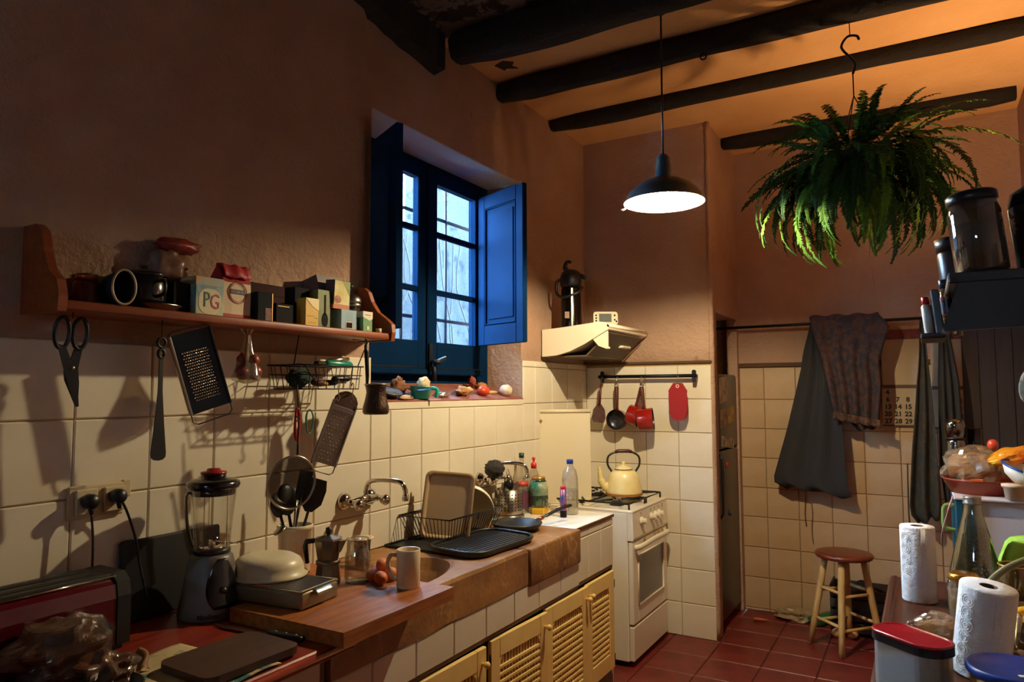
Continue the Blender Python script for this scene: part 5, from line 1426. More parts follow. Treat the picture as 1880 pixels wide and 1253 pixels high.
part('pan', MB().lathe_open([(0.0, 0.004), (0.095, 0.004), (0.118, 0.032), (0.122, 0.034), (0.122, 0.030), (0.098, 0.0), (0.0, 0.0)], 40), M_pan, t)
part('handle', MB().tube(spl([(0.050, 0.105, 0.030), (0.075, 0.16, 0.046), (0.095, 0.23, 0.062), (0.118, 0.31, 0.074), (0.125, 0.335, 0.076)]), [0.008] * 6 + [0.011] * 12 + [0.012] * 6 + [0.010], 10, flat=0.7), M_black, t)
part('ferrule', MB().tube([(0.053, 0.112, 0.031), (0.066, 0.14, 0.040)], 0.0105, 10), mat('ferrule_copper', (200, 130, 90), 0.3, 0.9), t)
part('handle_inlay', MB().tube([(0.088, 0.235, 0.0705), (0.112, 0.31, 0.083)], 0.003, 6), M_steel, t)
# utensil drainer
t = thing('cutlery_drainer', 'perforated steel cutlery drainer full of kitchen tools, below the far tap', 'cutlery holder', (0.120, 3.255, ZC + 0.001))
part('cup', MB().lathe_open([(0.0, 0.016), (0.070, 0.016), (0.071, 0.022), (0.071, 0.146), (0.069, 0.146), (0.068, 0.022), (0.0, 0.02)], 32), M_steel, t)
hb = MB()
for i in range(24):
    for j in range(6):
        a = 2 * PI * i / 24; z = 0.042 + 0.016 * j
        hb.lathe([(0.0042, 0.0), (0.0, 0.0004)], 6, M=Matrix.Translation((0.0712 * math.cos(a), 0.0712 * math.sin(a), z)) @ Matrix.Rotation(a, 4, 'Z') @ Matrix.Rotation(PI / 2, 4, 'Y'))
o = part('holes', hb, M_dark, t); o['kind'] = 'stuff'
part('foot', MB().lathe([(0.0, 0.0), (0.080, 0.0), (0.084, 0.006), (0.078, 0.016), (0.0, 0.017)], 32), M_steel, t)
for k, (dx, dy, lab, hh, mm) in enumerate(((-0.02, -0.02, 'spoon bowl', .035, M_steel), (0.02, -0.012, 'dark round whisk head', .045, M_black), (0.03, 0.02, 'shiny spoon', .03, M_steel), (-0.01, 0.03, 'wire loop', .07, M_steel))):
    u = thing('cutlery', lab + ' sticking up out of the steel cutlery drainer', 'cutlery', (0.120 + dx, 3.255 + dy, ZC + 0.10), (random.uniform(-.15, .15), random.uniform(-.15, .15), PI / 2))
    part('handle', MB().tube([(0, 0, -0.07), (0, 0, hh)], 0.004, 6), M_steel, u)
    if k == 3:
        part('head', MB().tube([(0.016 * math.cos(a), 0, hh + 0.035 + 0.04 * math.sin(a)) for a in [2 * PI * q / 20 for q in range(20)]], 0.0022, 6, True), mm, u)
    else:
        part('head', MB().ell((0, 0, hh + 0.028), (0.022, 0.009 if k != 1 else 0.022, 0.03), 14, 10), mm, u)
# brush hung on the far tap
t = thing('scourer', 'dark bushy wire scourer hung on the far tap above the white bowl', 'scourer', (0.11, 3.13, 1.150))
part('ball', MB().ell((0, 0, 0), (0.050, 0.050, 0.045), 26, 18, disp=0.30, dscale=7, seed=2), mat('scourer_dark', (54, 50, 46), 0.6, 0.3, bump=1.0, bscale=120, bdist=0.01), t)
# washing-up bottles
def bottle(name, label, loc, prof, m, cap_prof, capm, content=None, contm=None, cat='bottle'):
    t = thing(name, label, cat, loc)
    part('bottle', MB().lathe_open(prof, 24), m, t)
    if content:
        part('liquid', MB().lathe(content, 24), contm, t)
    part('cap', MB().lathe(cap_prof, 18), capm, t)
    return t
M_pet = glass('pet_clear', (246, 244, 234), 0.3, dens=0.10)
bottle('soap_bottle', 'clear bottle with a dark green cap at the back by the far tap', (0.060, 3.500, ZC + 0.001), [(0.0, 0.0), (0.036, 0.0), (0.038, 0.01), (0.038, 0.17), (0.030, 0.215), (0.014, 0.25), (0.013, 0.285)], M_pet, [(0.015, 0.285), (0.015, 0.312), (0.0, 0.313)], mat('cap_green', (26, 60, 48), 0.4))
t = bottle('soap_bottle', 'clear washing-up bottle with a red push cap near the wall', (0.100, 3.570, ZC + 0.001), [(0.0, 0.0), (0.034, 0.0), (0.036, 0.01), (0.036, 0.16), (0.026, 0.20), (0.015, 0.225)], M_pet, [(0.016, 0.222), (0.017, 0.250), (0.007, 0.254), (0.006, 0.268), (0.010, 0.272), (0.009, 0.284), (0.0, 0.285)], mat('cap_bright_red', (222, 40, 36), 0.35))
t = bottle('jam_jar', 'glass jar with a pink-red lid and dark red label beside the steel drainer', (0.110, 3.405, ZC + 0.001), [(0.0, 0.0), (0.040, 0.0), (0.043, 0.01), (0.043, 0.13), (0.038, 0.148)], M_clear, [(0.041, 0.145), (0.042, 0.165), (0.0, 0.166)], mat('lid_pink_red', (196, 62, 62), 0.4))
part('label', MB().lathe_open([(0.0436, 0.025), (0.0436, 0.115)], 24), mat('label_dark_red', (120, 40, 44), 0.5, col2=(60, 60, 90), vscale=18), t)
t = bottle('tall_jar', 'green-labelled glass jar with a gold lid standing on a yellow sponge box', (0.190, 3.455, ZC + 0.032), [(0.0, 0.0), (0.052, 0.0), (0.055, 0.012), (0.052, 0.10), (0.044, 0.140), (0.036, 0.150)], glass('green_glass', (110, 150, 120), 0.2, dens=0.2), [(0.038, 0.148), (0.039, 0.160), (0.0, 0.161)], mat('lid_gold', (190, 150, 84), 0.35, 0.7))
part('label', MB().lathe_open([(0.0535, 0.014), (0.0525, 0.10), (0.0455, 0.136)], 24), mat('label_teal', (28, 112, 96), 0.4, col2=(190, 186, 150), vscale=10), t, solid=0.0006)
single('sponge', MB().box(-0.035, -0.058, 0, 0.035, 0.058, 0.030, 0.004), mat('sponge_yellow', (226, 172, 34), 0.85, bump=0.5, bscale=120), 'bright yellow sponge block under the gold-lidded jar', 'sponge', (0.205, 3.448, ZC + 0.001), (0, 0, 0.25))
# water bottle
t = bottle('water_bottle', 'large clear plastic water bottle with a blue cap on the white worktop', (0.360, 3.500, ZC + 0.001), [(0.0, 0.004), (0.042, 0.002), (0.045, 0.012), (0.045, 0.07), (0.0435, 0.078), (0.045, 0.086), (0.045, 0.16), (0.0435, 0.17), (0.044, 0.19), (0.034, 0.232), (0.018, 0.252), (0.016, 0.268)], glass('pet_blueish', (244, 246, 246), 0.3, dens=0.14),
           [(0.018, 0.266), (0.0185, 0.286), (0.016, 0.290), (0.0, 0.290)], mat('cap_blue', (30, 60, 160), 0.35), [(0.0, 0.004), (0.041, 0.004), (0.0435, 0.013), (0.0435, 0.130), (0.0, 0.131)], glass('water', (246, 238, 214), 0.1, dens=0.25))
t = thing('lighter', 'blue printed tube with a red end standing in front of the water bottle', 'tube', (0.375, 3.385, ZC + 0.001))
part('tube', MB().lathe([(0.0, 0), (0.0165, 0.0), (0.017, 0.006), (0.017, 0.145), (0.0, 0.148)], 18), mat('tube_blue', (28, 74, 146), 0.3, col2=(190, 60, 70), vscale=14), t)
part('end', MB().lathe([(0.015, 0.146), (0.015, 0.158), (0.008, 0.166), (0.0, 0.167)], 16), mat('tube_red', (206, 50, 62), 0.35), t)
part('dark_base', MB().lathe_open([(0.0174, 0.002), (0.0174, 0.035)], 18), M_card_dk, t)
# white board leaning in the corner
t = thing('white_board', 'thin white board with a cord-hole leaning in the corner behind the bottles', 'board', (0.128, 3.93, ZC - 0.02), (-0.02, 0.0, 0.72))
part('panel', MB().box(-0.175, -0.006, 0, 0.16, 0.006, 0.555, 0.003), mat('board_white', (228, 216, 184), 0.5), t)
part('top_roll', MB().tube([(-0.175, -0.004, 0.556), (0.16, -0.004, 0.556)], 0.012, 8), mat('board_white', (228, 216, 184)), t)
part('peg', MB().lathe([(0.008, 0), (0.008, 0.012), (0.0, 0.013)], 10, M=Matrix.Translation((-0.155, -0.006, 0.50)) @ Matrix.Rotation(PI / 2, 4, 'X')), mat('brass', (196, 150, 66), 0.35, 0.8), t)

# ================================================================== ON THE COOKER AND HOOD
M_kettle = mat('kettle_cream', (240, 222, 160), 0.25, col2=(234, 212, 146), vscale=20)
t = thing('kettle', 'cream enamel kettle with dark wire handle on the hob', 'kettle', (0.405, 4.175, DZ + 0.044), (0, 0, 0.55))
part('body', MB().lathe([(0.0, 0.0), (0.108, 0.0), (0.113, 0.006), (0.110, 0.03), (0.098, 0.095), (0.088, 0.128), (0.070, 0.148), (0.052, 0.154), (0.0, 0.155)], 36), M_kettle, t)
part('base_ring', MB().lathe_open([(0.1145, 0.003), (0.1125, 0.016)], 36), mat('scorch_orange', (150, 92, 40), 0.5), t)
part('lid', MB().lathe([(0.052, 0.154), (0.055, 0.158), (0.046, 0.168), (0.022, 0.180), (0.009, 0.182), (0.009, 0.190), (0.014, 0.196), (0.010, 0.204), (0.0, 0.205)], 28), M_kettle, t)
part('lid_rim', MB().tube([(0.054 * math.cos(a), 0.054 * math.sin(a), 0.157) for a in [2 * PI * k / 28 for k in range(28)]], 0.0025, 6, True), mat('enamel_chip', (70, 56, 36), 0.5), t)
part('spout', MB().tube(spl([(-0.085, 0, 0.040), (-0.125, 0, 0.062), (-0.142, 0, 0.10), (-0.148, 0, 0.15), (-0.152, 0, 0.172)]), [0.030] * 6 + [0.022] * 6 + [0.015] * 6 + [0.011] * 6 + [0.010], 12), M_kettle, t)
part('handle', MB().tube(spl([(-0.072, 0, 0.14), (-0.098, 0, 0.185), (-0.094, 0, 0.235), (-0.05, 0, 0.262), (0.0, 0, 0.266), (0.05, 0, 0.262), (0.094, 0, 0.235), (0.098, 0, 0.185), (0.072, 0, 0.14)]), 0.0045, 8, flat=1.5), M_steel_dk, t)
part('grip', MB().tube([(-0.052, 0, 0.262), (-0.03, 0, 0.268), (0.03, 0, 0.268), (0.052, 0, 0.262)], [0.010, 0.012, 0.012, 0.010], 10), mat('grip_maroon', (66, 24, 28), 0.4), t)
# thermos on the hood
t = thing('vacuum_flask', 'tall steel vacuum flask with black pump head and handle on the hood', 'flask', (0.175, 3.925, 1.934), (0, 0, 0.55))
part('body', MB().lathe([(0.0, 0.0), (0.066, 0.0), (0.068, 0.01), (0.066, 0.04), (0.060, 0.235), (0.055, 0.25), (0.0, 0.25)], 28), mat('flask_dark', (50, 42, 40), 0.2, 0.9), t)
part('steel_strip', MB().box(-0.006, -0.0685, 0.01, 0.004, -0.056, 0.24, M=Matrix.Rotation(0.0, 4, 'X')), M_steel, t)
part('head', MB().lathe([(0.058, 0.25), (0.066, 0.265), (0.068, 0.31), (0.055, 0.345), (0.03, 0.36), (0.0, 0.362)], 24), M_black, t)
part('pump_lever', MB().tube(spl([(-0.02, 0, 0.35), (-0.035, 0, 0.38), (-0.02, 0, 0.41), (0.005, 0, 0.408)]), [0.016] * 6 + [0.013] * 6 + [0.010] * 6 + [0.006], 10), M_black, t)
part('spout', MB().tube([(0.05, -0.01, 0.325), (0.085, -0.016, 0.312), (0.088, -0.016, 0.296)], [0.016, 0.014, 0.010], 10), M_black, t)
part('carry_handle', MB().tube(spl([(-0.06, 0, 0.30), (-0.088, 0, 0.28), (-0.086, -0.01, 0.21), (-0.05, -0.05, 0.185), (0.03, -0.062, 0.21), (0.066, -0.03, 0.25)]), 0.010, 8), M_black, t)
part('label', MB().box(-0.045, -0.066, 0.055, -0.018, -0.058, 0.095), mat('label_brown', (120, 86, 62), 0.5), t)
# timer
t = thing('kitchen_timer', 'small pale kitchen timer with a grey screen standing on the hood', 'timer', (0.355, 4.035, 1.953), (-0.12, 0, 0.55))
part('case', MB().prism([(p[0], p[1] + 0.040) for p in rrect(0.150, 0.082, 0.018)], 'y', -0.014, 0.014), mat('timer_cream', (176, 164, 136), 0.5), t)
part('screen', MB().box(-0.040, -0.0155, 0.016, 0.036, -0.0135, 0.068), mat('screen_grey', (44, 52, 48), 0.6), t)
bt = MB()
for x, z in ((-0.058, 0.058), (-0.058, 0.041), (-0.058, 0.024), (0.056, 0.058), (0.056, 0.030), (0.066, 0.020)):
    bt.lathe([(0.006, 0), (0.005, 0.004), (0.0, 0.0045)], 10, M=Matrix.Translation((x, -0.0135, z)) @ Matrix.Rotation(PI / 2, 4, 'X'))
part('buttons', bt, M_card_dk, t)

# ================================================================== RAIL WITH PANS
t = thing('utensil_rail', 'black metal rail with cross-shaped ends on the tiles over the cooker', 'rail', (0.455, 4.47, 1.642))
part('bar', MB().tube([(-0.335, 0, 0.002), (0.335, 0, 0.002)], 0.012, 10), M_iron, t)
for x in (-0.308, 0.318):
    part('bracket', MB().prism([(p[0] + x, p[1]) for p in rrect(0.026, 0.080, 0.012)], 'y', -0.006, 0.006).box(x - 0.010, 0.0, -0.010, x + 0.010, 0.058, 0.010), M_iron, t)
M_pot_red = mat('pan_red', (150, 26, 17), 0.22, coat=0.5, col2=(126, 20, 15), vscale=6)
M_hand = mat('handle_brown', (86, 34, 26), 0.4)
def ring_hook(z0, t, x=0):
    part('hook', MB().tube([(x, 0, z0 - 0.012), (x, -0.004, z0 + 0.012), (x, 0.0, z0 + 0.04), (x, 0.012, z0 + 0.046), (x, 0.020, z0 + 0.034)], 0.0022, 6), M_steel, t)
def saucepan(label, x, zt, R, D, tilt, yaw_, L):
    t = thing('saucepan', label, 'saucepan', (x, 4.440 - (0.05 if 'largest' in label else 0.0), zt), (0, tilt, 0), 'small red pans on the rail')
    rot = Matrix.Translation((0, 0, -L - R)) @ Matrix.Rotation(yaw_, 4, 'Z') @ Matrix.Rotation(PI / 2, 4, 'X')
    part('pan', MB().lathe_open([(0.0, -D / 2), (R * .92, -D / 2), (R, -D / 2 + 0.008), (R * 1.02, D / 2)], 30, M=rot), M_pot_red, t)
    part('inside', MB().lathe_open([(0.0, -D / 2 + 0.004), (R * .90, -D / 2 + 0.005), (R * .97, -D / 2 + 0.012), (R * 1.0, D / 2)], 30, M=rot), mat('pan_inside_dark', (34, 34, 38), 0.3), t)
    part('handle', MB().tube([(0, 0, -L - 0.006), (0, 0, -L + 0.03), (0, 0, -0.03), (0, 0, -0.02)], [0.012, 0.014, 0.018, 0.014], 10, flat=0.7), M_hand, t)
    part('ferrule', MB().tube([(0, 0, -L - 0.012), (0, 0, -L + 0.03)], [0.012, 0.010], 10), M_pot_red, t)
    part('hang_ring', MB().tube([(0.010 * math.cos(a), 0, -0.008 + 0.013 * math.sin(a)) for a in [2 * PI * k / 14 for k in range(14)]], 0.0035, 6, True), M_steel, t)
    ring_hook(0.0, t)
    return t
saucepan('small red pan hanging on the rail with its dark inside showing, leftmost pan', 0.262, 1.597, 0.066, 0.060, 0.0, 0.05, 0.172)
saucepan('middle red pan on the rail, tilted, overlapped by the right-hand pan', 0.440, 1.594, 0.066, 0.080, 0.30, 1.70, 0.150)
saucepan('largest red pan on the rail, hanging side-on next to the red pot holder', 0.452, 1.594, 0.072, 0.100, -0.10, 1.82, 0.160)
t = thing('skimmer', 'dark maroon slotted ladle hanging at the left end of the rail', 'ladle', (0.150, 4.440, 1.600), (0, 0.10, 0))
part('handle', MB().tube([(0, 0, 0), (0, 0, -0.15)], [0.007, 0.010], 8), M_hand, t)
part('blade', MB().prism([(-0.012, -0.14), (0.012, -0.14), (0.040, -0.175), (0.050, -0.23), (0.040, -0.262), (-0.030, -0.265), (-0.046, -0.235), (-0.040, -0.18)], 'y', -0.006, 0.006), mat('ladle_maroon', (84, 36, 40), 0.4, col2=(96, 84, 76), vscale=16), t)
ring_hook(0.0, t)
t = thing('pot_holder', 'flat red tongue-shaped pot holder hanging at the right of the rail', 'pot holder', (0.676, 4.440, 1.598))
ph = [(-0.028, 0.0), (0.028, 0.0), (0.058, -0.048), (0.056, -0.07), (0.060, -0.12), (0.058, -0.19), (0.045, -0.222), (0.022, -0.236), (-0.015, -0.236), (-0.040, -0.222), (-0.054, -0.19), (-0.058, -0.12), (-0.058, -0.07), (-0.060, -0.048)]
part('pad', MB().prism(ph, 'y', -0.008, 0.008), mat('fabric_red', (150, 26, 34), 0.85, bump=0.4, bscale=80), t)
part('pocket', MB().prism([(x, z) for x, z in ph if z < -0.06] , 'y', -0.013, -0.008), mat('fabric_red', (150, 26, 34)), t)
part('eyelet', MB().tube([(0.009 * math.cos(a), -0.009, -0.020 + 0.009 * math.sin(a)) for a in [2 * PI * k / 14 for k in range(14)]], 0.0032, 6, True), M_cream, t)
ring_hook(0.0, t)

# ================================================================== WINDOW SILL
def sz_(x):
    return 1.508 + (0.006 - x) * (0.084 / 0.246)
M_bread = mat('bread_crust', (170, 112, 62), 0.8, col2=(206, 160, 100), vscale=12, bump=0.6, bscale=40)
t = thing('dark_dish', 'flat dark dish lying on the sill behind the copper pot', 'dish', (-0.07, 2.475, sz_(-0.07) + 0.012), (0, 0.33, 0))
part('dish', MB().lathe([(0.0, -0.004), (0.055, -0.004), (0.078, 0.010), (0.080, 0.014), (0.0, 0.012)], 28), mat('dish_olive', (66, 58, 46), 0.6), t)
part('rim', MB().tube([(0.079 * math.cos(a), 0.079 * math.sin(a), 0.013) for a in [2 * PI * k / 28 for k in range(28)]], 0.004, 6, True), M_black, t)
def lump(name, label, cat, x, y, r, m, seed, disp=0.35, ds=2.4, dz=0.0, rot=(0, 0, 0)):
    return single(name, MB().ell((0, 0, 0), r, 22, 14, disp=disp, dscale=ds, seed=seed), m, label, cat, (x, y, sz_(x) + r[2] * 0.92 + dz), rot)
lump('ginger_root', 'knobbly brown root on the sill left of the green cup', 'root', -0.10, 2.605, (0.026, 0.045, 0.036), mat('root_brown', (122, 76, 44), 0.8, bump=0.7, bscale=40), 3.0, 0.6, 3.0)
lump('garlic_bulb', 'pale tan garlic bulb on the sill behind the green cup', 'garlic', -0.085, 2.785, (0.032, 0.036, 0.042), mat('garlic_tan', (200, 160, 106), 0.7, col2=(224, 196, 150), vscale=20), 7.0, 0.3, 2.6)
t = thing('measuring_cup', 'turquoise green plastic cup with handle on the window sill', 'cup', (-0.025, 2.680, sz_(-0.03) - 0.004), (0, 0.06, 0.5))
M_turq = mat('plastic_turquoise', (24, 186, 160), 0.3)
part('cup', MB().lathe_open([(0.0, 0.0), (0.040, 0.0), (0.052, 0.055), (0.055, 0.058), (0.051, 0.055), (0.038, 0.006), (0.0, 0.005)], 28), M_turq, t)
part('handle', MB().tube(spl([(0.050, 0, 0.052), (0.075, 0, 0.048), (0.078, 0, 0.03), (0.074, 0, 0.008)]), 0.0055, 8, flat=1.6), M_turq, t)
single('blue_stick', MB().tube([(0, -0.055, 0), (0, 0.04, 0.008)], 0.0045, 8), mat('plastic_blue', (40, 90, 170), 0.4), 'thin blue plastic stick lying against the turquoise cup', 'stick', (0.030, 2.640, 1.552))
single('shell', MB().ell((0, 0, 0), (0.02, 0.060, 0.010), 16, 8, disp=0.2), mat('wood_pale', (186, 148, 110), 0.7), 'long pale flat sliver at the sill edge left of the green cup', 'shell', (-0.012, 2.555, sz_(-0.012) + 0.009), (0.0, 0.33, 0.15))
t = thing('film_scrap', 'small crumpled piece of clear film on the sill right of the green cup', 'wrapper', (-0.04, 2.865, sz_(-0.04) + 0.008))
part('film', MB().ell((0, 0, 0), (0.03, 0.05, 0.014), 18, 10, disp=0.6, dscale=3, seed=2), M_film, t)
lump('ginger_root', 'long pale brown ginger root in the middle of the sill', 'root', -0.055, 3.080, (0.030, 0.080, 0.024), mat('ginger_tan', (190, 142, 92), 0.75, col2=(160, 112, 70), vscale=14), 5.0, 0.45, 2.2, rot=(0.0, 0.3, 0.35))
lump('dried_stick', 'pale finger of root behind the orange-red fruit', 'root', -0.10, 3.190, (0.016, 0.055, 0.015), mat('ginger_pale', (210, 170, 116), 0.75), 8.0, 0.3, 2.0)
lump('tomato', 'small orange-red tomato on the right of the sill', 'tomato', -0.045, 3.265, (0.032, 0.042, 0.028), mat('tomato_red', (206, 74, 44), 0.35), 1.0, 0.08, 2.0)
lump('dried_flower', 'dry red-brown flower head at the back of the sill', 'flower', -0.16, 3.330, (0.020, 0.022, 0.030), mat('flower_red', (150, 66, 44), 0.85), 6.0, 0.5, 3.5, 0.01)
lump('lemon_piece', 'yellow-orange dried fruit piece behind the tomato', 'fruit', -0.13, 3.385, (0.026, 0.034, 0.024), mat('fruit_yellow', (210, 150, 44), 0.6, col2=(150, 90, 40), vscale=30), 2.5, 0.35, 3.0)
lump('dried_stick', 'thin pale stalk lying between the tomato and the garlic', 'root', -0.07, 3.400, (0.010, 0.050, 0.010), mat('ginger_pale', (210, 170, 116)), 8.5, 0.2, 2.0)
lump('garlic_bulb', 'white garlic bulb at the right end of the sill', 'garlic', -0.035, 3.490, (0.036, 0.044, 0.034), mat('garlic_white', (226, 208, 186), 0.5, col2=(206, 186, 166), vscale=16, stretch=(6, 6, 1)), 9.0, 0.12, 2.6)

# ================================================================== CLOTHES ROD AND REAR WALL
RY = 5.18
t = thing('clothes_rod', 'thin dark rod stretched across the rear of the kitchen', 'rod', (0.88, RY, 1.995))
part('rod', MB().tube([(-0.50, 0, 0), (1.72, 0, 0.012)], 0.010, 8), M_iron, t)
def hang(name, label, cat, outline, zt, m, y, folds, amp, tie=None, solid=0.004, rows=26, cols=26, seed=0.0):
    """cloth hung flat: outline gives (z, xleft, xright) rows from the top down"""
    x0 = outline[0][1]
    t = thing(name, label, cat, (x0, y, zt))
    def fn(u, v):
        z = outline[0][0] + (outline[-1][0] - outline[0][0]) * v
        for k in range(len(outline) - 1):
            if outline[k][0] >= z >= outline[k + 1][0] - 1e-6:
                f = (outline[k][0] - z) / max(1e-6, outline[k][0] - outline[k + 1][0])
                xl = outline[k][1] + (outline[k + 1][1] - outline[k][1]) * f
                xr = outline[k][2] + (outline[k + 1][2] - outline[k][2]) * f
                break
        w = xr - xl
        d = amp * math.sin(folds * 2 * PI * u + 1.3 * v + seed) * min(1, 0.3 + v) + 0.5 * amp * noise.noise(Vector((u * 4, v * 4, seed)))
        zz = z + (0.02 * math.sin(u * 5 + seed) + 0.012 * math.sin(u * 13)) * v ** 3
        return (xl + w * u - x0, d - 0.015, zz - zt)
    part('cloth', MB().grid(fn, cols, rows), m, t, solid=solid)
    return t
M_navy = stripe_mat('apron_navy', (22, 25, 33), (56, 54, 54), 34, 'X')
t = hang('apron', 'dark navy pinstriped apron hanging from the rod, flared at the bottom', 'apron',
         [(2.0, 1.385, 1.425), (1.80, 1.33, 1.50), (1.70, 1.315, 1.53), (1.30, 1.215, 1.56), (0.92, 1.108, 1.580), (0.87, 1.20, 1.60)], 2.0, M_navy, RY - 0.02, 2.5, 0.018, seed=.4)
part('neck_strap', MB().tube([(0.0, 0.0, 0.0), (0.02, 0.006, 0.02), (0.03, 0.02, 0.0)], 0.008, 6), M_navy, t)
part('tie', MB().tube(spl([(-0.07, -0.02, -1.10), (-0.065, -0.03, -1.18), (-0.072, -0.02, -1.28), (-0.066, -0.02, -1.36)]), 0.009, 6, flat=0.4), M_navy, t)
M_flor = mat('cloth_floral', (70, 46, 40), 0.9, col2=(36, 34, 42), vscale=26, lo=0.42, hi=0.58, bump=0.3, bscale=60)
t = hang('floral_cloth', 'brown floral blouse-like cloth bunched over the rod beside the navy apron', 'cloth',
         [(2.035, 1.385, 1.80), (1.96, 1.40, 1.86), (1.86, 1.42, 1.83), (1.74, 1.45, 1.79), (1.58, 1.48, 1.80), (1.36, 1.515, 1.78), (1.31, 1.60, 1.775)], 2.03, M_flor, RY - 0.085, 4.5, 0.024, seed=2.0)
part('border', MB().grid(lambda u, v: (0.13 + 0.27 * u, -0.045 + 0.02 * math.sin(u * 24), -0.62 - 0.05 * v - 0.05 * u), 20, 4), mat('cloth_border', (96, 66, 44), 0.9, col2=(50, 38, 38), vscale=40), t, solid=0.003)
part('fold_over_rod', MB().grid(lambda u, v: (0.0 + 0.41 * u, 0.0 + 0.10 * v, 0.0 + 0.02 * math.sin(PI * v) + 0.006 * math.sin(u * 20)), 22, 5), M_flor, t, solid=0.003)
M_gap = mat('cloth_green_floral', (50, 52, 46), 0.9, col2=(70, 58, 46), vscale=22, lo=0.5, hi=0.62, bump=0.3, bscale=60)
t = hang('apron', 'grey-green floral apron hanging at the right, over the calendars', 'apron',
         [(1.99, 2.025, 2.045), (1.72, 2.01, 2.06), (1.60, 1.995, 2.07), (1.20, 1.955, 2.085), (0.80, 1.925, 2.09), (0.74, 1.97, 2.08)], 1.99, M_gap, RY - 0.05, 2.0, 0.022, seed=4.0)
part('tie', MB().tube([(-0.10, -0.02, -0.9), (-0.105, -0.02, -1.2), (-0.10, -0.02, -1.32)], 0.005, 6), M_gap, t)
hang('dark_cloth', 'dark cloth hanging right of the green floral apron', 'cloth', [(1.985, 2.13, 2.17), (1.6, 2.11, 2.22), (1.1, 2.10, 2.24), (0.85, 2.12, 2.22)], 1.985, mat('cloth_dark', (46, 46, 44), 0.95), RY - 0.01, 3, 0.02, seed=6.0)
# calendars
M_paper = mat('calendar_paper', (176, 156, 128), 0.8)
M_ink = mat('calendar_ink', (22, 18, 20), 0.7)
M_mag = mat('calendar_magenta', (150, 50, 66), 0.7)
def calendar(label, x0, x1, zt, rows, c0, topcol, magcol):
    t = thing('calendar', label, 'calendar', ((x0 + x1) / 2, YR - 0.024, zt))
    w = x1 - x0
    part('upper_sheet', MB().box(-w / 2, -0.002, -0.36, w / 2, 0.001, -0.05), M_paper, t)
    part('top_picture', MB().box(-w / 2, -0.004, -0.065, w / 2, -0.001, 0.0), mat('calendar_top', (70, 36, 36), 0.7, col2=(130, 46, 40), vscale=18), t)
    part('month_band', MB().box(-w / 2, -0.0035, -0.385, w / 2, -0.0015, -0.362), mat('calendar_band', (84, 62, 56), 0.7), t)
    part('lower_sheet', MB().box(-w / 2 - 0.004, -0.003, -0.63, w / 2 + 0.004, 0.0, -0.36), M_paper, t)
    for r, row in enumerate(rows):
        for c, n in enumerate(row):
            if n:
                text('number', n, 0.042, M_mag if c in magcol else M_ink, t, (c0 + 0.058 * c, -0.0035, -0.412 - 0.047 * r), FY, 0.0012, 'CENTER', 1.0, 0.0016)
    part('lower_band', MB().box(-w / 2 - 0.004, -0.0035, -0.632, w / 2 + 0.004, -0.0015, -0.622), mat('calendar_band', (84, 62, 56)), t)
    return t
calendar('paper wall calendar with rows of dates, left of the green apron', 1.795, 2.022, 1.945, [['4', '', '', '2'], ['6', '7', '8', '9'], ['13', '14', '15', '16'], ['20', '21', '22', '23'], ['27', '28', '29', '30']], -0.085, None, ())
calendar('paper wall calendar partly hidden by the green apron, right one', 2.075, 2.29, 1.935, [['', '3', ''], ['', '10', '11'], ['', '17', '18'], ['', '24', '25']], -0.055, None, (2,))

# ================================================================== STOOL
M_st_leg = mat('beech_cream', (216, 184, 120), 0.5, col2=(196, 158, 96), vscale=4, stretch=(6, 6, 1))
M_st_seat = mat('seat_mahogany', (120, 52, 30), 0.35, col2=(96, 38, 24), vscale=4, stretch=(10, 1.5, 1), coat=0.3)
t = thing('stool', 'round wooden stool with brown seat and pale splayed legs', 'stool', (1.572, 4.80, 0))
part('seat', MB().lathe([(0.0, 0.528), (0.12, 0.530), (0.158, 0.538), (0.166, 0.552), (0.158, 0.565), (0.13, 0.568), (0.0, 0.564)], 36), M_st_seat, t)
tops = []; bots = []
for k, (bx_, by_) in enumerate(((-0.01, -0.200), (-0.202, -0.02), (0.19, 0.03), (0.0, 0.20))):
    a = math.atan2(by_, bx_)
    tp = Vector((0.105 * math.cos(a), 0.105 * math.sin(a), 0.530)); bt_ = Vector((bx_, by_, 0.0))
    tops.append(tp); bots.append(bt_)
    part('leg', MB().tube([bt_, bt_.lerp(tp, .3), bt_.lerp(tp, .7), tp], [0.017, 0.019, 0.020, 0.018], 12), M_st_leg, t)
for (i, j) in ((0, 1), (0, 2), (1, 3), (2, 3)):
    for f in (0.27, 0.62):
        f2 = f + (0.04 if (i + j) % 2 else 0)
        part('rung', MB().tube([bots[i].lerp(tops[i], f2), bots[j].lerp(tops[j], f2)], 0.0095, 8), M_st_leg, t)

# ================================================================== THINGS ON THE FLOOR BY THE REAR WALL
M_poly = mat('bag_pale', (150, 128, 96), 0.4, bump=0.5, bscale=30)
t = thing('carrier_bag', 'pale crumpled carrier bag lying on the floor against the rear wall', 'bag', (1.22, 5.20, 0.0))
part('bag', crump((0.0, 0.0, 0.03), (0.13, 0.06, 0.05), 3.0), M_poly, t)
t = thing('green_bottle', 'green plastic bottle lying behind the left stool leg', 'bottle', (1.41, 5.17, 0.045), (0, PI / 2 - .3, 0.4))
part('bottle', MB().lathe([(0.0, -0.10), (0.038, -0.10), (0.04, -0.08), (0.04, 0.04), (0.016, 0.09), (0.015, 0.11), (0.0, 0.112)], 18), mat('green_plastic', (34, 92, 44), 0.3), t)
t = thing('crate', 'dark wooden crate on the floor behind the stool', 'crate', (1.66, 5.14, 0.0))
M_cr = mat('crate_dark', (52, 38, 28), 0.8, bump=0.4, bscale=30)
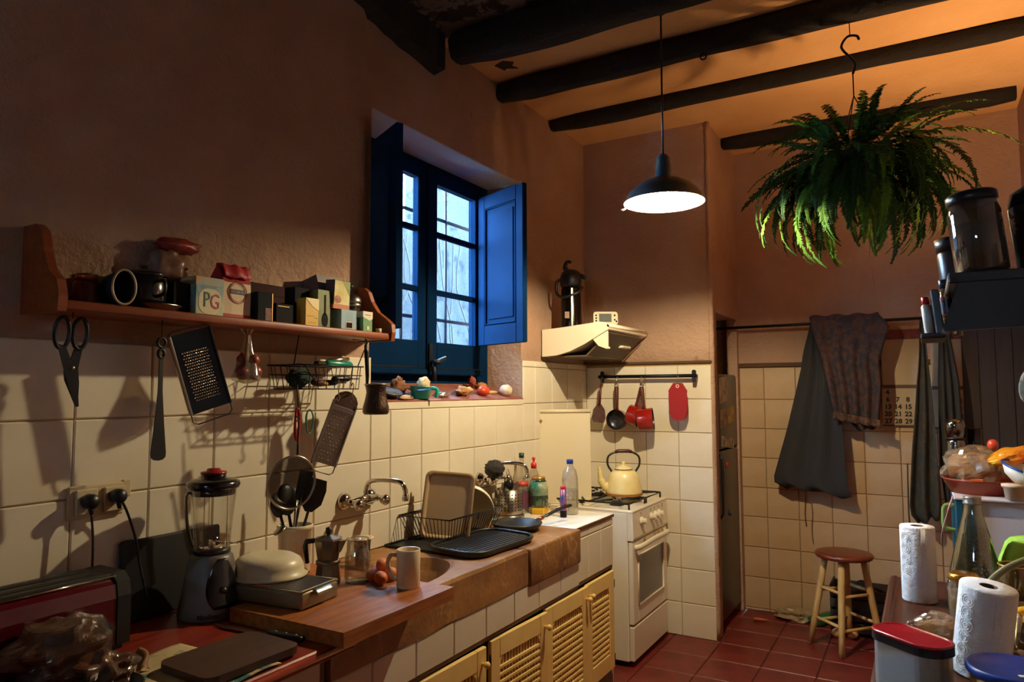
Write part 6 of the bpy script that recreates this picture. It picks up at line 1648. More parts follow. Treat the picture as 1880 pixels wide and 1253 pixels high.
for k in range(4):
    part('slat', MB().box(-0.20, -0.12, 0.03 + 0.07 * k, 0.20, -0.108, 0.085 + 0.07 * k, 0.002), M_cr, t)
    part('slat', MB().box(-0.20, 0.108, 0.03 + 0.07 * k, 0.20, 0.12, 0.085 + 0.07 * k, 0.002), M_cr, t)
for x in (-0.20, 0.188):
    part('end_panel', MB().box(x, -0.108, 0.0, x + 0.012, 0.108, 0.31, 0.002), M_cr, t)
part('bottom', MB().box(-0.188, -0.108, 0.02, 0.188, 0.108, 0.032), M_cr, t)
t = thing('string_bag', 'dark bag of vegetables lying in the crate behind the stool', 'bag', (1.62, 5.13, 0.033))
part('bag', crump((0.0, 0.0, 0.14), (0.14, 0.09, 0.13), 8.0), mat('bag_dark', (58, 44, 36), 0.7), t)
for k, (x, y, lab) in enumerate(((1.50, 4.97, 'onion on the floor in front of the crate, left one'), (1.59, 4.99, 'onion on the floor in front of the crate, right one'))):
    single('onion', MB().ell((0, 0, 0), (0.032, 0.032, 0.028), 14, 10), M_bread, lab, 'onion', (x, y, 0.028))
single('carrot', MB().tube([(0, 0, 0), (0.06, 0.01, 0), (0.10, 0.012, 0)], [0.012, 0.009, 0.003], 8), mat('carrot_orange', (190, 90, 46), 0.6), 'small orange scrap on the floor near the fridge', 'carrot', (0.98, 5.05, 0.012))

# ================================================================== TABLE, RIGHT
M_table = mat('table_oak_dark', (84, 45, 28), 0.38, col2=(46, 24, 17), vscale=4, stretch=(12, 1.2, 1), coat=0.3, bump=0.15, bscale=40)
TZ = 0.80
t = thing('table', 'dark wooden table with a moulded edge, crowded with food, at the right', 'table', (1.88, 1.0, 0))
part('top', MB().box(0.028, 0.03, TZ - 0.03, 0.70, 2.29, TZ, 0.003), M_table, t)
part('edge_moulding', MB().prism([(0.0, TZ - 0.03), (0.028, TZ - 0.036), (0.028, TZ - 0.004), (0.020, TZ - 0.002), (0.008, TZ - 0.006), (0.0, TZ - 0.014)], 'y', 0.0, 2.318), M_table, t)
part('edge_moulding', MB().prism([(2.318, TZ - 0.03), (2.29, TZ - 0.036), (2.29, TZ - 0.004), (2.298, TZ - 0.002), (2.31, TZ - 0.006), (2.318, TZ - 0.014)], 'x', 0.028, 0.70), M_table, t)
part('apron_board', MB().box(0.05, 0.08, TZ - 0.14, 0.068, 2.24, TZ - 0.03).box(0.068, 2.222, TZ - 0.14, 0.66, 2.24, TZ - 0.03), M_table, t)
for x, y in ((0.09, 0.12), (0.64, 0.12), (0.09, 2.20), (0.64, 2.20)):
    part('leg', MB().lathe([(0.024, 0.0), (0.028, 0.05), (0.022, 0.1), (0.034, 0.3), (0.028, 0.5), (0.034, 0.54), (0.030, 0.58)], 16, (x, y, 0)).box(x - 0.033, y - 0.033, 0.58, x + 0.033, y + 0.033, TZ - 0.03, 0.003), M_table, t)
# kitchen paper
M_kp = mat('kitchen_paper', (238, 236, 232), 0.9, bump=0.9, bscale=70, bdist=0.006)
def paper_roll(label, x, y, r, h, tilt=(0, 0, 0)):
    t = thing('paper_roll', label, 'paper roll', (x, y, TZ + 0.001), tilt)
    part('paper', MB().lathe_open([(0.020, 0.0), (r - .002, 0.0), (r, 0.004), (r, h - 0.004), (r - .002, h), (0.021, h)], 40), M_kp, t)
    part('core', MB().lathe_open([(0.021, h), (0.0205, h - 0.01), (0.0205, 0.0)], 24), mat('card_core', (96, 78, 62), 0.9), t, solid=0.001)
    # embossed rings along the printed stripe
    eb = MB()
    for k in range(6):
        zc = 0.02 + (h - 0.04) * (k + .5) / 6
        for rr in (0.006, 0.012, 0.018):
            pts = []
            for q in range(20):
                b_ = 2 * PI * q / 20
                ang = -PI / 2 - 0.75 + rr * math.cos(b_) / r
                pts.append(((r + .0004) * math.cos(ang), (r + .0004) * math.sin(ang), zc + rr * math.sin(b_)))
            eb.tube(pts, 0.0011, 4, True)
    part('embossing', eb, M_kp, t)
    part('loose_edge', MB().grid(lambda u, v: ((r + 0.001 + 0.004 * u * u) * math.cos(-PI / 2 + .2 + 0.25 * u), (r + 0.001 + 0.004 * u * u) * math.sin(-PI / 2 + .2 + 0.25 * u), 0.003 + (h - 0.006) * v), 6, 4), M_kp, t, solid=0.0008)
paper_roll('tall white kitchen paper roll at the far left of the table', 1.990, 2.965, 0.056, 0.262)
paper_roll('kitchen paper roll behind the blue lid, nearer and in shade', 2.130, 2.290, 0.066, 0.235, (0.06, 0.12, 0))
# textured glass bottle
t = thing('carafe', 'conical glass bottle with raised pattern and grey screw cap', 'bottle', (2.165, 3.055, TZ + 0.001))
M_carafe = glass('glass_greenish', (168, 190, 176), 0.40, 0.08, dens=0.04)
part('bottle', MB().lathe_open([(0.0, 0.004), (0.080, 0.002), (0.086, 0.012), (0.086, 0.05), (0.078, 0.11), (0.058, 0.20), (0.036, 0.285), (0.028, 0.32), (0.026, 0.345)], 36), M_carafe, t)
rl = MB()
for i in range(14):
    for j in range(9):
        z = 0.03 + 0.027 * j
        r = 0.0865 if z < 0.05 else 0.0865 - (z - 0.05) * 0.232
        a = 2 * PI * (i + 0.5 * (j % 2)) / 14
        rr = 0.0105 * (r / 0.086) ** .6
        rl.tube([((r + .0008) * math.cos(a + rr * math.cos(b_) / r), (r + .0008) * math.sin(a + rr * math.cos(b_) / r), z + rr * math.sin(b_)) for b_ in [2 * PI * q / 9 for q in range(9)]], 0.0026, 4, True)
o = part('relief', rl, M_carafe, t); o['kind'] = 'stuff'
part('cap', MB().lathe([(0.028, 0.338), (0.031, 0.341), (0.029, 0.346), (0.028, 0.362), (0.0285, 0.366), (0.0, 0.368)], 24), mat('cap_grey', (150, 140, 132), 0.35, 0.7), t)
# gold-lid jar
t = thing('preserve_jar', 'glass jar with gold lid squeezed behind the shaded paper roll', 'jar', (2.115, 2.660, TZ + 0.001))
part('jar', MB().lathe_open([(0.0, 0.003), (0.040, 0.002), (0.044, 0.010), (0.044, 0.13), (0.038, 0.150), (0.037, 0.165)], 28), M_clear, t)
part('contents', MB().lathe([(0.0, 0.005), (0.041, 0.006), (0.042, 0.12), (0.0, 0.122)], 24), mat('preserve_ochre', (120, 96, 52), 0.5), t)
part('lid', MB().lathe([(0.040, 0.156), (0.042, 0.160), (0.041, 0.174), (0.036, 0.177), (0.0, 0.177)], 28), mat('lid_gold_bright', (214, 160, 62), 0.25, 0.9), t)
# bag of bread rolls
t = thing('bread_bag', 'clear bag with a piece of crusty bread behind the red-lidded box', 'bag', (2.045, 2.470, TZ + 0.002))
part('bread', MB().ell((0.0, 0.0, 0.036), (0.062, 0.045, 0.036), 20, 12, disp=0.18, dscale=3, seed=2), M_bread, t)
part('film', crump((0.0, 0.0, 0.042), (0.075, 0.056, 0.048), 4.0, d=0.3), M_film, t)
part('film_knot', MB().ell((-0.072, 0.01, 0.04), (0.018, 0.012, 0.02), 12, 8, disp=0.5, dscale=4), M_film, t)
# red-lid box
t = thing('storage_box', 'clear food box with a glossy red lid and black rim', 'container', (1.982, 2.022, TZ + 0.001), (0, 0, -0.68))
pb = rrect(0.188, 0.108, 0.045, 6)
part('box', MB().prism([(x * .95, y * .93) for x, y in pb], 'z', 0.0, 0.135), glass('frosted_plastic', (220, 222, 224), 0.12, 0.3, dens=0.45), t)
part('contents', MB().prism([(x * .90, y * .86) for x, y in pb], 'z', 0.004, 0.085), mat('oats', (150, 120, 86), 0.9, col2=(200, 180, 150), vscale=22, bump=0.6, bscale=60), t)
part('lid_rim', MB().prism(pb, 'z', 0.128, 0.146), M_black, t)
part('lid', MB().prism([(x * .93, y * .90) for x, y in pb], 'z', 0.146, 0.152), mat('lid_red_gloss', (176, 18, 40), 0.25, coat=0.6), t)
part('lid_bead', MB().tube([(x * .96, y * .95, 0.150) for x, y in pb], 0.0045, 8, True), mat('lid_red_gloss', (176, 18, 40)), t)
# blue lid tub
t = thing('yogurt_tub', 'large tub with a dark blue lid at the front right of the table', 'tub', (2.178, 1.962, TZ + 0.001))
part('tub', MB().lathe([(0.0, 0), (0.072, 0.0), (0.084, 0.125), (0.0, 0.125)], 36), mat('tub_ochre', (166, 140, 84), 0.5), t)
part('lid', MB().lathe([(0.088, 0.114), (0.091, 0.118), (0.091, 0.130), (0.084, 0.134), (0.080, 0.130), (0.0, 0.131)], 40), mat('lid_blue', (22, 54, 128), 0.35), t)
part('label', MB().box(-0.012, -0.058, 0.1312, 0.016, -0.046, 0.1326, M=Matrix.Rotation(0.35, 4, 'Z')), mat('label_white', (220, 216, 210), 0.6), t)
part('print_band', MB().lathe_open([(0.0785, 0.045), (0.0815, 0.085)], 36), mat('tub_print', (60, 54, 40), 0.5, col2=(150, 126, 78), vscale=30, lo=.45, hi=.5), t)
# fruit basket with handle, green napkin
t = thing('fruit_basket', 'round glass-sided fruit basket with an arched olive handle', 'basket', (2.30, 2.575, TZ + 0.001))
part('bowl', MB().lathe_open([(0.0, 0.006), (0.07, 0.004), (0.11, 0.05), (0.125, 0.10), (0.128, 0.102), (0.11, 0.045), (0.07, 0.0), (0.0, 0.0)], 36), glass('amber_glass', (150, 110, 64), 0.25, dens=0.25), t)
part('handle', MB().tube(spl([(-0.155, -0.06, 0.10), (-0.135, -0.05, 0.17), (-0.075, -0.04, 0.235), (0.02, -0.02, 0.27), (0.10, 0.0, 0.22), (0.13, 0.0, 0.10)]), 0.0065, 8, flat=1.5), mat('handle_olive', (128, 118, 76), 0.35), t)
M_ban = mat('banana_yellow', (226, 168, 30), 0.5)
for k, (dx, dy, dz, rz, lab) in enumerate(((-0.02, 0.02, 0.085, 0.3, 'upper yellow banana in the glass fruit basket'), (-0.015, -0.02, 0.068, 0.15, 'lower yellow banana in the glass fruit basket'))):
    single('banana', MB().tube(arc((0, 0, -0.10), 0.115, PI * 0.25, PI * 0.80, 10), [0.006, 0.012, 0.016, 0.018, 0.019, 0.019, 0.018, 0.017, 0.014, 0.010, 0.006], 8), M_ban, lab, 'banana', (2.30 + dx, 2.575 + dy, TZ + dz), (0, 0, rz))
t = thing('drinking_glass', 'small tapering drinking glass right of the shaded paper roll', 'glass', (2.205, 2.385, TZ + 0.055))
part('glass', MB().lathe_open([(0.0, 0.0), (0.022, 0.0), (0.034, 0.085), (0.032, 0.085), (0.020, 0.008), (0.0, 0.007)], 24), M_clear, t)
t = thing('glass_jug', 'low dark glass dish under the drinking glass', 'dish', (2.205, 2.385, TZ + 0.001))
part('dish', MB().lathe([(0.0, 0.0), (0.05, 0.0), (0.062, 0.03), (0.058, 0.053), (0.0, 0.053)], 24), glass('amber_glass', (150, 110, 64)), t)
t = thing('napkin_heap', 'bright lime green cloth heaped at the back of the table beside the carafe', 'cloth', (2.400, 3.10, TZ + 0.002))
M_lime = mat('cloth_lime', (150, 196, 70), 0.9, bump=0.4, bscale=50)
part('cloth', MB().grid(lambda u, v: ((-0.17 + 0.34 * u) * (1 + .06 * math.sin(9 * v)), -0.10 + 0.2 * v + 0.02 * math.sin(7 * u), max(0.0, 0.215 * min(1, 7 * u) ** 0.5 * min(1, 6 * v) ** 0.5 * min(1, 6 * (1 - v)) ** 0.5 + 0.008 * math.sin(11 * u + 5 * v))), 24, 20), M_lime, t, solid=0.003)
part('dark_stem', MB().tube(spl([(-0.06, -0.08, 0.20), (-0.03, -0.09, 0.17), (0.02, -0.10, 0.12)]), [0.006] * 6 + [0.004] * 6 + [0.003], 6), M_black, t)
single('white_cup', MB().lathe_open([(0.0, 0.0), (0.03, 0.0), (0.045, 0.07), (0.043, 0.07), (0.028, 0.005), (0.0, 0.004)], 24), M_mug, 'white cup tipped in the fruit basket at the right frame edge', 'cup', (2.345, 2.60, TZ + 0.10), (0.3, -0.8, 0))
# glass storage jar behind the carafe
t = thing('storage_jar', 'wide clear glass jar with amber edge behind the handle of the fruit basket', 'jar', (2.270, 2.870, TZ + 0.001))
part('jar', MB().lathe_open([(0.0, 0.003), (0.058, 0.002), (0.062, 0.010), (0.062, 0.13), (0.052, 0.16), (0.05, 0.175)], 28), glass('amber_clear', (210, 180, 120), 0.3, dens=0.06), t)
part('rim', MB().tube([(0.05 * math.cos(a), 0.05 * math.sin(a), 0.175) for a in [2 * PI * k / 24 for k in range(24)]], 0.003, 6, True), mat('lid_gold', (190, 150, 84)), t)

# ================================================================== WHITE TROLLEY CABINET BEHIND THE TABLE
CZ = 1.105
t = thing('trolley', 'white cabinet with teal corner post standing behind the table', 'cabinet', (2.125, 3.52, 0))
M_lil = mat('cabinet_white', (206, 196, 198), 0.5)
M_tl = mat('teal_paint', (14, 74, 96), 0.4)
part('body', MB().box(0.025, 0.005, 0.08, 0.45, 0.60, CZ - 0.012, 0.004), M_lil, t)
part('corner_post', MB().box(0.0, -0.012, 0.0, 0.028, 0.02, CZ - 0.012, 0.004), M_tl, t)
part('corner_post', MB().box(0.43, -0.012, 0.0, 0.458, 0.02, CZ - 0.012, 0.004), M_tl, t)
part('corner_post', MB().box(0.0, 0.58, 0.0, 0.028, 0.61, CZ - 0.012, 0.004), M_tl, t)
part('top', MB().box(-0.005, -0.018, CZ - 0.012, 0.462, 0.612, CZ, 0.003), M_lil, t)
part('side_handle', MB().tube(spl([(0.0, 0.06, 1.06), (-0.035, 0.06, 1.055), (-0.042, 0.06, 1.01), (-0.038, 0.06, 0.965), (0.0, 0.06, 0.955)]), 0.009, 8), mat('handle_green', (110, 138, 70), 0.45), t)
single('pink_ribbon', MB().tube(spl([(0, 0, 0), (-0.02, -0.005, -0.06), (-0.045, 0.0, -0.15), (-0.05, 0.0, -0.20)]), [0.010] * 6 + [0.006] * 6 + [0.003] * 6 + [0.002], 6, flat=0.4), mat('ribbon_pink', (196, 140, 140), 0.8), 'pink ribbon dangling from the trolley top at its left corner', 'ribbon', (2.118, 3.485, CZ + 0.004))
t = thing('clay_dish', 'shallow terracotta dish standing on the white trolley', 'dish', (2.235, 3.70, CZ))
M_clay = mat('clay_red', (132, 52, 34), 0.35)
part('dish', MB().lathe_open([(0.0, 0.0), (0.12, 0.0), (0.148, 0.055), (0.156, 0.062), (0.150, 0.064), (0.140, 0.058), (0.115, 0.012), (0.0, 0.010)], 40), M_clay, t)
t = thing('bread_loaf', 'rustic loaf in a clear plastic bag heaped in the terracotta dish', 'bread', (2.205, 3.70, CZ + 0.012))
part('loaf', MB().ell((0.0, 0.0, 0.085), (0.10, 0.075, 0.075), 24, 14, disp=0.22, dscale=2.5, seed=5), M_bread, t)
part('bag', crump((-0.005, -0.005, 0.090), (0.118, 0.092, 0.095), 7.0, d=0.30), M_film, t)
part('orange_tag', MB().box(-0.05, -0.09, 0.03, 0.03, -0.082, 0.055, 0.003), mat('tag_orange', (214, 106, 44), 0.5), t)
single('tomato', MB().ell((0, 0, 0), (0.022, 0.022, 0.026), 14, 10), mat('tomato_red', (206, 74, 44)), 'small red tomato on top behind the bagged loaf', 'tomato', (2.285, 3.80, CZ + 0.20))
t = thing('vegetable_bag', 'yellow and orange packet lying on the clay dish behind the bowl', 'packet', (2.345, 3.68, CZ + 0.135), (0, -0.25, 0.3))
part('packet', crump((0, 0, 0.02), (0.10, 0.06, 0.045), 3.3, d=0.22), mat('packet_yellow', (224, 164, 30), 0.4, col2=(220, 100, 30), vscale=9), t)
t = thing('enamel_bowl', 'white enamel bowl with a blue rim tipped at the right end of the clay dish', 'bowl', (2.375, 3.56, CZ + 0.105), (0.15, 0.30, 0))
part('bowl', MB().lathe_open([(0.0, -0.05), (0.03, -0.048), (0.068, -0.02), (0.088, 0.02), (0.086, 0.02), (0.066, -0.016), (0.0, -0.044)], 32), M_enam_w, t)
part('rim', MB().tube([(0.088 * math.cos(a), 0.088 * math.sin(a), 0.021) for a in [2 * PI * k / 32 for k in range(32)]], 0.005, 6, True), mat('rim_blue', (26, 62, 150), 0.35), t)
single('cream_tub', MB().lathe([(0.0, 0.0), (0.030, 0.0), (0.036, 0.05), (0.042, 0.05), (0.043, 0.062), (0.0, 0.063)], 24), mat('tub_beige', (214, 188, 160), 0.5), 'small beige lidded tub on the trolley edge in front of the clay dish', 'tub', (2.330, 3.525, CZ))
t = thing('steel_flask', 'dark steel flask with a bright edge standing behind the terracotta dish', 'flask', (2.150, 3.93, CZ))
part('body', MB().lathe([(0.0, 0.0), (0.040, 0.0), (0.041, 0.01), (0.041, 0.20), (0.038, 0.215), (0.0, 0.215)], 28), mat('flask_steel', (120, 120, 118), 0.18, 1.0), t)
part('cup', MB().lathe([(0.041, 0.222), (0.041, 0.285), (0.034, 0.305), (0.0, 0.308)], 28), mat('flask_steel', (120, 120, 118)), t)
part('ring', MB().lathe([(0.0405, 0.214), (0.0405, 0.223)], 28), M_black, t)
t = thing('flask_handle_cup', 'dark cup beside the steel flask on the trolley', 'cup', (2.225, 3.99, CZ))
part('cup', MB().lathe_open([(0.0, 0.0), (0.03, 0.0), (0.034, 0.26), (0.032, 0.262), (0.028, 0.01), (0.0, 0.006)], 24), mat('flask_dark', (50, 42, 40)), t)
# colourful shopping bag hanging at the frame edge
t = thing('shopping_bag', 'colourful cloth bag with green and teal straps hanging at the right frame edge', 'bag', (2.395, 3.36, 1.02))
part('body', MB().ell((0.06, 0.0, -0.06), (0.10, 0.07, 0.14), 20, 14, disp=0.2, seed=3), mat('bag_colours', (190, 70, 60), 0.8, col2=(60, 130, 150), vscale=16, lo=0.45, hi=0.55), t)
part('strap', MB().tube(spl([(-0.04, -0.02, -0.02), (-0.045, -0.03, 0.12), (-0.04, -0.02, 0.25), (0.0, 0.0, 0.32), (0.06, 0.02, 0.35)]), 0.010, 8, flat=0.4), mat('strap_green', (96, 150, 70), 0.7), t)
part('strap', MB().tube(spl([(-0.02, -0.04, -0.12), (-0.025, -0.05, 0.02), (-0.02, -0.03, 0.12), (0.05, 0.0, 0.20)]), 0.009, 8, flat=0.4), mat('strap_teal', (60, 140, 160), 0.7), t)
part('top_flap', MB().ell((0.06, 0.01, 0.30), (0.07, 0.05, 0.05), 16, 10, disp=0.3, seed=6), mat('flap_pink', (216, 80, 130), 0.7, col2=(110, 180, 90), vscale=10), t)

# ================================================================== SHELF ON THE RIGHT WALL
M_shelf_dk = mat('shelf_dark', (40, 30, 26), 0.55, bump=0.2, bscale=30)
SRZ = 1.825
t = thing('wall_shelf', 'dark wooden wall shelf with jars at the upper right', 'shelf', (2.09, 1.95, SRZ))
part('board', MB().box(0.0, 0.0, -0.025, 0.508, 0.42, 0.0, 0.003), M_shelf_dk, t)
part('front_panel', MB().prism([(0.02, -0.025), (0.508, -0.025), (0.508, -0.12), (-0.012, -0.138), (-0.016, -0.13)], 'y', 0.0, 0.02), M_shelf_dk, t)
part('side_panel', MB().prism([(0.02, -0.025), (0.035, -0.025), (0.0, -0.138), (-0.016, -0.13)], 'y', 0.02, 0.42), M_shelf_dk, t)
part('ledge', MB().box(-0.062, 0.18, -0.142, -0.005, 0.40, -0.128, 0.003), M_shelf_dk, t)
part('bracket', MB().prism([(0.49, -0.025), (0.508, -0.025), (0.508, -0.42), (0.48, -0.40), (0.36, -0.16)], 'y', 0.05, 0.07), M_shelf_dk, t)
TL = (0, -0.09, 0)
t = thing('big_jar', 'large glass storage jar with a dark screw lid on the right wall shelf', 'jar', (2.165, 2.03, SRZ), TL)
part('jar', MB().lathe_open([(0.0, 0.003), (0.052, 0.002), (0.056, 0.01), (0.057, 0.15), (0.052, 0.170), (0.050, 0.178)], 32), glass('jar_dusky', (150, 140, 130), 0.25, dens=0.3), t)
part('contents', MB().lathe([(0.0, 0.006), (0.050, 0.006), (0.051, 0.125), (0.0, 0.128)], 28), mat('jar_contents', (70, 44, 36), 0.8), t)
part('lid', MB().lathe([(0.052, 0.176), (0.055, 0.180), (0.055, 0.198), (0.050, 0.203), (0.0, 0.204)], 32), mat('lid_dark', (40, 38, 40), 0.3, 0.6), t)
t = thing('dark_jar', 'dark brown jar with a black lid behind the large glass jar', 'jar', (2.125, 2.27, SRZ), TL)
part('jar', MB().lathe([(0.0, 0.0), (0.040, 0.0), (0.042, 0.01), (0.042, 0.095), (0.036, 0.11), (0.0, 0.11)], 26), mat('jar_brown', (48, 34, 30), 0.3), t)
part('lid', MB().lathe([(0.042, 0.106), (0.043, 0.14), (0.0, 0.141)], 26), M_black, t)
t = thing('patterned_tin', 'black tin with white blotched pattern beside the large glass jar', 'tin', (2.29, 2.05, SRZ), TL)
part('tin', MB().lathe([(0.0, 0.0), (0.055, 0.0), (0.056, 0.16), (0.0, 0.16)], 28), mat('tin_pattern', (24, 24, 28), 0.5, col2=(200, 188, 176), vscale=26, lo=0.58, hi=0.6), t)
part('lid', MB().lathe([(0.055, 0.16), (0.046, 0.195), (0.02, 0.21), (0.0, 0.212)], 28), M_card_dk, t)
t = thing('white_bottle', 'slim white bottle with a red cap on the low ledge of the right shelf', 'bottle', (2.052, 2.25, SRZ - 0.128), TL)
part('bottle', MB().lathe([(0.0, 0.0), (0.0125, 0.0), (0.013, 0.004), (0.013, 0.082), (0.008, 0.088), (0.0, 0.088)], 18), mat('bottle_white', (206, 196, 184), 0.4), t)
part('cap', MB().lathe([(0.009, 0.086), (0.0095, 0.108), (0.0, 0.109)], 16), mat('cap_bright_red', (222, 40, 36)), t)
single('black_case', MB().box(-0.010, -0.02, 0, 0.010, 0.02, 0.125, 0.003), M_black, 'narrow black case standing between the white bottle and the sauce bottle', 'case', (2.076, 2.24, SRZ - 0.128), TL)
t = thing('sauce_bottle', 'small clear bottle with dark label and blue cap on the ledge', 'bottle', (2.098, 2.20, SRZ - 0.128), TL)
part('bottle', MB().lathe([(0.0, 0.0), (0.013, 0.0), (0.0135, 0.10), (0.010, 0.125), (0.0, 0.125)], 18), glass('pet_clear', (240, 238, 226)), t)
part('label', MB().lathe_open([(0.0140, 0.055), (0.0140, 0.100)], 18), mat('label_navy', (28, 34, 54), 0.4, col2=(190, 70, 50), vscale=24, lo=.55, hi=.6), t)
part('cap', MB().lathe([(0.0105, 0.122), (0.0105, 0.146), (0.0, 0.148)], 16), mat('cap_blue_dark', (22, 60, 92), 0.3), t)
t = thing('marker_pen', 'tall slim bottle with blue tip at the back of the ledge', 'pen', (2.118, 2.30, SRZ - 0.127), TL)
part('body', MB().lathe([(0.0, 0.0), (0.012, 0.0), (0.012, 0.12), (0.0, 0.12)], 14), mat('pen_ochre', (120, 96, 66), 0.4), t)
part('tip', MB().lathe([(0.0095, 0.12), (0.009, 0.155), (0.006, 0.162), (0.0, 0.163)], 14), mat('cap_blue_dark', (22, 60, 92)), t)
# oven glove
t = thing('oven_glove', 'pale quilted oven glove hanging under the right wall shelf', 'glove', (2.255, 1.985, 1.565), (0, 0.35, 0.0))
part('glove', MB().prism([(0.0, 0.06), (0.10, 0.09), (0.14, 0.0), (0.10, -0.07), (0.02, -0.055), (-0.022, 0.0)], 'y', -0.012, 0.012).ell((0.0, 0.0, 0.0), (0.035, 0.02, 0.055), 14, 10), mat('quilt_grey', (168, 152, 128), 0.95, bump=0.7, bscale=60), t)
part('loop', MB().tube([(0.10, 0, 0.08), (0.08, 0, 0.13), (0.07, 0, 0.16)], 0.004, 6), mat('quilt_grey', (168, 152, 128)), t)

# ================================================================== HANGING FERN
FC = Vector((1.812, 3.40, 2.55))
fern = thing('hanging_fern', 'large bushy fern in a hanging pot, suspended from a ceiling hook', 'plant', FC)
M_leaf = mat('fern_green', (40, 78, 24), 0.75, spec=0.2, col2=(26, 56, 22), vscale=5)
M_leaf2 = mat('fern_green_light', (92, 132, 34), 0.7, spec=0.2, col2=(56, 98, 28), vscale=5)
part('pot', MB().lathe_open([(0.0, -0.11), (0.09, -0.11), (0.125, 0.02), (0.132, 0.025), (0.12, 0.02), (0.0, 0.01)], 26), mat('pot_dark', (34, 30, 26), 0.7), fern)
part('soil', MB().lathe([(0.0, 0.0), (0.115, 0.004), (0.0, 0.015)], 20), mat('soil', (36, 26, 20), 0.95), fern)
for hx, hy in ((0.12, 0), (-0.06, 0.10), (-0.06, -0.10)):
    part('hanger_wire', MB().tube([(hx, hy, 0.02), (0.0, 0, 0.30)], 0.0025, 5), M_iron, fern)
part('stem_wire', MB().tube([(0, 0, 0.29), (0.0, 0, 0.41)], 0.003, 5), M_iron, fern)
hk = (1.815, 3.400, 3.089)
part('hook', MB().tube(spl([(0.0, 0, 0.40), (0.01, 0, 0.45), (-0.035, 0, 0.515), (-0.04, 0, 0.545), (-0.015, 0, 0.575), (0.02, 0, 0.57), (0.03, 0, 0.550)]), 0.0055, 8).tube([(-0.006, 0, 0.577), (-0.008, -0.01, CEIL - FC.z - 0.02), (-0.008, -0.01, CEIL - FC.z)], 0.0022, 5), M_iron, fern)
def frond_mesh(kind, seed):
    """one frond along +x: arching rachis, paired leaflets that taper to the tip"""
    rnd = random.Random(seed)
    mb = MB()
    n = 20
    rise, droop = ((0.45, 0.55), (0.10, 0.95), (0.70, 0.25), (0.25, 1.45), (0.0, 1.7), (0.9, 0.9))[kind]
    pts = []
    p = Vector((0, 0, 0)); a = rise
    for i in range(n + 1):
        pts.append(p.copy())
        p = p + Vector((math.cos(a), 0.05 * math.sin(i * .4 + seed), math.sin(a))) * (1.0 / n)
        a -= (rise + droop) / n * (0.6 + 0.8 * i / n)
    mb.tube(pts, [0.008 * (1 - 0.8 * i / n) for i in range(n + 1)], 4)
    for i in range(2, n * 2):
        f = i / (n * 2)
        q = pts[int(f * n)].lerp(pts[min(n, int(f * n) + 1)], f * n - int(f * n))
        tdir = (pts[min(n, int(f * n) + 1)] - pts[max(0, int(f * n) - 1)]).normalized()
        L = 0.105 * (math.sin(PI * min(1, f * 0.80 + 0.16)) ** 0.8) * (1 - 0.3 * f) * rnd.uniform(.8, 1.15)
        nrm = tdir.cross(Vector((0, 1, 0))).normalized()
        for sgn in (-1, 1):
            d = (Vector((0, sgn, 0)) + tdir * 0.25 - nrm * rnd.uniform(-0.35, 0.15) * 1.0 + Vector((0, 0, -0.25))).normalized()
            w = 0.015
            tip = q + d * L
            mid = q + d * L * 0.45 + nrm * 0.006
            mb.add([q - tdir * w * .6, mid - tdir * w, tip, mid + tdir * w, q + tdir * w * .6], [(0, 1, 3, 4), (1, 2, 3)], False)
    me = mb.mesh('frond')
    return me
fm = []
for k in range(6):
    for s_ in range(2):
        me = frond_mesh(k, k * 3 + s_ + 1)
        me.materials.append(M_leaf if s_ == 0 else M_leaf2)
        fm.append((k, me))
rnd = random.Random(11)
def add_frond(k, az, sc_, org=(0, 0, 0.02), pit=0.0, roll_=0.0, light=False):
    c = [m for kk, m in fm if kk == k]
    link('frond', c[1 if light else 0], None, fern, org, (roll_, pit, az)).scale = (sc_, sc_ * 1.0, sc_)
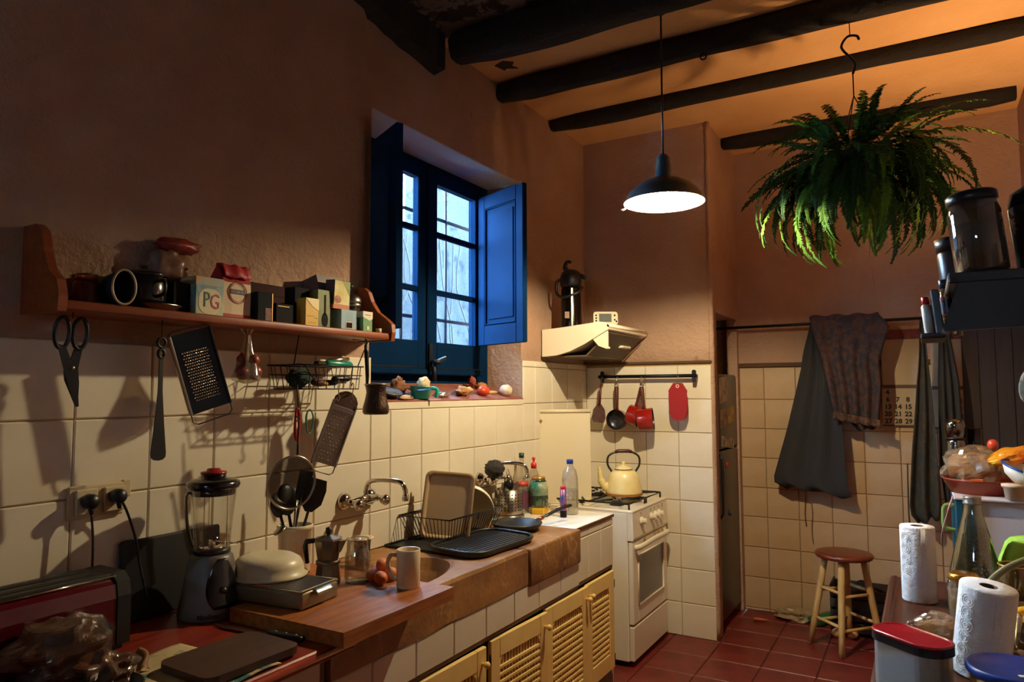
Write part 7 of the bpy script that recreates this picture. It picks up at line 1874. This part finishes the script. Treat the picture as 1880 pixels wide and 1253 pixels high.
for i in range(260):
    az = rnd.uniform(0, 2 * PI)
    q = rnd.random()
    if q < 0.24:      # short fronds standing up in the crown
        k, s_, ro, zo, pit = rnd.choice((2, 5, 5)), rnd.uniform(0.18, 0.30), rnd.uniform(0.02, 0.2), rnd.uniform(0.03, 0.10), rnd.uniform(-.3, .2)
    elif q < 0.50:    # arching outwards
        k, s_, ro, zo, pit = rnd.choice((0, 1, 3)), rnd.uniform(0.22, 0.32), rnd.uniform(0.10, 0.18), rnd.uniform(-.05, .06), rnd.uniform(.0, .4)
    else:             # hanging curtain around and below the pot
        k, s_, ro, zo, pit = rnd.choice((3, 4, 4)), rnd.uniform(0.26, 0.40), rnd.uniform(0.06, 0.26), rnd.uniform(-.12, .06), rnd.uniform(.3, .9)
    org = (1.1 * ro * math.cos(az), 0.9 * ro * math.sin(az), zo)
    add_frond(k, az, s_, org, pit, rnd.uniform(-.35, .35), rnd.random() < 0.22)
# long drooping fronds under the pot and the ones that break the outline
for dx, dy, L in ((-0.26, -0.05, .36), (-0.20, 0.02, .40), (-0.13, -0.08, .44), (-0.06, 0.0, .42), (0.02, -0.1, .34), (0.10, 0.0, .38), (0.16, -0.06, .40), (0.22, 0.0, .36), (0.27, -0.04, .34), (-0.17, -0.12, .42), (0.06, 0.08, .36), (0.19, 0.1, .38), (-0.1, 0.12, .40)):
    add_frond(4, math.atan2(dy, dx) + rnd.uniform(-.2, .2), L, (dx * .95, dy, -0.08), 0.9, 0, True)
add_frond(1, 0.15, 0.56, (0.10, 0, 0.06), -0.20, 0.5, True)
add_frond(2, 0.35, 0.48, (0.08, 0, 0.05), -0.05, 0.4, True)
add_frond(1, -0.1, 0.44, (0.12, 0, 0.02), 0.30, 0.5, True)
add_frond(1, PI - 0.2, 0.46, (-0.10, 0, 0.02), 0.10, 0.4, False)
add_frond(5, 1.2, 0.36, (0, 0, 0.05), -0.4, 0.3, False)
add_frond(5, 2.6, 0.38, (-0.08, 0, 0.05), -0.3, 0.3, False)
part('roots', MB().tube(spl([(0.04, 0, -0.12), (0.045, 0.0, -0.30), (0.038, 0.0, -0.42), (0.05, 0, -0.55)]), 0.0012, 4).tube(spl([(0.07, 0, -0.12), (0.065, 0.0, -0.34), (0.075, 0.0, -0.40)]), 0.0010, 4), mat('root_pale', (130, 80, 56), 0.8), fern)
